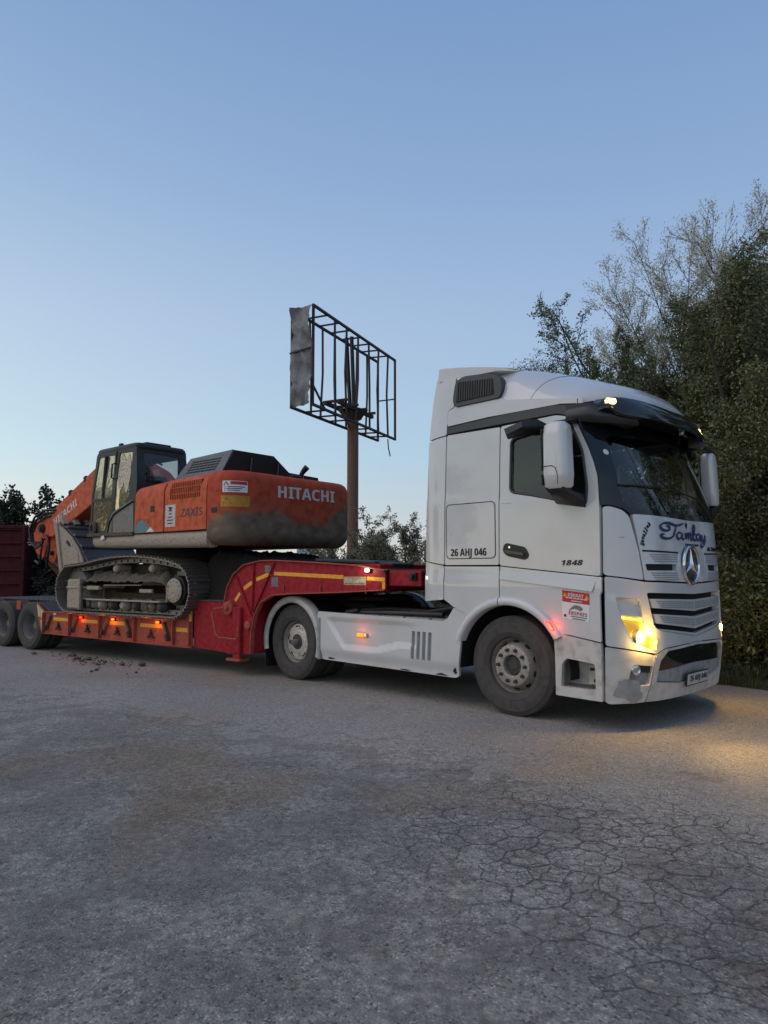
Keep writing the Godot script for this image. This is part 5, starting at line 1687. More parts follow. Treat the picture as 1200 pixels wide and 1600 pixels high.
func build_ex_cab(t: Node3D) -> void:
	var c := hub("cab", t)
	var zf := 1.335
	var side := func(p: Vector2) -> Vector3: return v3(p.x, p.y, 1.335 - 0.05 * smoothstep(2.8, 3.75, p.y))
	# nearside wall in one frame with three openings
	var outline := rounded(pv([-1.24, 2.16, 0.285, 2.16, 0.29, 3.0, 0.17, 3.70, -0.95, 3.735, -1.16, 3.66, -1.215, 2.9]), 0.05)
	var w1 := rounded(pv([-1.165, 2.845, -0.51, 2.835, -0.52, 3.60, -1.07, 3.60]), 0.04)
	var w2 := rounded(pv([-0.40, 2.86, -0.40, 2.52, -0.10, 2.66, 0.055, 2.80, 0.065, 3.60, -0.36, 3.61]), 0.04)
	var w3 := rounded(pv([-1.165, 2.27, -0.72, 2.245, -0.63, 2.45, -0.51, 2.60, -0.51, 2.785, -1.165, 2.79]), 0.05)
	var st := nst()
	sheet(st, outline, side, 0.1, [w1, w2, w3], 0.05)
	var wall := obj("cab_wall", st, M.black, c)
	for w in [w1, w2, w3]:
		st = nst()
		sheet(st, w, side, 0.2, [], 0.0, -0.012)
		obj("window", st, M.film_glass, c)
	# door line, grab handle, hinge
	st = nst()
	tube(st, [side.call(Vector2(-0.455, 2.2)) + v3(0, 0, 0.004), side.call(Vector2(-0.455, 3.66)) + v3(0, 0, 0.004)], 0.012, 6)
	obj("door_edge", st, M.gap, c)
	st = nst()
	tube(st, [v3(-0.46, 3.16, 1.33), v3(-0.46, 3.18, 1.38), v3(-0.46, 3.42, 1.37), v3(-0.46, 3.44, 1.31)], 0.016, 6)
	obj("grab_handle", st, M.hose, c)
	st = nst()
	tube(st, [v3(-0.83, 2.84, 1.33), v3(-0.80, 3.60, 1.30)], 0.03, 6)
	obj("window_divider", st, M.black, c)
	# scraped grey corner of the door and its arm rest
	plate("door_corner", c, side, rounded(pv([-0.66, 2.19, -0.60, 2.38, -0.47, 2.56, -0.10, 2.68, 0.20, 2.76, 0.24, 2.19]), 0.03), tinted(mat(lin(0.22, 0.20, 0.185), 0.6), M.grey_panel.albedo_texture, 1.5), 0.004)
	st = nst()
	tube(st, [side.call(Vector2(-0.60, 2.2)) + v3(0, 0, 0.01), side.call(Vector2(-0.55, 2.38)) + v3(0, 0, 0.012), side.call(Vector2(-0.40, 2.53)) + v3(0, 0, 0.012), side.call(Vector2(0.20, 2.72)) + v3(0, 0, 0.012)], 0.018, 6)
	obj("door_moulding", st, M.black, c)
	# cracked tape stuck on the quarter window
	for q in [[-0.38, 2.90, -0.10, 3.62], [-0.16, 2.85, 0.06, 3.6]]:
		var tape := PackedVector2Array()
		for k in 12:
			var a := TAU * k / 12.0
			tape.append(Vector2(lerpf(q[0], q[2], 0.5 + 0.5 * cos(a) * (0.8 + 0.2 * rng.randf())), lerpf(q[1], q[3], 0.5 + 0.5 * sin(a) * (0.8 + 0.2 * rng.randf()))))
		plate("torn_film", c, side, tape, tinted(mat(lin(0.60, 0.52, 0.41), 0.3, 0.4), M.mud_grey.albedo_texture, 2.0, M.mud.heightmap_texture, 1.5), -0.006)
	# rear wall with its window
	var rear := func(p: Vector2) -> Vector3: return v3(0.285 - 0.12 * smoothstep(3.0, 3.7, p.y), p.y, -p.x)
	var rw := rounded(pv([-1.17, 3.06, -0.42, 3.06, -0.42, 3.58, -1.14, 3.60]), 0.05)
	st = nst()
	sheet(st, rounded(pv([-1.30, 2.16, -0.28, 2.16, -0.28, 3.70, -1.28, 3.70]), 0.03), rear, 0.1, [rw], 0.05)
	obj("cab_wall", st, M.black, c)
	st = nst()
	sheet(st, rw, rear, 0.3, [], 0.0, -0.01)
	obj("window", st, M.glass, c)
	# front, far side with openings
	var fr := func(p: Vector2) -> Vector3: return v3(-1.24 + 0.10 * smoothstep(2.8, 3.7, p.y), p.y, p.x)
	var fw := rounded(pv([0.40, 2.5, 1.22, 2.5, 1.20, 3.58, 0.42, 3.58]), 0.05)
	st = nst()
	sheet(st, rounded(pv([0.28, 2.16, 1.30, 2.16, 1.28, 3.70, 0.28, 3.70]), 0.03), fr, 0.12, [fw], 0.05)
	obj("cab_wall", st, M.black, c)
	st = nst()
	sheet(st, fw, fr, 0.3, [], 0.0, -0.01)
	obj("window", st, M.glass, c)
	var fs := func(p: Vector2) -> Vector3: return v3(-p.x, p.y, 0.28)
	var fsw := rounded(pv([-0.0, 2.7, 1.05, 2.7, 1.0, 3.58, 0.02, 3.58]), 0.05)
	st = nst()
	sheet(st, rounded(pv([-0.26, 2.16, 1.22, 2.16, 1.1, 3.70, -0.16, 3.70]), 0.03), fs, 0.12, [fsw], 0.05)
	obj("cab_wall", st, M.black, c)
	st = nst()
	sheet(st, fsw, fs, 0.3, [], 0.0, -0.01)
	obj("window", st, M.glass, c)
	st = nst()
	var rings := []
	for q in [[3.66, 0.02], [3.715, 0.0], [3.755, 0.03], [3.775, 0.12]]:
		var ring := []
		for e in rrect(-1.17 + q[1], 0.27 + q[1], 0.20 - q[1], 1.30 - q[1], 0.10, 4):
			ring.append(v3(e.x, q[0], e.y))
		rings.append(ring)
	loft(st, rings)
	box(st, v3(-0.35, 3.785, 0.8), v3(0.9, 0.03, 0.5), 0.01)
	obj("cab_roof", st, M.black, c)
	st = nst()
	box(st, v3(-0.44, 3.78, 1.22), v3(0.10, 0.06, 0.06), 0.015)
	box(st, v3(-1.10, 3.70, 1.20), v3(0.10, 0.10, 0.12), 0.02)
	obj("roof_lug", st, M.black, c)
	st = nst()
	box(st, v3(-0.25, 2.35, 0.78), v3(0.5, 0.4, 0.5), 0.05)
	box(st, v3(-0.05, 2.85, 0.78), v3(0.16, 0.75, 0.5), 0.06, Basis(Vector3(0, 0, 1), -0.1))
	obj("seat", st, M.cloth, c)
	st = nst()
	box(st, v3(-0.48, 2.14, 0.8), v3(1.45, 0.05, 1.0), 0.0)
	obj("cab_floor", st, M.black, c)
	# round step hole at the cab's front corner
	st = nst()
	lathe(st, pv([0.105, -0.02, 0.12, 0.0, 0.105, 0.03, 0.07, 0.03, 0.065, -0.01]), 20, Transform3D(Basis.IDENTITY.scaled(Vector3(0.85, 1.1, 1)), v3(-1.08, 2.30, 1.36)))
	obj("step_ring", st, M.mud_dark, c)
	st = nst()
	prism(st, arc(-1.08, 2.30, 0.06, 0, 345, 14), 1.345, 1.365)
	obj("step_hole", st, M.gap, c)
	st = nst()
	bar(st, v3(-1.24, 2.185, 1.36), v3(0.28, 2.165, 1.36), 0.06, 0.06)
	obj("cab_sill", st, M.mud_dark, c)
	plate("peeling_sticker", c, func(p: Vector2) -> Vector3: return v3(p.x, p.y, 1.392), pv([-0.74, 2.08, -0.60, 2.10, -0.63, 2.16, -0.72, 2.15]), M.sticker_white, 0.004)

func build_boom(t: Node3D) -> void:
	var b := hub("boom", t)
	var st := nst()
	var prof := rounded(pv([-0.2, 2.75, -1.2, 3.52, -2.1, 3.90, -2.65, 3.86, -3.12, 3.70, -4.42, 3.15, -5.15, 2.82, -5.52, 2.68, -5.62, 2.50, -5.42, 2.36, -4.90, 2.31, -3.25, 2.92, -2.5, 3.16, -1.6, 2.95, -0.3, 2.35]), 0.08)
	prism(st, prof, -0.30, 0.30, Transform3D.IDENTITY, 0.015)
	obj("boom_arm", st, M.orange, b)
	var bf := func(p: Vector2) -> Vector3: return v3(p.x, p.y, 0.30)
	letters("maker_lettering", b, "HITACHI", bf, Vector2(-4.32, 2.84), Vector2(1.10, 0.165), M.letter_white, 0.004, false, 0.0, 0.385)
	for q in [[0.10, 0.035, 0.12], [0.05, 0.02, 0.2], [0.13, 0.02, -0.1]]:
		st = nst()
		var pts := []
		for e in [Vector2(-1.2, 3.52), Vector2(-2.1, 3.86), Vector2(-2.65, 3.80), Vector2(-3.12, 3.62), Vector2(-4.42, 3.10), Vector2(-5.45, 2.70)]:
			pts.append(v3(e.x, e.y + q[0], q[2]))
		tube(st, pts, q[1], 8)
		obj("hydraulic_pipe", st, M.hose, b)
	for x in [-3.5, -4.15]:
		st = nst()
		box(st, v3(x, 3.52 + (x + 3.5) * 0.40, 0.2), v3(0.10, 0.12, 0.22), 0.01, Basis(Vector3(0, 0, 1), 0.38))
		obj("pipe_clamp", st, M.rust_dark, b)
	st = nst()
	cyl(st, v3(-2.5, 4.02, 0), v3(-4.3, 3.30, 0), 0.075, 14)
	obj("stick_cylinder", st, M.orange, b)
	st = nst()
	cyl(st, v3(-4.3, 3.30, 0), v3(-5.75, 2.80, 0), 0.042, 12)
	obj("cylinder_rod", st, M.chrome, b)
	st = nst()
	cyl(st, v3(-5.35, 2.52, -0.36), v3(-5.35, 2.52, 0.37), 0.10, 18)
	cyl(st, v3(-5.35, 2.52, 0.36), v3(-5.35, 2.52, 0.40), 0.06, 12)
	obj("boom_pin", st, M.rust_dark, b)
	for s in [1.0, -1.0]:
		st = nst()
		cyl(st, v3(-1.3, 2.15, s * 0.42), v3(-2.6, 3.1, s * 0.42), 0.085, 14)
		obj("boom_cylinder", st, M.orange, b)
	# hoses looping round the joint
	for q in [[0.36, 0.0], [0.40, 0.06], [0.33, -0.07]]:
		st = nst()
		tube(st, [v3(-4.75, 2.86 + q[1], q[0] - 0.1), v3(-5.1, 2.86 + q[1], q[0]), v3(-5.5, 2.72 + q[1], q[0] + 0.04), v3(-5.72, 2.48 + q[1] * 0.5, q[0] + 0.05), v3(-5.66, 2.22, q[0] + 0.04), v3(-5.45, 2.12 - q[1], q[0]), v3(-5.2, 2.2 - q[1], q[0])], 0.026, 8)
		obj("hydraulic_hose", st, M.hose, b)
	st = nst()
	tube(st, [v3(-5.15, 2.36, 0.33), v3(-4.98, 2.28, 0.36), v3(-4.90, 2.05, 0.36), v3(-5.02, 1.80, 0.34), v3(-5.1, 1.62, 0.30)], 0.026, 8)
	obj("hydraulic_hose", st, M.hose, b)
	st = nst()
	tube(st, [v3(-5.30, 2.30, 0.34), v3(-5.22, 2.1, 0.38), v3(-5.26, 1.86, 0.38), v3(-5.42, 1.70, 0.34), v3(-5.7, 1.78, 0.30)], 0.024, 8)
	obj("hydraulic_hose", st, M.hose, b)
	# stick
	var k := hub("stick", t)
	st = nst()
	prism(st, rounded(pv([-6.17, 2.64, -5.90, 2.74, -5.45, 2.60, -5.22, 2.44, -5.30, 2.12, -5.48, 1.84, -5.66, 1.80, -6.02, 2.16]), 0.06), -0.22, 0.22, Transform3D.IDENTITY, 0.012)
	obj("stick_plate", st, M.orange, k)
	st = nst()
	prism(st, rounded(pv([-5.20, 2.36, -4.97, 2.40, -4.78, 2.22, -4.92, 1.86, -5.05, 1.70, -5.28, 1.78]), 0.05), -0.16, 0.18, Transform3D.IDENTITY, 0.012)
	obj("stick_web", st, M.orange, k)
	st = nst()
	prism(st, rounded(pv([-5.75, 1.92, -5.55, 1.97, -4.45, 1.52, -4.42, 1.36, -4.60, 1.34]), 0.04), -0.18, 0.20, Transform3D.IDENTITY, 0.012)
	obj("stick_nose", st, M.rust, k)
	for q in [[-6.02, 2.55, 0.085], [-5.62, 1.88, 0.06], [-4.52, 1.44, 0.06], [-5.08, 1.95, 0.05]]:
		st = nst()
		cyl(st, v3(q[0], q[1], -0.26), v3(q[0], q[1], 0.26), q[2], 14)
		obj("stick_pin", st, M.rust_dark, k)
	st = nst()
	loft(st, [[v3(-4.9, 2.28, -0.14), v3(-4.9, 2.28, 0.14), v3(-4.72, 2.22, 0.14), v3(-4.72, 2.22, -0.14)], [v3(-4.2, 1.70, -0.14), v3(-4.2, 1.70, 0.14), v3(-4.05, 1.82, 0.14), v3(-4.05, 1.82, -0.14)]], false)
	obj("bucket_link", st, M.rust, k)
	for q in [[-6.22, 2.30], [-6.26, 2.22], [-6.20, 2.16]]:
		st = nst()
		bar(st, v3(-6.05, q[1] + 0.02, 0.2), v3(q[0], q[1], 0.24), 0.03)
		obj("hose_fitting", st, M.steel, k)
	# bucket
	var u := hub("bucket", t)
	var curve := [Vector2(-4.02, 2.56), Vector2(-3.70, 2.44), Vector2(-3.38, 2.26), Vector2(-3.08, 2.03), Vector2(-2.84, 1.76), Vector2(-2.78, 1.48), Vector2(-2.98, 1.24), Vector2(-3.35, 1.16)]
	st = nst()
	for i in curve.size() - 1:
		bar(st, v3(curve[i].x, curve[i].y, -0.02), v3(curve[i + 1].x, curve[i + 1].y, -0.02), 1.16, 0.035, 0.006)
	obj("bucket_shell", st, M.bucket, u)
	for i in 7:
		st = nst()
		var q: Vector2 = curve[0].lerp(curve[1], 0.1) if i == 0 else curve[i]
		var d: Vector2 = (curve[mini(i + 1, 7)] - curve[maxi(i - 1, 0)]).normalized()
		var nn := Vector2(-d.y, d.x)
		if nn.x < 0:
			nn = -nn
		box(st, v3(q.x + nn.x * 0.03, q.y + nn.y * 0.03, -0.02), v3(0.10, 0.055, 1.18), 0.015, Basis(v3(d.x, d.y, 0), v3(-d.y, d.x, 0), v3(0, 0, 1)))
		obj("wear_strip", st, M.bucket, u)
	for s in [0.60, -0.64]:
		st = nst()
		prism(st, rounded(pv([-4.04, 2.56, -3.70, 2.42, -3.36, 2.24, -3.06, 2.0, -2.84, 1.74, -2.80, 1.48, -3.0, 1.26, -3.35, 1.18, -3.74, 1.50]), 0.04), s - 0.02, s + 0.02, Transform3D.IDENTITY, 0.006)
		obj("bucket_cheek", st, M.mud_grey, u)
		st = nst()
		prism(st, pv([-4.10, 2.62, -3.95, 2.56, -3.66, 1.55, -3.74, 1.46]), s + 0.02, s + 0.06, Transform3D.IDENTITY, 0.008)
		obj("side_cutter", st, M.mud_grey, u)
		st = nst()
		prism(st, rounded(pv([-3.58, 2.30, -3.40, 2.20, -3.05, 1.92, -2.98, 1.70, -3.12, 1.66, -3.56, 2.06]), 0.05), s + 0.02, s + 0.035, Transform3D.IDENTITY, 0.005)
		obj("wear_plate", st, M.mud_grey, u)
		st = nst()
		prism(st, rounded(pv([-3.52, 2.20, -3.40, 2.14, -3.34, 2.05, -3.42, 2.06, -3.52, 2.12]), 0.02), s + 0.035, s + 0.04)
		obj("lifting_hole", st, M.gap, u)
	for i in 5:
		var z := 0.50 - i * 0.26
		st = nst()
		loft(st, [[v3(-4.02, 2.50, z - 0.055), v3(-4.02, 2.50, z + 0.055), v3(-3.84, 2.56, z + 0.055), v3(-3.84, 2.56, z - 0.055)], [v3(-4.08, 2.66, z - 0.05), v3(-4.08, 2.66, z + 0.05), v3(-3.96, 2.70, z + 0.05), v3(-3.96, 2.70, z - 0.05)], [v3(-4.16, 2.80, z - 0.03), v3(-4.16, 2.80, z + 0.03), v3(-4.13, 2.81, z + 0.03), v3(-4.13, 2.81, z - 0.03)]], false)
		obj("bucket_tooth", st, M.mud_grey, u)

# ---------------------------------------------------------------- billboard, sign, container, clods
func build_surroundings() -> void:
	build_billboard()
	build_sign()
	build_container()
	build_clods()
	build_heap()

func build_heap() -> void:
	var nz := noise(1.7, 37, 5)
	var f := func(p: Vector2) -> Vector3:
		var e := smoothstep(-1.45, -1.15, p.x) * smoothstep(1.15, 0.85, absf(p.y))
		var crest := lut(p.x, [-1.4, -0.9, -0.4, 0.0, 0.35, 0.62], [1.70, 1.86, 1.80, 1.72, 1.62, 1.50])
		var foot := 1.02 if p.x < -0.3 else 1.56
		return v3(p.x, lerpf(foot, crest, e) + 0.05 * e * (nz.get_noise_2d(p.x * 2.0, p.y * 2.0) + 0.7 * nz.get_noise_2d(p.x * 6.0, p.y * 6.0)), -p.y)
	var st := nst()
	sheet(st, pv([-1.45, -1.15, 0.62, -1.15, 0.62, 1.15, -1.45, 1.15]), f, 0.05, [], 0.0)
	var o := obj("earth_heap", st, tinted(mat(lin(0.020, 0.017, 0.014), 0.95), M.mud.albedo_texture, 2.0), self, Transform3D(Basis(Vector3.UP, deg_to_rad(8.5)), v3(-4.75, 0, -1.0)))
	tag(o, "dark heap of earth lying on the trailer between excavator and gooseneck", "heap")

func build_billboard() -> void:
	var base := v3(-15.35, 0, -12.05)
	var t := thing("billboard_frame", "empty rusted billboard frame on a single steel pole behind the trailer", "billboard", base)
	var P := func(u: float, s: float, y: float) -> Vector3:
		# u along the frame from its near end, s across it (0 road side, 1 far side)
		var a := v3(-14.55, 0, -8.45).lerp(v3(-16.80, 0, -14.85), u)
		var b := v3(-13.68, 0, -8.66).lerp(v3(-16.10, 0, -15.17), u)
		return a.lerp(b, s) + v3(0, y, 0) - base
	var top := 10.47
	var bot := 7.08
	var st := nst()
	tube(st, [v3(0, -0.2, 0), v3(0, 3.0, 0), v3(0, 7.35, 0)], 0.215, 24)
	obj("pole", st, M.rust, t)
	st = nst()
	loft(st, [[v3(-0.2, 7.3, -0.2), v3(0.2, 7.3, -0.2), v3(0.2, 7.3, 0.2), v3(-0.2, 7.3, 0.2)], [v3(-0.42, 7.72, -0.42), v3(0.42, 7.72, -0.42), v3(0.42, 7.72, 0.42), v3(-0.42, 7.72, 0.42)]], false)
	obj("pole_head", st, M.rust_dark, t)
	for s in [0.0, 1.0]:
		for y in [top, bot]:
			st = nst()
			bar(st, P.call(-0.006, s, y), P.call(1.006, s, y), 0.085, 0.085)
			obj("long_rail", st, M.rust_dark, t)
	for u in [0.0, 1.0]:
		for s in [0.0, 1.0]:
			st = nst()
			bar(st, P.call(u, s, bot), P.call(u, s, top), 0.075, 0.075)
			obj("corner_post", st, M.rust_dark, t)
	var r2 := RandomNumberGenerator.new()
	r2.seed = 22
	for k in 7:
		var u := 0.14 + k * 0.125
		st = nst()
		bar(st, P.call(u, 0.0, top), P.call(u + 0.01, 1.0, top), 0.055, 0.055)
		obj("cross_bar", st, M.rust_dark, t)
		if k != 3:
			st = nst()
			bar(st, P.call(u - 0.02, 0.0, bot), P.call(u, 1.0, bot), 0.055, 0.055)
			obj("cross_bar", st, M.rust_dark, t)
	for s in [0.0, 1.0]:
		for k in 6:
			var u := 0.17 + k * 0.135 + (0.05 if s > 0.5 else 0.0)
			var lean := r2.randf_range(-0.03, 0.03)
			var bow := r2.randf_range(-0.02, 0.02)
			st = nst()
			var p0: Vector3 = P.call(u, s, top)
			var p1: Vector3 = P.call(u + lean * 0.5 + bow, s, lerpf(top, bot, 0.5))
			var p2: Vector3 = P.call(u + lean, s, bot)
			bar(st, p0, p1, 0.062, 0.062)
			bar(st, p1, p2, 0.062, 0.062)
			obj("upright", st, M.rust_dark, t)
	st = nst()
	bar(st, P.call(1.0, 0.0, 8.78), P.call(1.0, 1.0, 8.80), 0.05, 0.05)
	obj("end_rail", st, M.rust_dark, t)
	st = nst()
	bar(st, P.call(0.01, 0.98, 7.72), P.call(0.13, 0.98, bot), 0.06, 0.06)
	obj("knee_brace", st, M.rust_dark, t)
	# masts and the cradle on the pole
	for s in [0.35, 0.62]:
		st = nst()
		bar(st, v3((s - 0.5) * 0.55, 7.2, (s - 0.5) * -0.2), P.call(0.5, s, top + 0.02), 0.11, 0.11)
		obj("mast", st, M.rust_dark, t)
	for s in [0.18, 0.82]:
		st = nst()
		bar(st, P.call(0.30, s, 7.66), P.call(0.72, s, 7.66), 0.12, 0.14)
		obj("cradle_beam", st, M.rust_dark, t)
	for u in [0.34, 0.47, 0.58, 0.69]:
		st = nst()
		bar(st, P.call(u, -0.1, 7.76), P.call(u, 1.1, 7.76), 0.09, 0.09)
		obj("cradle_bearer", st, M.rust_dark, t)
	st = nst()
	bar(st, P.call(0.40, 0.5, 7.55), v3(0.12, 6.9, 0.2), 0.08, 0.08)
	bar(st, P.call(0.60, 0.5, 7.55), v3(-0.12, 6.9, -0.2), 0.08, 0.08)
	obj("pole_strut", st, M.rust, t)
	# crumpled sheet left on the near end
	var nz := noise(0.7, 33, 4)
	var sf := func(p: Vector2) -> Vector3:
		var tear := 0.018 * smoothstep(0.75, 1.0, p.x) * sin(p.y * 2.7)
		var w := 0.028 * nz.get_noise_2d(p.x * 2.0, p.y * 1.4) + 0.014 * nz.get_noise_2d(p.x * 7.0, p.y * 5.0)
		return P.call(-0.012 - w - tear, p.x, p.y)
	st = nst()
	sheet(st, pv([0.01, 7.06, 0.95, 7.10, 0.985, 7.6, 0.95, 8.3, 0.99, 9.0, 0.965, 9.6, 1.0, 10.46, 0.0, 10.49]), sf, 0.12, [], 0.01)
	var sh := obj("torn_sheet", st, M.galv, t)
	sh.set_meta("label", "crumpled grey metal sheet closing one end of the frame")
	st = nst()
	bar(st, P.call(-0.02, 0.0, 8.9), P.call(-0.02, 1.0, 8.98), 0.05, 0.05)
	obj("sheet_batten", st, M.rust_dark, sh)
	st = nst()
	tube(st, [P.call(0.97, 0.7, bot), P.call(0.975, 0.7, 6.85), P.call(0.965, 0.75, 6.7), P.call(0.98, 0.8, 6.35)], 0.025, 6)
	obj("loose_cable", st, M.rust_dark, t)

func build_sign() -> void:
	var at := v3(-15.0, 0, -9.5)
	var t := thing("road_sign", "grey two-row route marker sign reading 011, beyond the trailer's gooseneck", "road sign", at, deg_to_rad(50.0))
	var st := nst()
	tube(st, [v3(0, -0.1, -0.03), v3(0, 2.5, -0.03)], 0.035, 10)
	obj("post", st, M.galv, t)
	st = nst()
	box(st, v3(0, 2.225, 0.02), v3(0.62, 0.56, 0.02), 0.006)
	var pl := obj("sign_plate", st, M.sign, t)
	var f := func(p: Vector2) -> Vector3: return v3(p.x, p.y, 0.03)
	for q in [[-0.30, 1.955, 0.30, 1.967], [-0.30, 2.222, 0.30, 2.234], [-0.30, 2.483, 0.30, 2.495]]:
		plate("sign_border", pl, f, pv([q[0], q[1], q[2], q[1], q[2], q[3], q[0], q[3]]), M.ink, 0.003)
	letters("route_number", pl, "07-01", f, Vector2(0, 2.36), Vector2(0.46, 0.16), M.ink, 0.004)
	letters("section_number", pl, "011", f, Vector2(0, 2.095), Vector2(0.33, 0.16), M.ink, 0.004)

func build_container() -> void:
	var t := thing("steel_container", "dark red ribbed steel container behind the trailer wheels", "container", v3(-18.78, 0, 1.24), atan2(0.700, 0.713))
	# local x runs along its face to the right-hand end
	var st := nst()
	box(st, v3(0, 1.45, -1.2), v3(6.0, 2.6, 2.4), 0.02)
	obj("container_shell", st, M.red_wall, t)
	for k in 7:
		st = nst()
		box(st, v3(0, 0.45 + k * 0.375, 0.03), v3(6.0, 0.05, 0.07), 0.012)
		obj("wall_rib", st, M.red_wall, t)
	for x in [-2.96, -1.0, 1.0, 2.96]:
		st = nst()
		box(st, v3(x, 1.45, 0.045), v3(0.09, 2.62, 0.10), 0.012)
		obj("wall_post", st, M.red_wall, t)
	st = nst()
	box(st, v3(0, 2.77, 0.02), v3(6.08, 0.09, 0.14), 0.015)
	obj("top_rail", st, M.red_wall, t)
	for x in [-2.4, 2.4]:
		st = nst()
		box(st, v3(x, 0.08, -1.2), v3(0.2, 0.16, 2.4), 0.01)
		obj("skid", st, M.rust_dark, t)

func build_clods() -> void:
	var r2 := RandomNumberGenerator.new()
	r2.seed = 5
	var spots := [[-6.62, 0.75, 0.055], [-6.95, 0.92, 0.04], [-8.75, 1.0, 0.05], [-8.2, 1.15, 0.045], [-8.0, 1.05, 0.05], [-7.85, 1.2, 0.03], [-7.45, 0.98, 0.03], [-7.62, 0.92, 0.022], [-6.6, 1.5, 0.028], [-6.5, 1.62, 0.02], [-9.6, 1.35, 0.04], [-8.1, 0.85, 0.02], [-5.9, 1.2, 0.02]]
	var places := ["largest clod of dark earth on the asphalt beside the trailer bed", "flat clod of earth just behind the largest one", "clod of earth below the trailer's red marker lamp", "wide clod in the crumbled earth under the trailer bed", "lumpy clod amid the crumbled earth by the trailer", "small clod at the near edge of the crumbled earth", "small clod in front of the lowbed's side beam", "tiny crumb between two clods by the side beam", "small clod lying out on the asphalt, left of the pair", "tiny crumb beside a small clod out on the asphalt", "clod of earth next to the trailer's rear tyre", "tiny crumb at the far edge of the crumbled earth", "lone crumb on the asphalt below the bed's front end"]
	for i in spots.size():
		var s: Array = spots[i]
		var st := nst()
		var rings := []
		for k in 5:
			var a := PI * (k + 0.25) / 5.5
			var ring := []
			for j in 9:
				var b := TAU * j / 9.0
				var r: float = s[2] * sin(a) * r2.randf_range(0.7, 1.35)
				ring.append(v3(r * cos(b) * 1.4, s[2] * (0.45 + 0.75 * cos(a)) * r2.randf_range(0.9, 1.1), r * sin(b)))
			rings.append(ring)
		loft(st, rings, false)
		var o := obj("earth_clod", st, M.mud_dark, self, Transform3D(Basis(Vector3.UP, r2.randf() * TAU), v3(s[0], 0.004, s[1])))
		tag(o, places[i], "clod", "clods of earth fallen on the asphalt")
	# pebbles and crumbs strewn over the yard, past counting
	var mm := MultiMesh.new()
	mm.transform_format = MultiMesh.TRANSFORM_3D
	mm.use_colors = true
	var st := nst()
	var rings := []
	for k in 3:
		var ring := []
		for j in 6:
			var b := TAU * j / 6.0 + k * 0.4
			ring.append(v3([0.9, 1.0, 0.45][k] * cos(b), [-0.3, 0.2, 0.62][k], [0.8, 0.9, 0.4][k] * sin(b)))
		rings.append(ring)
	loft(st, rings, false)
	mm.mesh = done(st)
	mm.instance_count = 1900
	for i in 1900:
		var x := r2.randf_range(-9.0, 5.0)
		var z := r2.randf_range(-2.5, 6.2)
		var s := 0.0035 + 0.006 * pow(r2.randf(), 5.0)
		if i > 1500:
			x = -7.9 + r2.randfn() * 0.75
			z = 1.05 + r2.randfn() * 0.16
			s = 0.006 + 0.016 * pow(r2.randf(), 3.0)
		mm.set_instance_transform(i, Transform3D(Basis(Vector3.UP, r2.randf() * TAU).scaled(Vector3(s, s * 0.7, s)), v3(x, 0.012 if z > 0.6 else 0.003, z)))
		var c := r2.randf_range(0.05, 0.22) if i <= 1500 else 0.05
		mm.set_instance_color(i, Color(c, c * 0.97, c * 0.93))
	var o := MultiMeshInstance3D.new()
	o.multimesh = mm
	var m := mat(Color.WHITE, 0.9)
	m.vertex_color_use_as_albedo = true
	o.material_override = m
	put(o, "gravel", self)
	o.set_meta("kind", "stuff")
	o.set_meta("label", "loose grit scattered over the asphalt")

# ---------------------------------------------------------------- plants
var trng := RandomNumberGenerator.new()

func twig(st: SurfaceTool, a: Vector3, b: Vector3, ra: float, rb: float, sides: int) -> void:
	var d := (b - a).normalized()
	var x := d.cross(Vector3(0.3, 0.2, 0.9)).normalized()
	var y := d.cross(x)
	for k in sides:
		var t0 := TAU * k / sides
		var t1 := TAU * (k + 1) / sides
		var n0 := x * cos(t0) + y * sin(t0)
		var n1 := x * cos(t1) + y * sin(t1)
		for e in [[a + n0 * ra, n0], [b + n0 * rb, n0], [b + n1 * rb, n1], [a + n0 * ra, n0], [b + n1 * rb, n1], [a + n1 * ra, n1]]:
			st.set_normal(e[1])
			st.add_vertex(e[0])

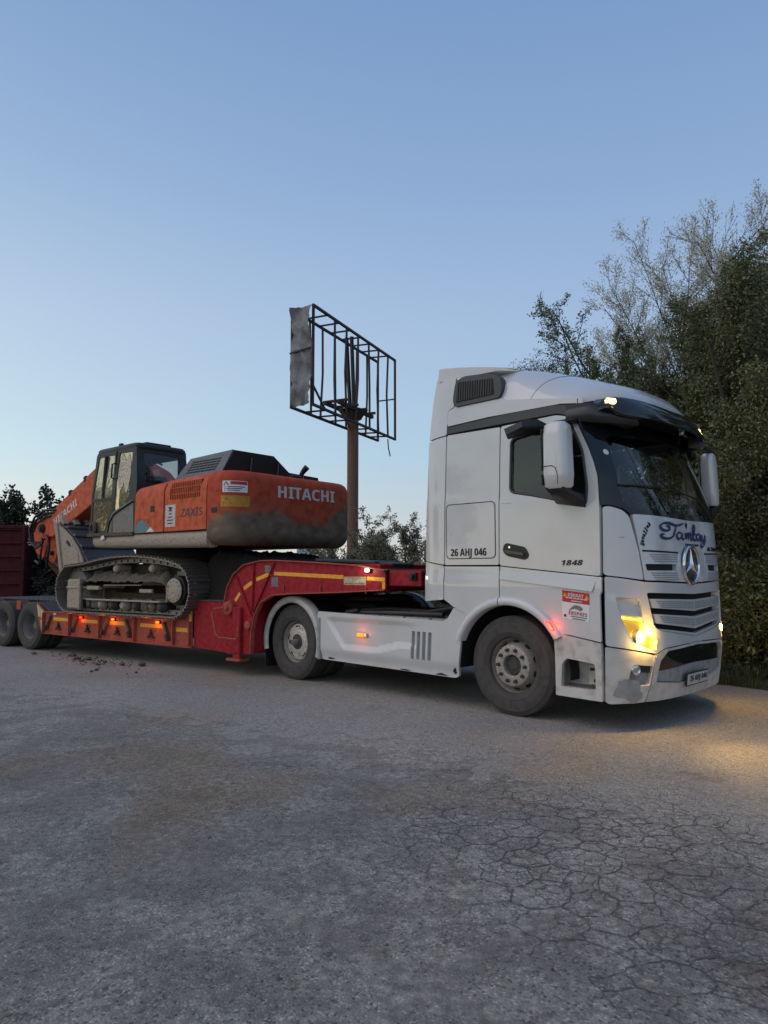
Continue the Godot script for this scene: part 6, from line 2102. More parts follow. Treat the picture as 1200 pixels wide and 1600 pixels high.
# cfg: kids per level, child length ratio, spread angle, upward pull, wobble, thinnest radius
func grow(st: SurfaceTool, tips: Array, p: Vector3, dir: Vector3, length: float, r: float, level: int, cfg: Dictionary) -> void:
	var segs := 5 if level > 1 else (4 if level == 1 else 3)
	var step := length / segs
	var pts := [p]
	var d := dir.normalized()
	var rr := [r]
	for k in segs:
		d = (d + Vector3(trng.randf_range(-1, 1), trng.randf_range(-1, 1), trng.randf_range(-1, 1)) * cfg.wobble + Vector3.UP * cfg.pull).normalized()
		p += d * step
		pts.append(p)
		rr.append(maxf(cfg.thin, r * lerpf(1.0, 0.35, float(k + 1) / segs)))
	var sides := 7 if r > 0.05 else (5 if r > 0.02 else 3)
	for k in segs:
		twig(st, pts[k], pts[k + 1], rr[k], rr[k + 1], sides)
	if level == 0:
		for k in cfg.leaf_n:
			var t := trng.randf_range(0.15, 1.0) * segs
			var i := mini(int(t), segs - 1)
			tips.append(pts[i].lerp(pts[i + 1], t - i))
		return
	var n: int = cfg.kids[level - 1]
	for k in n:
		var t: float = lerpf(cfg.bare if level == cfg.levels else 0.18, 1.0, (k + trng.randf()) / n) * segs
		var i := mini(int(t), segs - 1)
		var at: Vector3 = pts[i].lerp(pts[i + 1], t - i)
		var axis: Vector3 = (pts[i + 1] - pts[i]).normalized()
		var side := axis.cross(Vector3(trng.randf_range(-1, 1), trng.randf_range(-0.5, 1), trng.randf_range(-1, 1))).normalized()
		var ang: float = cfg.spread * trng.randf_range(0.7, 1.25)
		grow(st, tips, at, axis * cos(ang) + side * sin(ang) + cfg.lean * 0.3, length * cfg.ratio * trng.randf_range(0.7, 1.15) * lerpf(1.0, 0.62, t / segs), maxf(cfg.thin, rr[i] * 0.6), level - 1, cfg)

func spray_mesh(n: int, leaf: float, width: float, spread: float, sd: int) -> ArrayMesh:
	var r := RandomNumberGenerator.new()
	r.seed = sd
	var st := nst()
	for k in n:
		var c := Vector3(r.randfn(), r.randfn(), r.randfn()) * spread * 0.5
		var d := Vector3(r.randf_range(-1, 1), r.randf_range(-0.7, 0.8), r.randf_range(-1, 1)).normalized()
		var s := d.cross(Vector3(r.randf_range(-1, 1), 1, r.randf_range(-1, 1))).normalized()
		var up := s.cross(d)
		var L := leaf * r.randf_range(0.7, 1.2)
		var W := width * r.randf_range(0.8, 1.2) * 0.5
		var g := r.randf_range(0.8, 1.2)
		st.set_color(Color(g, g, g))
		var a := c
		var m1 := c + d * L * 0.5 + s * W - up * L * 0.08
		var m2 := c + d * L * 0.5 - s * W - up * L * 0.08
		var mid := c + d * L * 0.5
		var e := c + d * L
		for v in [a, m1, mid, mid, m1, e, a, mid, m2, mid, e, m2]:
			st.add_vertex(v)
	st.set_color(Color.WHITE)
	return done(st)

func crown(parent: Node, called: String, pts: Array, mesh: ArrayMesh, m: Material, size: float, cols: Array) -> MultiMeshInstance3D:
	var mm := MultiMesh.new()
	mm.transform_format = MultiMesh.TRANSFORM_3D
	mm.use_colors = true
	mm.mesh = mesh
	mm.instance_count = pts.size()
	var buf := PackedFloat32Array()
	buf.resize(pts.size() * 16)
	for i in pts.size():
		var b := Basis(Vector3(trng.randf_range(-1, 1), trng.randf_range(-1, 1), trng.randf_range(-1, 1)).normalized(), trng.randf() * TAU).scaled(Vector3.ONE * size * trng.randf_range(0.7, 1.35))
		var p: Vector3 = pts[i]
		var c: Color = (cols[0] as Color).lerp(cols[1], trng.randf())
		var o := i * 16
		buf[o] = b.x.x
		buf[o + 1] = b.y.x
		buf[o + 2] = b.z.x
		buf[o + 3] = p.x
		buf[o + 4] = b.x.y
		buf[o + 5] = b.y.y
		buf[o + 6] = b.z.y
		buf[o + 7] = p.y
		buf[o + 8] = b.x.z
		buf[o + 9] = b.y.z
		buf[o + 10] = b.z.z
		buf[o + 11] = p.z
		buf[o + 12] = c.r
		buf[o + 13] = c.g
		buf[o + 14] = c.b
		buf[o + 15] = 1.0
	mm.buffer = buf
	var o2 := MultiMeshInstance3D.new()
	o2.multimesh = mm
	o2.material_override = m
	put(o2, called, parent)
	o2.set_meta("kind", "stuff")
	return o2

func leaf_mat(rough := 0.6, trans := 0.25) -> StandardMaterial3D:
	var m := mat(Color.WHITE, rough)
	m.uv1_triplanar = false
	m.vertex_color_use_as_albedo = true
	m.backlight_enabled = true
	m.backlight = Color(trans, trans, trans * (0.95 if trans > 0.5 else 0.6))
	return m

func plant(called: String, label: String, category: String, at: Vector3, stems: Array, cfg: Dictionary, leaves: Array, group := "") -> Node3D:
	# stems: [offset, direction, length, radius]; leaves: [mesh, size, colour a, colour b]
	var t := thing(called, label, category, at, 0.0, group)
	var st := SurfaceTool.new()
	st.begin(Mesh.PRIMITIVE_TRIANGLES)
	var tips := []
	for s in stems:
		grow(st, tips, s[0], s[1], s[2], s[3], cfg.levels, cfg)
	obj("trunk", st.commit(), M.bark, t)
	crown(t, "crown" if called.ends_with("tree") else "foliage", tips, leaves[0], M.blossom if called == "blossom_tree" else M.leaf, leaves[1], [leaves[2], leaves[3]])
	return t

# a dense bushy mass: tips are also filled through a lumpy volume
func mass(called: String, label: String, category: String, at: Vector3, size: Vector3, count: int, leaves: Array, sd: int, group := "") -> Node3D:
	var t := thing(called, label, category, at, 0.0, group)
	var st := SurfaceTool.new()
	st.begin(Mesh.PRIMITIVE_TRIANGLES)
	var tips := []
	var cfg := {"levels": 2, "kids": [6, 9], "ratio": 0.45 * minf(1.0, size.x / size.y * 1.7), "spread": 0.6, "pull": 0.05, "wobble": 0.12, "thin": 0.006, "leaf_n": 5, "bare": 0.2, "lean": Vector3.ZERO}
	for k in 7:
		var a := TAU * k / 7.0 + trng.randf()
		grow(st, tips, Vector3(cos(a), 0, sin(a)) * size.x * 0.12, Vector3(cos(a) * 0.28 * size.x / size.y * 2.0, 1.0, sin(a) * 0.28 * size.z / size.y * 2.0), size.y * 0.95, 0.05, 2, cfg)
	obj("trunk" if called.ends_with("tree") else "stem", st.commit(), M.bark, t)
	var nz := noise(1.0 / maxf(0.6, size.x * 0.5), sd, 3)
	var n := 0
	while n < count:
		var u := Vector3(trng.randf_range(-1, 1), trng.randf_range(0, 1), trng.randf_range(-1, 1))
		var rad := Vector2(u.x, u.z).length()
		var top := 1.0 - 0.55 * rad * rad
		var p := Vector3(u.x * size.x, u.y * size.y, u.z * size.z)
		var w := nz.get_noise_3d(p.x, p.y * 0.8, p.z)
		if rad > 0.92 + 0.9 * w or u.y > top + 0.6 * w:
			continue
		# keep to the shell and the lumps; leave hollows
		if w < -0.08 and trng.randf() < 0.9:
			continue
		var depth := minf(1.0 - rad, top - u.y)
		if depth > 0.45 and trng.randf() < 0.8:
			continue
		tips.append(p)
		n += 1
	var big := []
	for i in range(0, tips.size(), 4):
		big.append(tips[i] + Vector3(trng.randf_range(-1, 1), trng.randf_range(-1, 1), trng.randf_range(-1, 1)) * 0.1)
	var part := "crown" if called.ends_with("tree") else "foliage"
	crown(t, part, tips, leaves[0], M.leaf, leaves[1], [leaves[2], leaves[3]])
	crown(t, part, big, M.big_spray, M.leaf, 0.75, [(leaves[2] as Color) * 0.9, (leaves[3] as Color) * 1.1])
	return t

func build_plants() -> void:
	trng.seed = 99
	M.leaf = leaf_mat()
	M.blossom = leaf_mat(0.7, 0.9)
	M.bark = tinted(mat(lin(0.095, 0.080, 0.068), 0.9), M.mud.albedo_texture, 3.0)
	var oval := spray_mesh(7, 0.055, 0.026, 0.10, 1)
	var fine := spray_mesh(8, 0.04, 0.017, 0.11, 2)
	var bud := spray_mesh(6, 0.026, 0.018, 0.07, 3)
	var broad := spray_mesh(7, 0.13, 0.085, 0.26, 4)
	M.big_spray = spray_mesh(6, 0.105, 0.055, 0.2, 6)
	# the verge beyond the truck
	var vz := noise(0.5, 81, 4)
	var st := nst()
	var vf := func(p: Vector2) -> Vector3: return Vector3(p.x, 0.015 + 0.10 * smoothstep(0.0, 1.2, -p.y - 3.75 + 0.5 * minf(0.0, p.x + 3.0)) * (1.0 + vz.get_noise_2d(p.x, p.y)) - 0.02, -p.y * -1.0)
	var edge := pv([40, -3.6, 6.0, -3.62, 3.0, -3.70, 1.4, -3.66, 0.7, -3.80, 0.0, -3.72, -1.2, -3.9, -3.0, -4.1, -6.0, -5.4, -9.0, -6.8, -12.0, -8.0, -16.0, -9.2, -24.0, -7.0, -60, -4.0, -60, -60, 40, -60])
	sheet(st, edge, vf, 0.8, [], 0.0)
	var vm := tinted(mat(lin(0.060, 0.055, 0.036), 0.95), M.mud.albedo_texture, 1.3)
	var vo := obj("verge", st, vm, self)
	vo.set_meta("kind", "structure")
	# grass and weeds on it
	var blade := nst()
	var r2 := RandomNumberGenerator.new()
	r2.seed = 17
	for k in 9:
		var a := r2.randf() * TAU
		var d := Vector3(cos(a), 0, sin(a))
		var b := d * 0.05 * r2.randf()
		var hh := r2.randf_range(0.5, 1.0)
		var w := Vector3(-d.z, 0, d.x) * 0.022
		var m1 := b + Vector3(0, hh * 0.6, 0) + d * 0.10
		var e := b + Vector3(0, hh * 0.9, 0) + d * 0.34
		for v in [b - w, b + w, m1 + w * 0.7, b - w, m1 + w * 0.7, m1 - w * 0.7, m1 - w * 0.7, m1 + w * 0.7, e]:
			blade.add_vertex(v)
	var gpts := []
	for k in 5200:
		var x := trng.randf_range(-2.5, 6.5)
		var z := -3.78 - 3.2 * pow(trng.randf(), 1.6)
		if vz.get_noise_2d(x * 2.0, z * 2.0) > -0.25:
			gpts.append(Vector3(x, 0.0, z))
	var grass_mm := crown(self, "grass", gpts, done(blade), M.leaf, 0.22, [Color(0.035, 0.050, 0.018), Color(0.075, 0.085, 0.035)])
	var gb := grass_mm.multimesh.buffer
	for i in gpts.size():
		var s := 0.12 + 0.22 * trng.randf() * smoothstep(-3.7, -4.6, gpts[i].z) + 0.05
		var a := trng.randf() * TAU
		var bs := Basis(Vector3.UP, a).scaled(Vector3(s, s, s))
		var o := i * 16
		for q in 3:
			gb[o + q * 4] = bs.x[q]
			gb[o + q * 4 + 1] = bs.y[q]
			gb[o + q * 4 + 2] = bs.z[q]
	grass_mm.multimesh.buffer = gb
	grass_mm.set_meta("label", "rough grass along the verge beyond the truck")
	# trees on the right
	var dark := [Color(0.075, 0.085, 0.036), Color(0.13, 0.14, 0.06)]
	var olive := [Color(0.11, 0.125, 0.05), Color(0.20, 0.21, 0.095)]
	var airy := {"levels": 3, "kids": [7, 8, 11], "ratio": 0.50, "spread": 0.72, "pull": 0.05, "wobble": 0.13, "thin": 0.0035, "leaf_n": 3, "bare": 0.30, "lean": Vector3.ZERO}
	var bare := airy.duplicate()
	bare.leaf_n = 4
	bare.kids = [8, 9, 12]
	bare.pull = 0.07
	bare.spread = 0.62
	plant("blossom_tree", "bare grey tree with tiny pale blossom along its twigs, above the leafy trees", "tree", v3(-0.75, 0, -7.9),
		[[v3(0, 0, 0), v3(0.05, 1, 0.02), 6.5, 0.075], [v3(-0.1, 0, 0.1), v3(-0.12, 1, 0.16), 5.9, 0.06], [v3(0.1, 0, -0.1), v3(0.16, 1, -0.14), 6.9, 0.065], [v3(0, 0, 0.2), v3(-0.04, 1, 0.12), 6.9, 0.06], [v3(0.2, 0, 0.1), v3(0.26, 1, 0.10), 6.6, 0.06]], bare,
		[bud, 1.35, Color(0.55, 0.51, 0.42), Color(0.82, 0.79, 0.70)])
	var wild := bare.duplicate()
	wild.leaf_n = 1
	wild.kids = [6, 7, 9]
	wild.spread = 0.8
	plant("bare_tree", "tall bare tree whose long branches hang over the blossom tree", "tree", v3(1.75, 0, -8.1),
		[[v3(0, 0, 0), v3(-0.03, 1, 0.0), 7.1, 0.065], [v3(0.1, 0, 0.1), v3(-0.10, 1, 0.10), 5.2, 0.055]], wild,
		[bud, 1.0, Color(0.14, 0.12, 0.09), Color(0.25, 0.22, 0.17)])
	var leafy := airy.duplicate()
	leafy.leaf_n = 3
	leafy.bare = 0.42
	leafy.lean = v3(-0.06, 0, 0.05)
	plant("leafy_tree", "dark green small-leaved tree leaning left over the truck's roof", "tree", v3(-0.75, 0, -5.7),
		[[v3(0, 0, 0), v3(-0.12, 1, 0.06), 5.3, 0.09], [v3(-0.1, 0, 0.1), v3(-0.24, 1, 0.14), 4.8, 0.07], [v3(0.3, 0, -0.1), v3(0.08, 1, 0.0), 5.2, 0.07]], leafy,
		[oval, 0.95, Color(0.075, 0.10, 0.038), Color(0.14, 0.165, 0.07)])
	var thick := airy.duplicate()
	thick.leaf_n = 7
	thick.bare = 0.12
	thick.spread = 0.85
	thick.ratio = 0.42
	var fan := []
	for k in 8:
		var a := TAU * k / 8.0 + trng.randf() * 0.5
		fan.append([v3(cos(a), 0, sin(a)) * 0.25, v3(cos(a) * 0.20, 1, sin(a) * 0.20), trng.randf_range(4.6, 6.0), 0.06])
	plant("evergreen_tree", "dense dark evergreen tree at the right edge, beyond the truck's nose", "tree", v3(0.95, 0, -6.9), fan, thick, [fine, 1.35, dark[0], olive[1]])
	fan = []
	for k in 6:
		var a := TAU * k / 6.0 + trng.randf() * 0.5
		fan.append([v3(cos(a), 0, sin(a)) * 0.25, v3(cos(a) * 0.22, 1, sin(a) * 0.22), trng.randf_range(3.2, 4.2), 0.05])
	plant("evergreen_tree", "lower bushy evergreen standing left of the tallest evergreen, behind the far mirror", "tree", v3(-0.35, 0, -6.4), fan, thick, [fine, 1.3, dark[0], olive[1]])
	mass("bush", "tall tangled bush at the foot of the tallest evergreen", "bush", v3(1.1, 0, -6.2), v3(1.0, 3.1, 0.9), 4500, [fine, 1.3, dark[0], dark[1]], 1, "bushes along the verge")
	mass("evergreen_tree", "evergreen tree beyond the right edge of the picture", "tree", v3(3.2, 0, -7.6), v3(1.6, 7.4, 1.5), 5000, [fine, 1.4, dark[0], olive[1]], 3)
	mass("evergreen_tree", "evergreen tree further along the verge beyond the picture's right edge", "tree", v3(6.4, 0, -7.0), v3(1.7, 6.8, 1.5), 4000, [fine, 1.5, dark[0], olive[1]], 4)
	var where := [[0.75, -5.2, 0.75, 1.7, "low dark bush on the verge under the tallest evergreen", 2200], [1.9, -5.2, 0.85, 1.9, "low bush beyond the headlights at the frame's edge", 2200], [-0.4, -5.0, 0.8, 2.3, "dark bush behind the truck's far headlight", 2200], [-2.2, -5.6, 1.1, 3.0, "bush hidden behind the cab's far door", 2200], [-4.4, -6.6, 1.3, 3.0, "bush behind the tractor's rear wheels", 1800], [-6.6, -7.6, 1.4, 2.6, "broad bush behind the coupling of truck and trailer", 1800]]
	for w in where:
		mass("bush", w[4], "bush", v3(w[0], 0, w[1]), v3(w[2], w[3], w[2]), w[5], [oval, 1.05, dark[0], olive[1]], 11, "bushes along the verge")
	# scrub behind the gooseneck
	var scrub := {"levels": 2, "kids": [7, 11], "ratio": 0.42, "spread": 0.65, "pull": 0.06, "wobble": 0.17, "thin": 0.006, "leaf_n": 3, "bare": 0.15, "lean": Vector3.ZERO}
	for q in [[-10.25, -9.9, 3.0, "spiky grey-green shrub against the truck's deflector"], [-11.1, -9.5, 2.8, "grey-green shrub between the pole and the truck cab"], [-12.0, -9.2, 2.4, "low shrub just right of the billboard pole"], [-13.0, -9.6, 3.3, "thin tall shrub beside the foot of the billboard pole"], [-13.6, -11.0, 2.2, "low shrub left of the billboard pole"], [-10.6, -10.9, 3.0, "shrub behind the spiky one at the cab's back"]]:
		var stems := []
		for k in 7:
			var a := TAU * k / 7.0 + trng.randf()
			stems.append([v3(cos(a), 0, sin(a)) * 0.2, v3(cos(a) * 0.45, 1, sin(a) * 0.45), q[2] * trng.randf_range(0.6, 1.0), 0.03])
		plant("shrub", q[3], "shrub", v3(q[0], 0, q[1]), stems, scrub, [oval, 1.5, Color(0.12, 0.115, 0.06), Color(0.26, 0.235, 0.14)], "shrubs behind the gooseneck")
	# trees beyond the container
	var clumpy := {"levels": 2, "kids": [9, 9], "ratio": 0.36, "spread": 0.85, "pull": 0.04, "wobble": 0.16, "thin": 0.012, "leaf_n": 4, "bare": 0.45, "lean": Vector3.ZERO}
	var names := ["dark tree above the container's left part, first of the row", "dark tree above the container, second of the row", "dark clumpy tree above the container's right end", "dark tree standing just left of the excavator's boom", "small dark tree behind the raised boom", "dark tree at the left edge behind the container"]
	for k in 6:
		var u: float = [-1.0, 0.15, 1.25, 2.2, 3.1, -2.2][k]
		var hgt: float = [4.7, 4.3, 4.6, 4.2, 4.7, 4.4][k]
		plant("dark_tree", names[k], "tree", v3(-27.3 + u * 0.713, 0, -4.2 - u * 0.70), [[Vector3.ZERO, v3(trng.randf_range(-0.1, 0.1), 1, 0), hgt * 0.92, 0.10], [v3(0.1, 0, 0), v3(trng.randf_range(-0.3, 0.3), 1, 0.1), hgt * 0.8, 0.07]], clumpy, [broad, 1.15, Color(0.03, 0.036, 0.02), Color(0.055, 0.06, 0.032)], "dark trees beyond the container")
	mass("bush", "dark bush filling the gap between the container and the excavator's bucket", "bush", v3(-16.9, 0, -2.3), v3(1.5, 2.75, 1.2), 4000, [oval, 1.6, Color(0.016, 0.019, 0.012), Color(0.034, 0.036, 0.022)], 21)
	mass("round_tree", "rounded brown-green tree top just showing above the truck's roof", "tree", v3(-11.5, 0, -19.4), v3(1.9, 10.35, 1.9), 7000, [fine, 1.9, Color(0.060, 0.060, 0.028), Color(0.11, 0.095, 0.05)], 23)
	# the far side of the yard, behind the viewer: seen in the panes
	var back := ["yard tree behind the viewer, opposite the trailer's axles", "tallest yard tree behind the viewer, beyond the trailer's tail", "yard tree behind the viewer, furthest out past the container", "yard tree behind the viewer, second beyond the trailer's tail", "yard tree behind the viewer, opposite the gooseneck", "yard tree behind the viewer, opposite the cab"]
	clumpy = clumpy.duplicate()
	clumpy.leaf_n = 2
	for k in 6:
		var q: Array = [[-22.5, 11.5, 6.0], [-28.5, 13.0, 6.6], [-35.0, 14.0, 7.2], [-31.0, 18.5, 7.0], [-16.0, 17.5, 6.5], [-8.0, 20.0, 6.5]][k]
		plant("yard_tree", back[k], "tree", v3(q[0], 0, q[1]), [[Vector3.ZERO, v3(0.05, 1, 0), q[2], 0.14], [v3(0.1, 0, 0.1), v3(-0.25, 1, 0.1), q[2] * 0.85, 0.10], [v3(-0.1, 0, 0), v3(0.28, 1, 0), q[2] * 0.85, 0.10]], clumpy, [broad, 1.5, Color(0.12, 0.11, 0.035), Color(0.24, 0.20, 0.07)], "trees on the far side of the yard")
# ---------------------------------------------------------------- helpers
func numbered(called: String, parent: Node) -> String:
	if not parent.has_node(called):
		return called
	var i := 1
	while parent.has_node("%s_%03d" % [called, i]):
		i += 1
	return "%s_%03d" % [called, i]

func put(node: Node3D, called: String, parent: Node) -> Node3D:
	node.name = numbered(called, parent)
	parent.add_child(node, true)
	return node

func thing(called: String, label: String, category: String, at := Vector3.ZERO, turn := 0.0, group := "") -> Node3D:
	var o := Node3D.new()
	put(o, called, self)
	o.position = at
	o.rotation.y = turn
	tag(o, label, category, group)
	return o

func tag(o: Node, label: String, category: String, group := "") -> void:
	o.set_meta("label", label)
	o.set_meta("category", category)
	if group != "":
		o.set_meta("group", group)

func hub(called: String, parent: Node, at := Vector3.ZERO) -> Node3D:
	var o := Node3D.new()
	put(o, called, parent)
	o.position = at
	return o

func nst() -> SurfaceTool:
	var st := SurfaceTool.new()
	st.begin(Mesh.PRIMITIVE_TRIANGLES)
	st.set_color(Color.WHITE)
	st.set_smooth_group(-1)
	return st

func done(st: SurfaceTool) -> ArrayMesh:
	st.generate_normals()
	st.index()
	return st.commit()

func obj(called: String, st, m: Material, parent: Node, xf := Transform3D.IDENTITY) -> MeshInstance3D:
	var o := MeshInstance3D.new()
	o.mesh = done(st) if st is SurfaceTool else st
	o.material_override = m
	o.transform = xf
	put(o, called, parent)
	return o

func v3(x: float, y: float, z: float) -> Vector3:
	return Vector3(x, y, z)

func pv(a: Array) -> PackedVector2Array:
	var r := PackedVector2Array()
	for i in range(0, a.size(), 2):
		r.append(Vector2(a[i], a[i + 1]))
	return r

# polygon facing "out"
func face(st: SurfaceTool, pts: Array, out: Vector3) -> void:
	var n := Vector3.ZERO
	for i in range(1, pts.size() - 1):
		n += (pts[i] - pts[0]).cross(pts[i + 1] - pts[0])
	var q := pts.duplicate()
	if n.dot(out) > 0.0:
		q.reverse()
	for i in range(1, q.size() - 1):
		st.add_vertex(q[0])
		st.add_vertex(q[i])
		st.add_vertex(q[i + 1])

func box(st: SurfaceTool, c: Vector3, size: Vector3, bevel := 0.006, basis := Basis.IDENTITY) -> void:
	var h := size * 0.5
	var b: float = minf(bevel, minf(h.x, minf(h.y, h.z)) * 0.8)
	for ax in 3:
		var a1 := (ax + 1) % 3
		var a2 := (ax + 2) % 3
		for s in [-1.0, 1.0]:
			var q := []
			for k in [[-1, -1], [1, -1], [1, 1], [-1, 1]]:
				var p := Vector3.ZERO
				p[ax] = s * h[ax]
				p[a1] = k[0] * (h[a1] - b)
				p[a2] = k[1] * (h[a2] - b)
				q.append(c + basis * p)
			var n := Vector3.ZERO
			n[ax] = s
			face(st, q, basis * n)
		if b <= 0.0:
			continue
		for s1 in [-1.0, 1.0]:
			for s2 in [-1.0, 1.0]:
				var q := []
				for k in [[-1, 0], [1, 0], [1, 1], [-1, 1]]:
					var p := Vector3.ZERO
					p[ax] = k[0] * (h[ax] - b)
					p[a1] = s1 * (h[a1] - (b if k[1] == 0 else 0.0))
					p[a2] = s2 * (h[a2] - (0.0 if k[1] == 0 else b))
					q.append(c + basis * p)
				var n := Vector3.ZERO
				n[a1] = s1
				n[a2] = s2
				face(st, q, basis * n)
	if b > 0.0:
		for sx in [-1.0, 1.0]:
			for sy in [-1.0, 1.0]:
				for sz in [-1.0, 1.0]:
					var s := Vector3(sx, sy, sz)
					var q := []
					for ax in 3:
						var p := Vector3.ZERO
						for k in 3:
							p[k] = s[k] * (h[k] - (0.0 if k == ax else b))
						q.append(c + basis * p)
					face(st, q, basis * s)

func along(dir: Vector3, up := Vector3.UP) -> Basis:   # x axis along dir
	var x := dir.normalized()
	if absf(x.dot(up)) > 0.99:
		up = Vector3.RIGHT
	var z := x.cross(up).normalized()
	return Basis(x, z.cross(x).normalized(), z)

func bar(st: SurfaceTool, a: Vector3, b: Vector3, w: float, h := -1.0, bevel := 0.004, up := Vector3.UP) -> void:
	var hh := w if h < 0.0 else h
	box(st, (a + b) * 0.5, Vector3(a.distance_to(b), hh, w), bevel, along(b - a, up))

func signed(p: PackedVector2Array) -> float:
	var s := 0.0
	for i in p.size():
		s += p[i].cross(p[(i + 1) % p.size()])
	return s

# polygon in the local xy plane, from z0 to z1, edges chamfered by b
func prism(st: SurfaceTool, poly: PackedVector2Array, z0: float, z1: float, xf := Transform3D.IDENTITY, b := 0.0) -> void:
	var p := poly.duplicate()
	if signed(p) < 0.0:
		p.reverse()
	var n := p.size()
	var inner := PackedVector2Array()
	for i in n:
		var e0 := (p[i] - p[(i + n - 1) % n]).normalized()
		var e1 := (p[(i + 1) % n] - p[i]).normalized()
		var m := (e0 + e1).normalized()
		var nn := Vector2(-m.y, m.x)
		inner.append(p[i] + nn * b / maxf(0.4, nn.dot(Vector2(-e0.y, e0.x))))
	var idx := Geometry2D.triangulate_polygon(inner if b > 0.0 else p)
	for s in [0, 1]:
		var z: float = z1 if s == 1 else z0
		var out: Vector3 = xf.basis * Vector3(0, 0, (1.0 if s == 1 else -1.0) * signf(z1 - z0))
		var zi: float = z
		for k in range(0, idx.size(), 3):
			var q := []
			for j in 3:
				var c: Vector2 = (inner if b > 0.0 else p)[idx[k + j]]
				q.append(xf * Vector3(c.x, c.y, zi))
			face(st, q, out)
	var d := signf(z1 - z0) * b
	for i in n:
		var j := (i + 1) % n
		var e := p[j] - p[i]
		var out: Vector3 = xf.basis * Vector3(e.y, -e.x, 0)
		face(st, [xf * Vector3(p[i].x, p[i].y, z0 + d), xf * Vector3(p[j].x, p[j].y, z0 + d), xf * Vector3(p[j].x, p[j].y, z1 - d), xf * Vector3(p[i].x, p[i].y, z1 - d)], out)
		if b > 0.0:
			face(st, [xf * Vector3(p[i].x, p[i].y, z0 + d), xf * Vector3(p[j].x, p[j].y, z0 + d), xf * Vector3(inner[j].x, inner[j].y, z0), xf * Vector3(inner[i].x, inner[i].y, z0)], out)
			face(st, [xf * Vector3(p[i].x, p[i].y, z1 - d), xf * Vector3(p[j].x, p[j].y, z1 - d), xf * Vector3(inner[j].x, inner[j].y, z1), xf * Vector3(inner[i].x, inner[i].y, z1)], out)

# profile of (radius, height) turned round the local z axis
func lathe(st: SurfaceTool, prof: PackedVector2Array, segs: int, xf := Transform3D.IDENTITY, a0 := 0.0, a1 := TAU, sharp := 0.5) -> void:
	var g := 1
	for i in prof.size() - 1:
		if i > 0:
			var d0 := (prof[i] - prof[i - 1]).normalized()
			var d1 := (prof[i + 1] - prof[i]).normalized()
			if absf(d0.angle_to(d1)) > sharp:
				g += 1
		st.set_smooth_group(g)
		var e := prof[i + 1] - prof[i]
		for k in segs:
			var t0 := a0 + (a1 - a0) * k / segs
			var t1 := a0 + (a1 - a0) * ((k + 1) % segs if a1 - a0 >= TAU - 1e-4 else k + 1) / segs
			var q := []
			for c in [[i, t0], [i, t1], [i + 1, t1], [i + 1, t0]]:
				var r: float = prof[c[0]].x
				q.append(xf * Vector3(r * cos(c[1]), r * sin(c[1]), prof[c[0]].y))
			if prof[i].x < 1e-6:
				q.remove_at(1)
			elif prof[i + 1].x < 1e-6:
				q.remove_at(3)
			var tm := (t0 + (t1 if t1 > t0 else t1 + TAU)) * 0.5
			var out := Vector3(e.y * cos(tm), e.y * sin(tm), -e.x)   # profile runs so that outside lies to its right
			face(st, q, xf.basis * out)
	st.set_smooth_group(-1)

func tube(st: SurfaceTool, pts: Array, r, segs := 8, caps := true) -> void:
	var n := pts.size()
	var rings := []
	var side := Vector3.ZERO
	for i in n:
		var d: Vector3 = (pts[mini(i + 1, n - 1)] - pts[maxi(i - 1, 0)]).normalized()
		if i == 0:
			side = d.cross(Vector3.UP if absf(d.y) < 0.9 else Vector3.RIGHT).normalized()
		else:
			side = (side - d * side.dot(d)).normalized()
		var up := d.cross(side)
		var rr: float = r[i] if r is Array else r
		var ring := []
		for k in segs:
			var a := TAU * k / segs
			ring.append(pts[i] + (side * cos(a) + up * sin(a)) * rr)
		rings.append(ring)
	st.set_smooth_group(1)
	for i in n - 1:
		var mid: Vector3 = (pts[i] + pts[i + 1]) * 0.5
		for k in segs:
			var j := (k + 1) % segs
			var q := [rings[i][k], rings[i][j], rings[i + 1][j], rings[i + 1][k]]
			face(st, q, (q[0] + q[1] + q[2] + q[3]) * 0.25 - mid)
	st.set_smooth_group(-1)
	if caps:
		face(st, rings[0], pts[0] - pts[1])
		face(st, rings[n - 1], pts[n - 1] - pts[n - 2])

func cyl(st: SurfaceTool, a: Vector3, b: Vector3, r: float, segs := 12) -> void:
	tube(st, [a, b], r, segs)

# loft through rings of the same size (closed rings)
func loft(st: SurfaceTool, rings: Array, smooth := true, caps := true) -> void:
	var n: int = rings[0].size()
	var cs := []
	for r in rings:
		var c := Vector3.ZERO
		for p in r:
			c += p
		cs.append(c / n)
	st.set_smooth_group(1 if smooth else -1)
	for i in rings.size() - 1:
		var mid: Vector3 = (cs[i] + cs[i + 1]) * 0.5
		for k in n:
			var j := (k + 1) % n
			var q := [rings[i][k], rings[i][j], rings[i + 1][j], rings[i + 1][k]]
			face(st, q, (q[0] + q[1] + q[2] + q[3]) * 0.25 - mid)
	st.set_smooth_group(-1)
	if caps:
		face(st, rings[0], cs[0] - cs[1])
		face(st, rings[-1], cs[-1] - cs[-2])

func nrm(f: Callable, p: Vector2) -> Vector3:
	var e := 0.004
	return (f.call(p + Vector2(e, 0)) - f.call(p - Vector2(e, 0))).cross(f.call(p + Vector2(0, e)) - f.call(p - Vector2(0, e))).normalized()

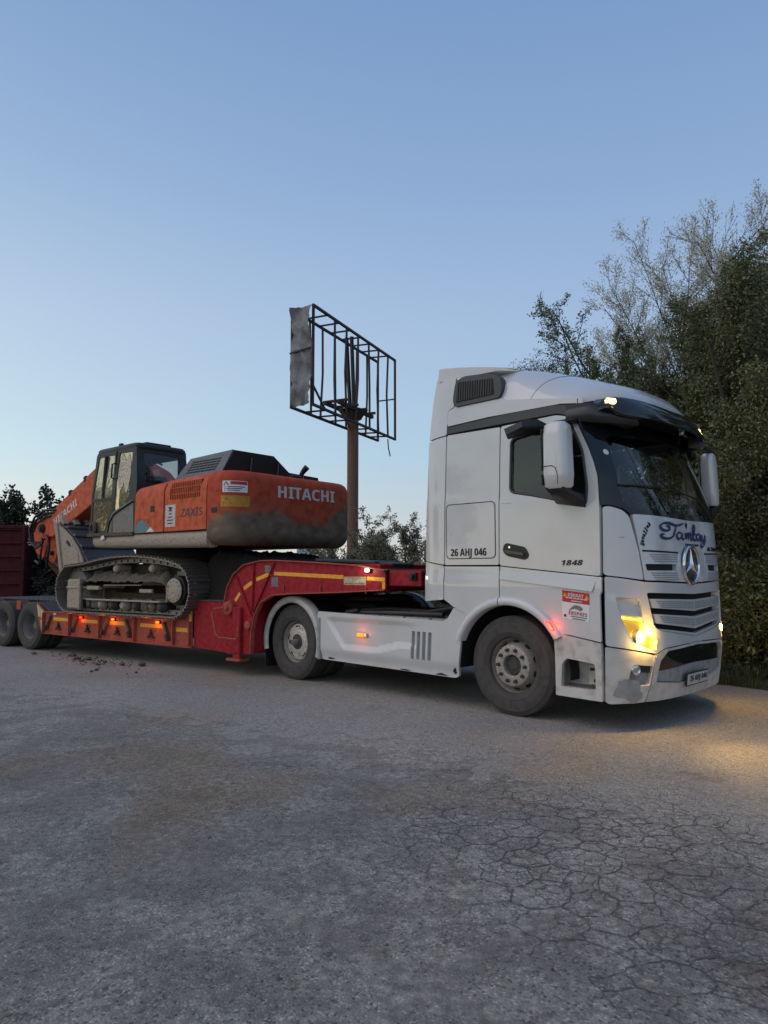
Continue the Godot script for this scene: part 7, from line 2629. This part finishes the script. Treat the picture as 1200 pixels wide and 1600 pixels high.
# a skin over polygon "poly" of parameter space, laid on the surface f, with holes, lifted by "lift", with a rim "thick" deep
func sheet(st: SurfaceTool, poly: PackedVector2Array, f: Callable, cell := 0.1, holes := [], thick := 0.012, lift := 0.0, colf = null) -> void:
	var p := poly.duplicate()
	if signed(p) < 0.0:
		p.reverse()
	var lo := p[0]
	var hi := p[0]
	for c in p:
		lo = lo.min(c)
		hi = hi.max(c)
	var nx := maxi(1, ceili((hi.x - lo.x) / cell))
	var ny := maxi(1, ceili((hi.y - lo.y) / cell))
	var dx := (hi.x - lo.x) / nx
	var dy := (hi.y - lo.y) / ny
	st.set_smooth_group(0)
	for j in ny:
		var strip := Geometry2D.intersect_polygons(p, pv([lo.x - 1, lo.y + j * dy, hi.x + 1, lo.y + j * dy, hi.x + 1, lo.y + (j + 1) * dy, lo.x - 1, lo.y + (j + 1) * dy]))
		for i in nx:
			var x0 := lo.x + i * dx
			var c := pv([x0, lo.y - 1, x0 + dx, lo.y - 1, x0 + dx, hi.y + 1, x0, hi.y + 1])
			var pieces := []
			for s in strip:
				pieces.append_array(Geometry2D.intersect_polygons(s, c))
			for h in holes:
				var next := []
				for q in pieces:
					next.append_array(Geometry2D.clip_polygons(q, h))
				pieces = next
			for q in pieces:
				for k in q.size():
					q[k] = q[k].snapped(Vector2(0.0002, 0.0002))
				var idx := Geometry2D.triangulate_polygon(q)
				for k in range(0, idx.size(), 3):
					var a: Vector2 = q[idx[k]]
					var b: Vector2 = q[idx[k + 1]]
					var d: Vector2 = q[idx[k + 2]]
					var tri := [a, d, b] if (b - a).cross(d - a) > 0.0 else [a, b, d]
					for w in tri:
						var at: Vector3 = f.call(w)
						if lift != 0.0:
							at += nrm(f, w) * lift
						if colf != null:
							st.set_color(colf.call(w, at))
						st.add_vertex(at)
	st.set_smooth_group(-1)
	if thick <= 0.0:
		return
	var loops := [p]
	loops.append_array(holes)
	for li in loops.size():
		var lp: PackedVector2Array = loops[li]
		var flip: bool = (signed(lp) > 0.0) != (li == 0)
		for i in lp.size():
			var a := lp[i]
			var b := lp[(i + 1) % lp.size()]
			var k := maxi(1, ceili(a.distance_to(b) / cell))
			for s in k:
				var c0 := a.lerp(b, float(s) / k)
				var c1 := a.lerp(b, float(s + 1) / k)
				var n0 := nrm(f, c0)
				var n1 := nrm(f, c1)
				var p0: Vector3 = f.call(c0) + n0 * lift
				var p1: Vector3 = f.call(c1) + n1 * lift
				var out := (p1 - p0).cross(n0) * (-1.0 if flip else 1.0)
				if colf != null:
					st.set_color(colf.call(c0, p0))
				face(st, [p0, p1, p1 - n1 * thick, p0 - n0 * thick], out)

func rrect(x0: float, y0: float, x1: float, y1: float, r: float, n := 4) -> PackedVector2Array:
	var o := PackedVector2Array()
	for c in [[x1 - r, y0 + r, -PI / 2], [x1 - r, y1 - r, 0.0], [x0 + r, y1 - r, PI / 2], [x0 + r, y0 + r, PI]]:
		for k in n + 1:
			var a: float = c[2] + PI / 2 * k / n
			o.append(Vector2(c[0] + r * cos(a), c[1] + r * sin(a)))
	return o

func rounded(poly: PackedVector2Array, r: float, n := 4) -> PackedVector2Array:
	var o := PackedVector2Array()
	var m := poly.size()
	for i in m:
		var a := poly[(i + m - 1) % m]
		var b := poly[i]
		var c := poly[(i + 1) % m]
		var t := minf(r, minf(a.distance_to(b), b.distance_to(c)) * 0.45)
		var p := b + (a - b).normalized() * t
		var q := b + (c - b).normalized() * t
		for k in n + 1:
			var u := float(k) / n
			o.append(p.lerp(b, u).lerp(b.lerp(q, u), u))
	return o

func arc(cx: float, cy: float, r: float, a0: float, a1: float, n: int) -> PackedVector2Array:
	var o := PackedVector2Array()
	for k in n + 1:
		var a := deg_to_rad(a0 + (a1 - a0) * k / n)
		o.append(Vector2(cx + r * cos(a), cy + r * sin(a)))
	return o

func ring_line(pts: PackedVector2Array, f: Callable, r: float, closed := true, lift := 0.0) -> Array:
	var o := []
	for p in pts:
		o.append(f.call(p) + nrm(f, p) * lift)
	if closed:
		o.append(o[0])
		o.append(o[1])
	return o

# lettering: text of the given size centred on p of surface f, raised by "rise"
func letters(called: String, parent: Node, s: String, f: Callable, p: Vector2, size: Vector2, m: Material, rise := 0.004, serif := false, shear := 0.0, turn := 0.0, weight := 700) -> MeshInstance3D:
	var tm := TextMesh.new()
	var fo := SystemFont.new()
	fo.font_names = PackedStringArray(["Droid Serif" if serif else "Droid Sans"])
	fo.font_weight = weight
	tm.font = fo
	tm.text = s
	tm.font_size = 48
	tm.pixel_size = 0.01
	tm.depth = 0.01
	tm.curve_step = 1.2
	var a := tm.get_mesh_arrays()
	var v: PackedVector3Array = a[Mesh.ARRAY_VERTEX]
	var lo := Vector3.INF
	var hi := -Vector3.INF
	for q in v:
		lo = lo.min(q)
		hi = hi.max(q)
	var ext := hi - lo
	var st := nst()
	var idx: PackedInt32Array = a[Mesh.ARRAY_INDEX] if a[Mesh.ARRAY_INDEX] != null else PackedInt32Array(range(v.size()))
	var cs := cos(turn)
	var sn := sin(turn)
	for i in idx:
		var q := v[i]
		var l := Vector2((q.x - lo.x) / ext.x - 0.5, (q.y - lo.y) / ext.y - 0.5) * size
		l.x += l.y * shear
		l = Vector2(l.x * cs - l.y * sn, l.x * sn + l.y * cs)
		var at := p + l
		st.add_vertex(f.call(at) + nrm(f, at) * (rise if q.z > 0.0 else 0.0005))
	return obj(called, st, m, parent)

func plate(called: String, parent: Node, f: Callable, poly: PackedVector2Array, m: Material, rise := 0.004, cell := 0.15) -> MeshInstance3D:
	var st := nst()
	sheet(st, poly, f, cell, [], rise, rise)
	return obj(called, st, m, parent)

func xform(at: Vector3, x: Vector3, y: Vector3) -> Transform3D:
	var xx := x.normalized()
	var z := xx.cross(y).normalized()
	return Transform3D(Basis(xx, z.cross(xx), z), at)

# ---------------------------------------------------------------- materials
func lin(r: float, g: float, b: float) -> Color:
	return Color(r, g, b).linear_to_srgb()

func noise(freq: float, sd: int, oct := 4, kind := FastNoiseLite.TYPE_SIMPLEX_SMOOTH) -> FastNoiseLite:
	var n := FastNoiseLite.new()
	n.noise_type = kind
	n.frequency = freq
	n.seed = sd
	n.fractal_octaves = oct
	return n

func ramp_tex(n: FastNoiseLite, stops: Array, size := 512) -> ImageTexture:
	var im := n.get_seamless_image(size, size)
	im.convert(Image.FORMAT_L8)
	var src := im.get_data()
	var lut := []
	for i in 256:
		var t := i / 255.0
		var c: Color = stops[0][1]
		for k in stops.size() - 1:
			if t >= stops[k][0]:
				c = (stops[k][1] as Color).lerp(stops[k + 1][1], clampf((t - stops[k][0]) / maxf(1e-4, stops[k + 1][0] - stops[k][0]), 0, 1))
		lut.append([c.r8, c.g8, c.b8])
	var out := PackedByteArray()
	out.resize(size * size * 3)
	for i in src.size():
		var l: Array = lut[src[i]]
		out[i * 3] = l[0]
		out[i * 3 + 1] = l[1]
		out[i * 3 + 2] = l[2]
	return ImageTexture.create_from_image(Image.create_from_data(size, size, false, Image.FORMAT_RGB8, out))

func bump_tex(n: FastNoiseLite, size := 512) -> ImageTexture:
	var im := n.get_seamless_image(size, size)
	im.convert(Image.FORMAT_L8)
	return ImageTexture.create_from_image(im)

func mat(c: Color, rough: float, metal := 0.0) -> StandardMaterial3D:
	var m := StandardMaterial3D.new()
	m.albedo_color = c
	m.roughness = rough
	m.metallic = metal
	m.uv1_triplanar = true
	return m

func tinted(m: StandardMaterial3D, t: Texture2D, scale: float, bump: Texture2D = null, depth := 0.0) -> StandardMaterial3D:
	m.albedo_texture = t
	m.uv1_scale = Vector3.ONE * scale
	if bump:
		m.heightmap_enabled = true
		m.heightmap_texture = bump
		m.heightmap_scale = depth
	return m

func glow(c: Color, e: float) -> StandardMaterial3D:
	var m := mat(c, 0.3)
	m.emission_enabled = true
	m.emission = c
	m.emission_energy_multiplier = e
	return m

func lamp(called: String, at: Vector3, c: Color, e: float, size := 0.02, parent: Node = null) -> void:
	var l := OmniLight3D.new()
	l.light_color = c
	l.light_energy = e
	l.light_size = size
	l.omni_range = 12.0
	l.omni_attenuation = 2.0
	l.shadow_enabled = true
	put(l, called, parent if parent else self)
	l.position = at
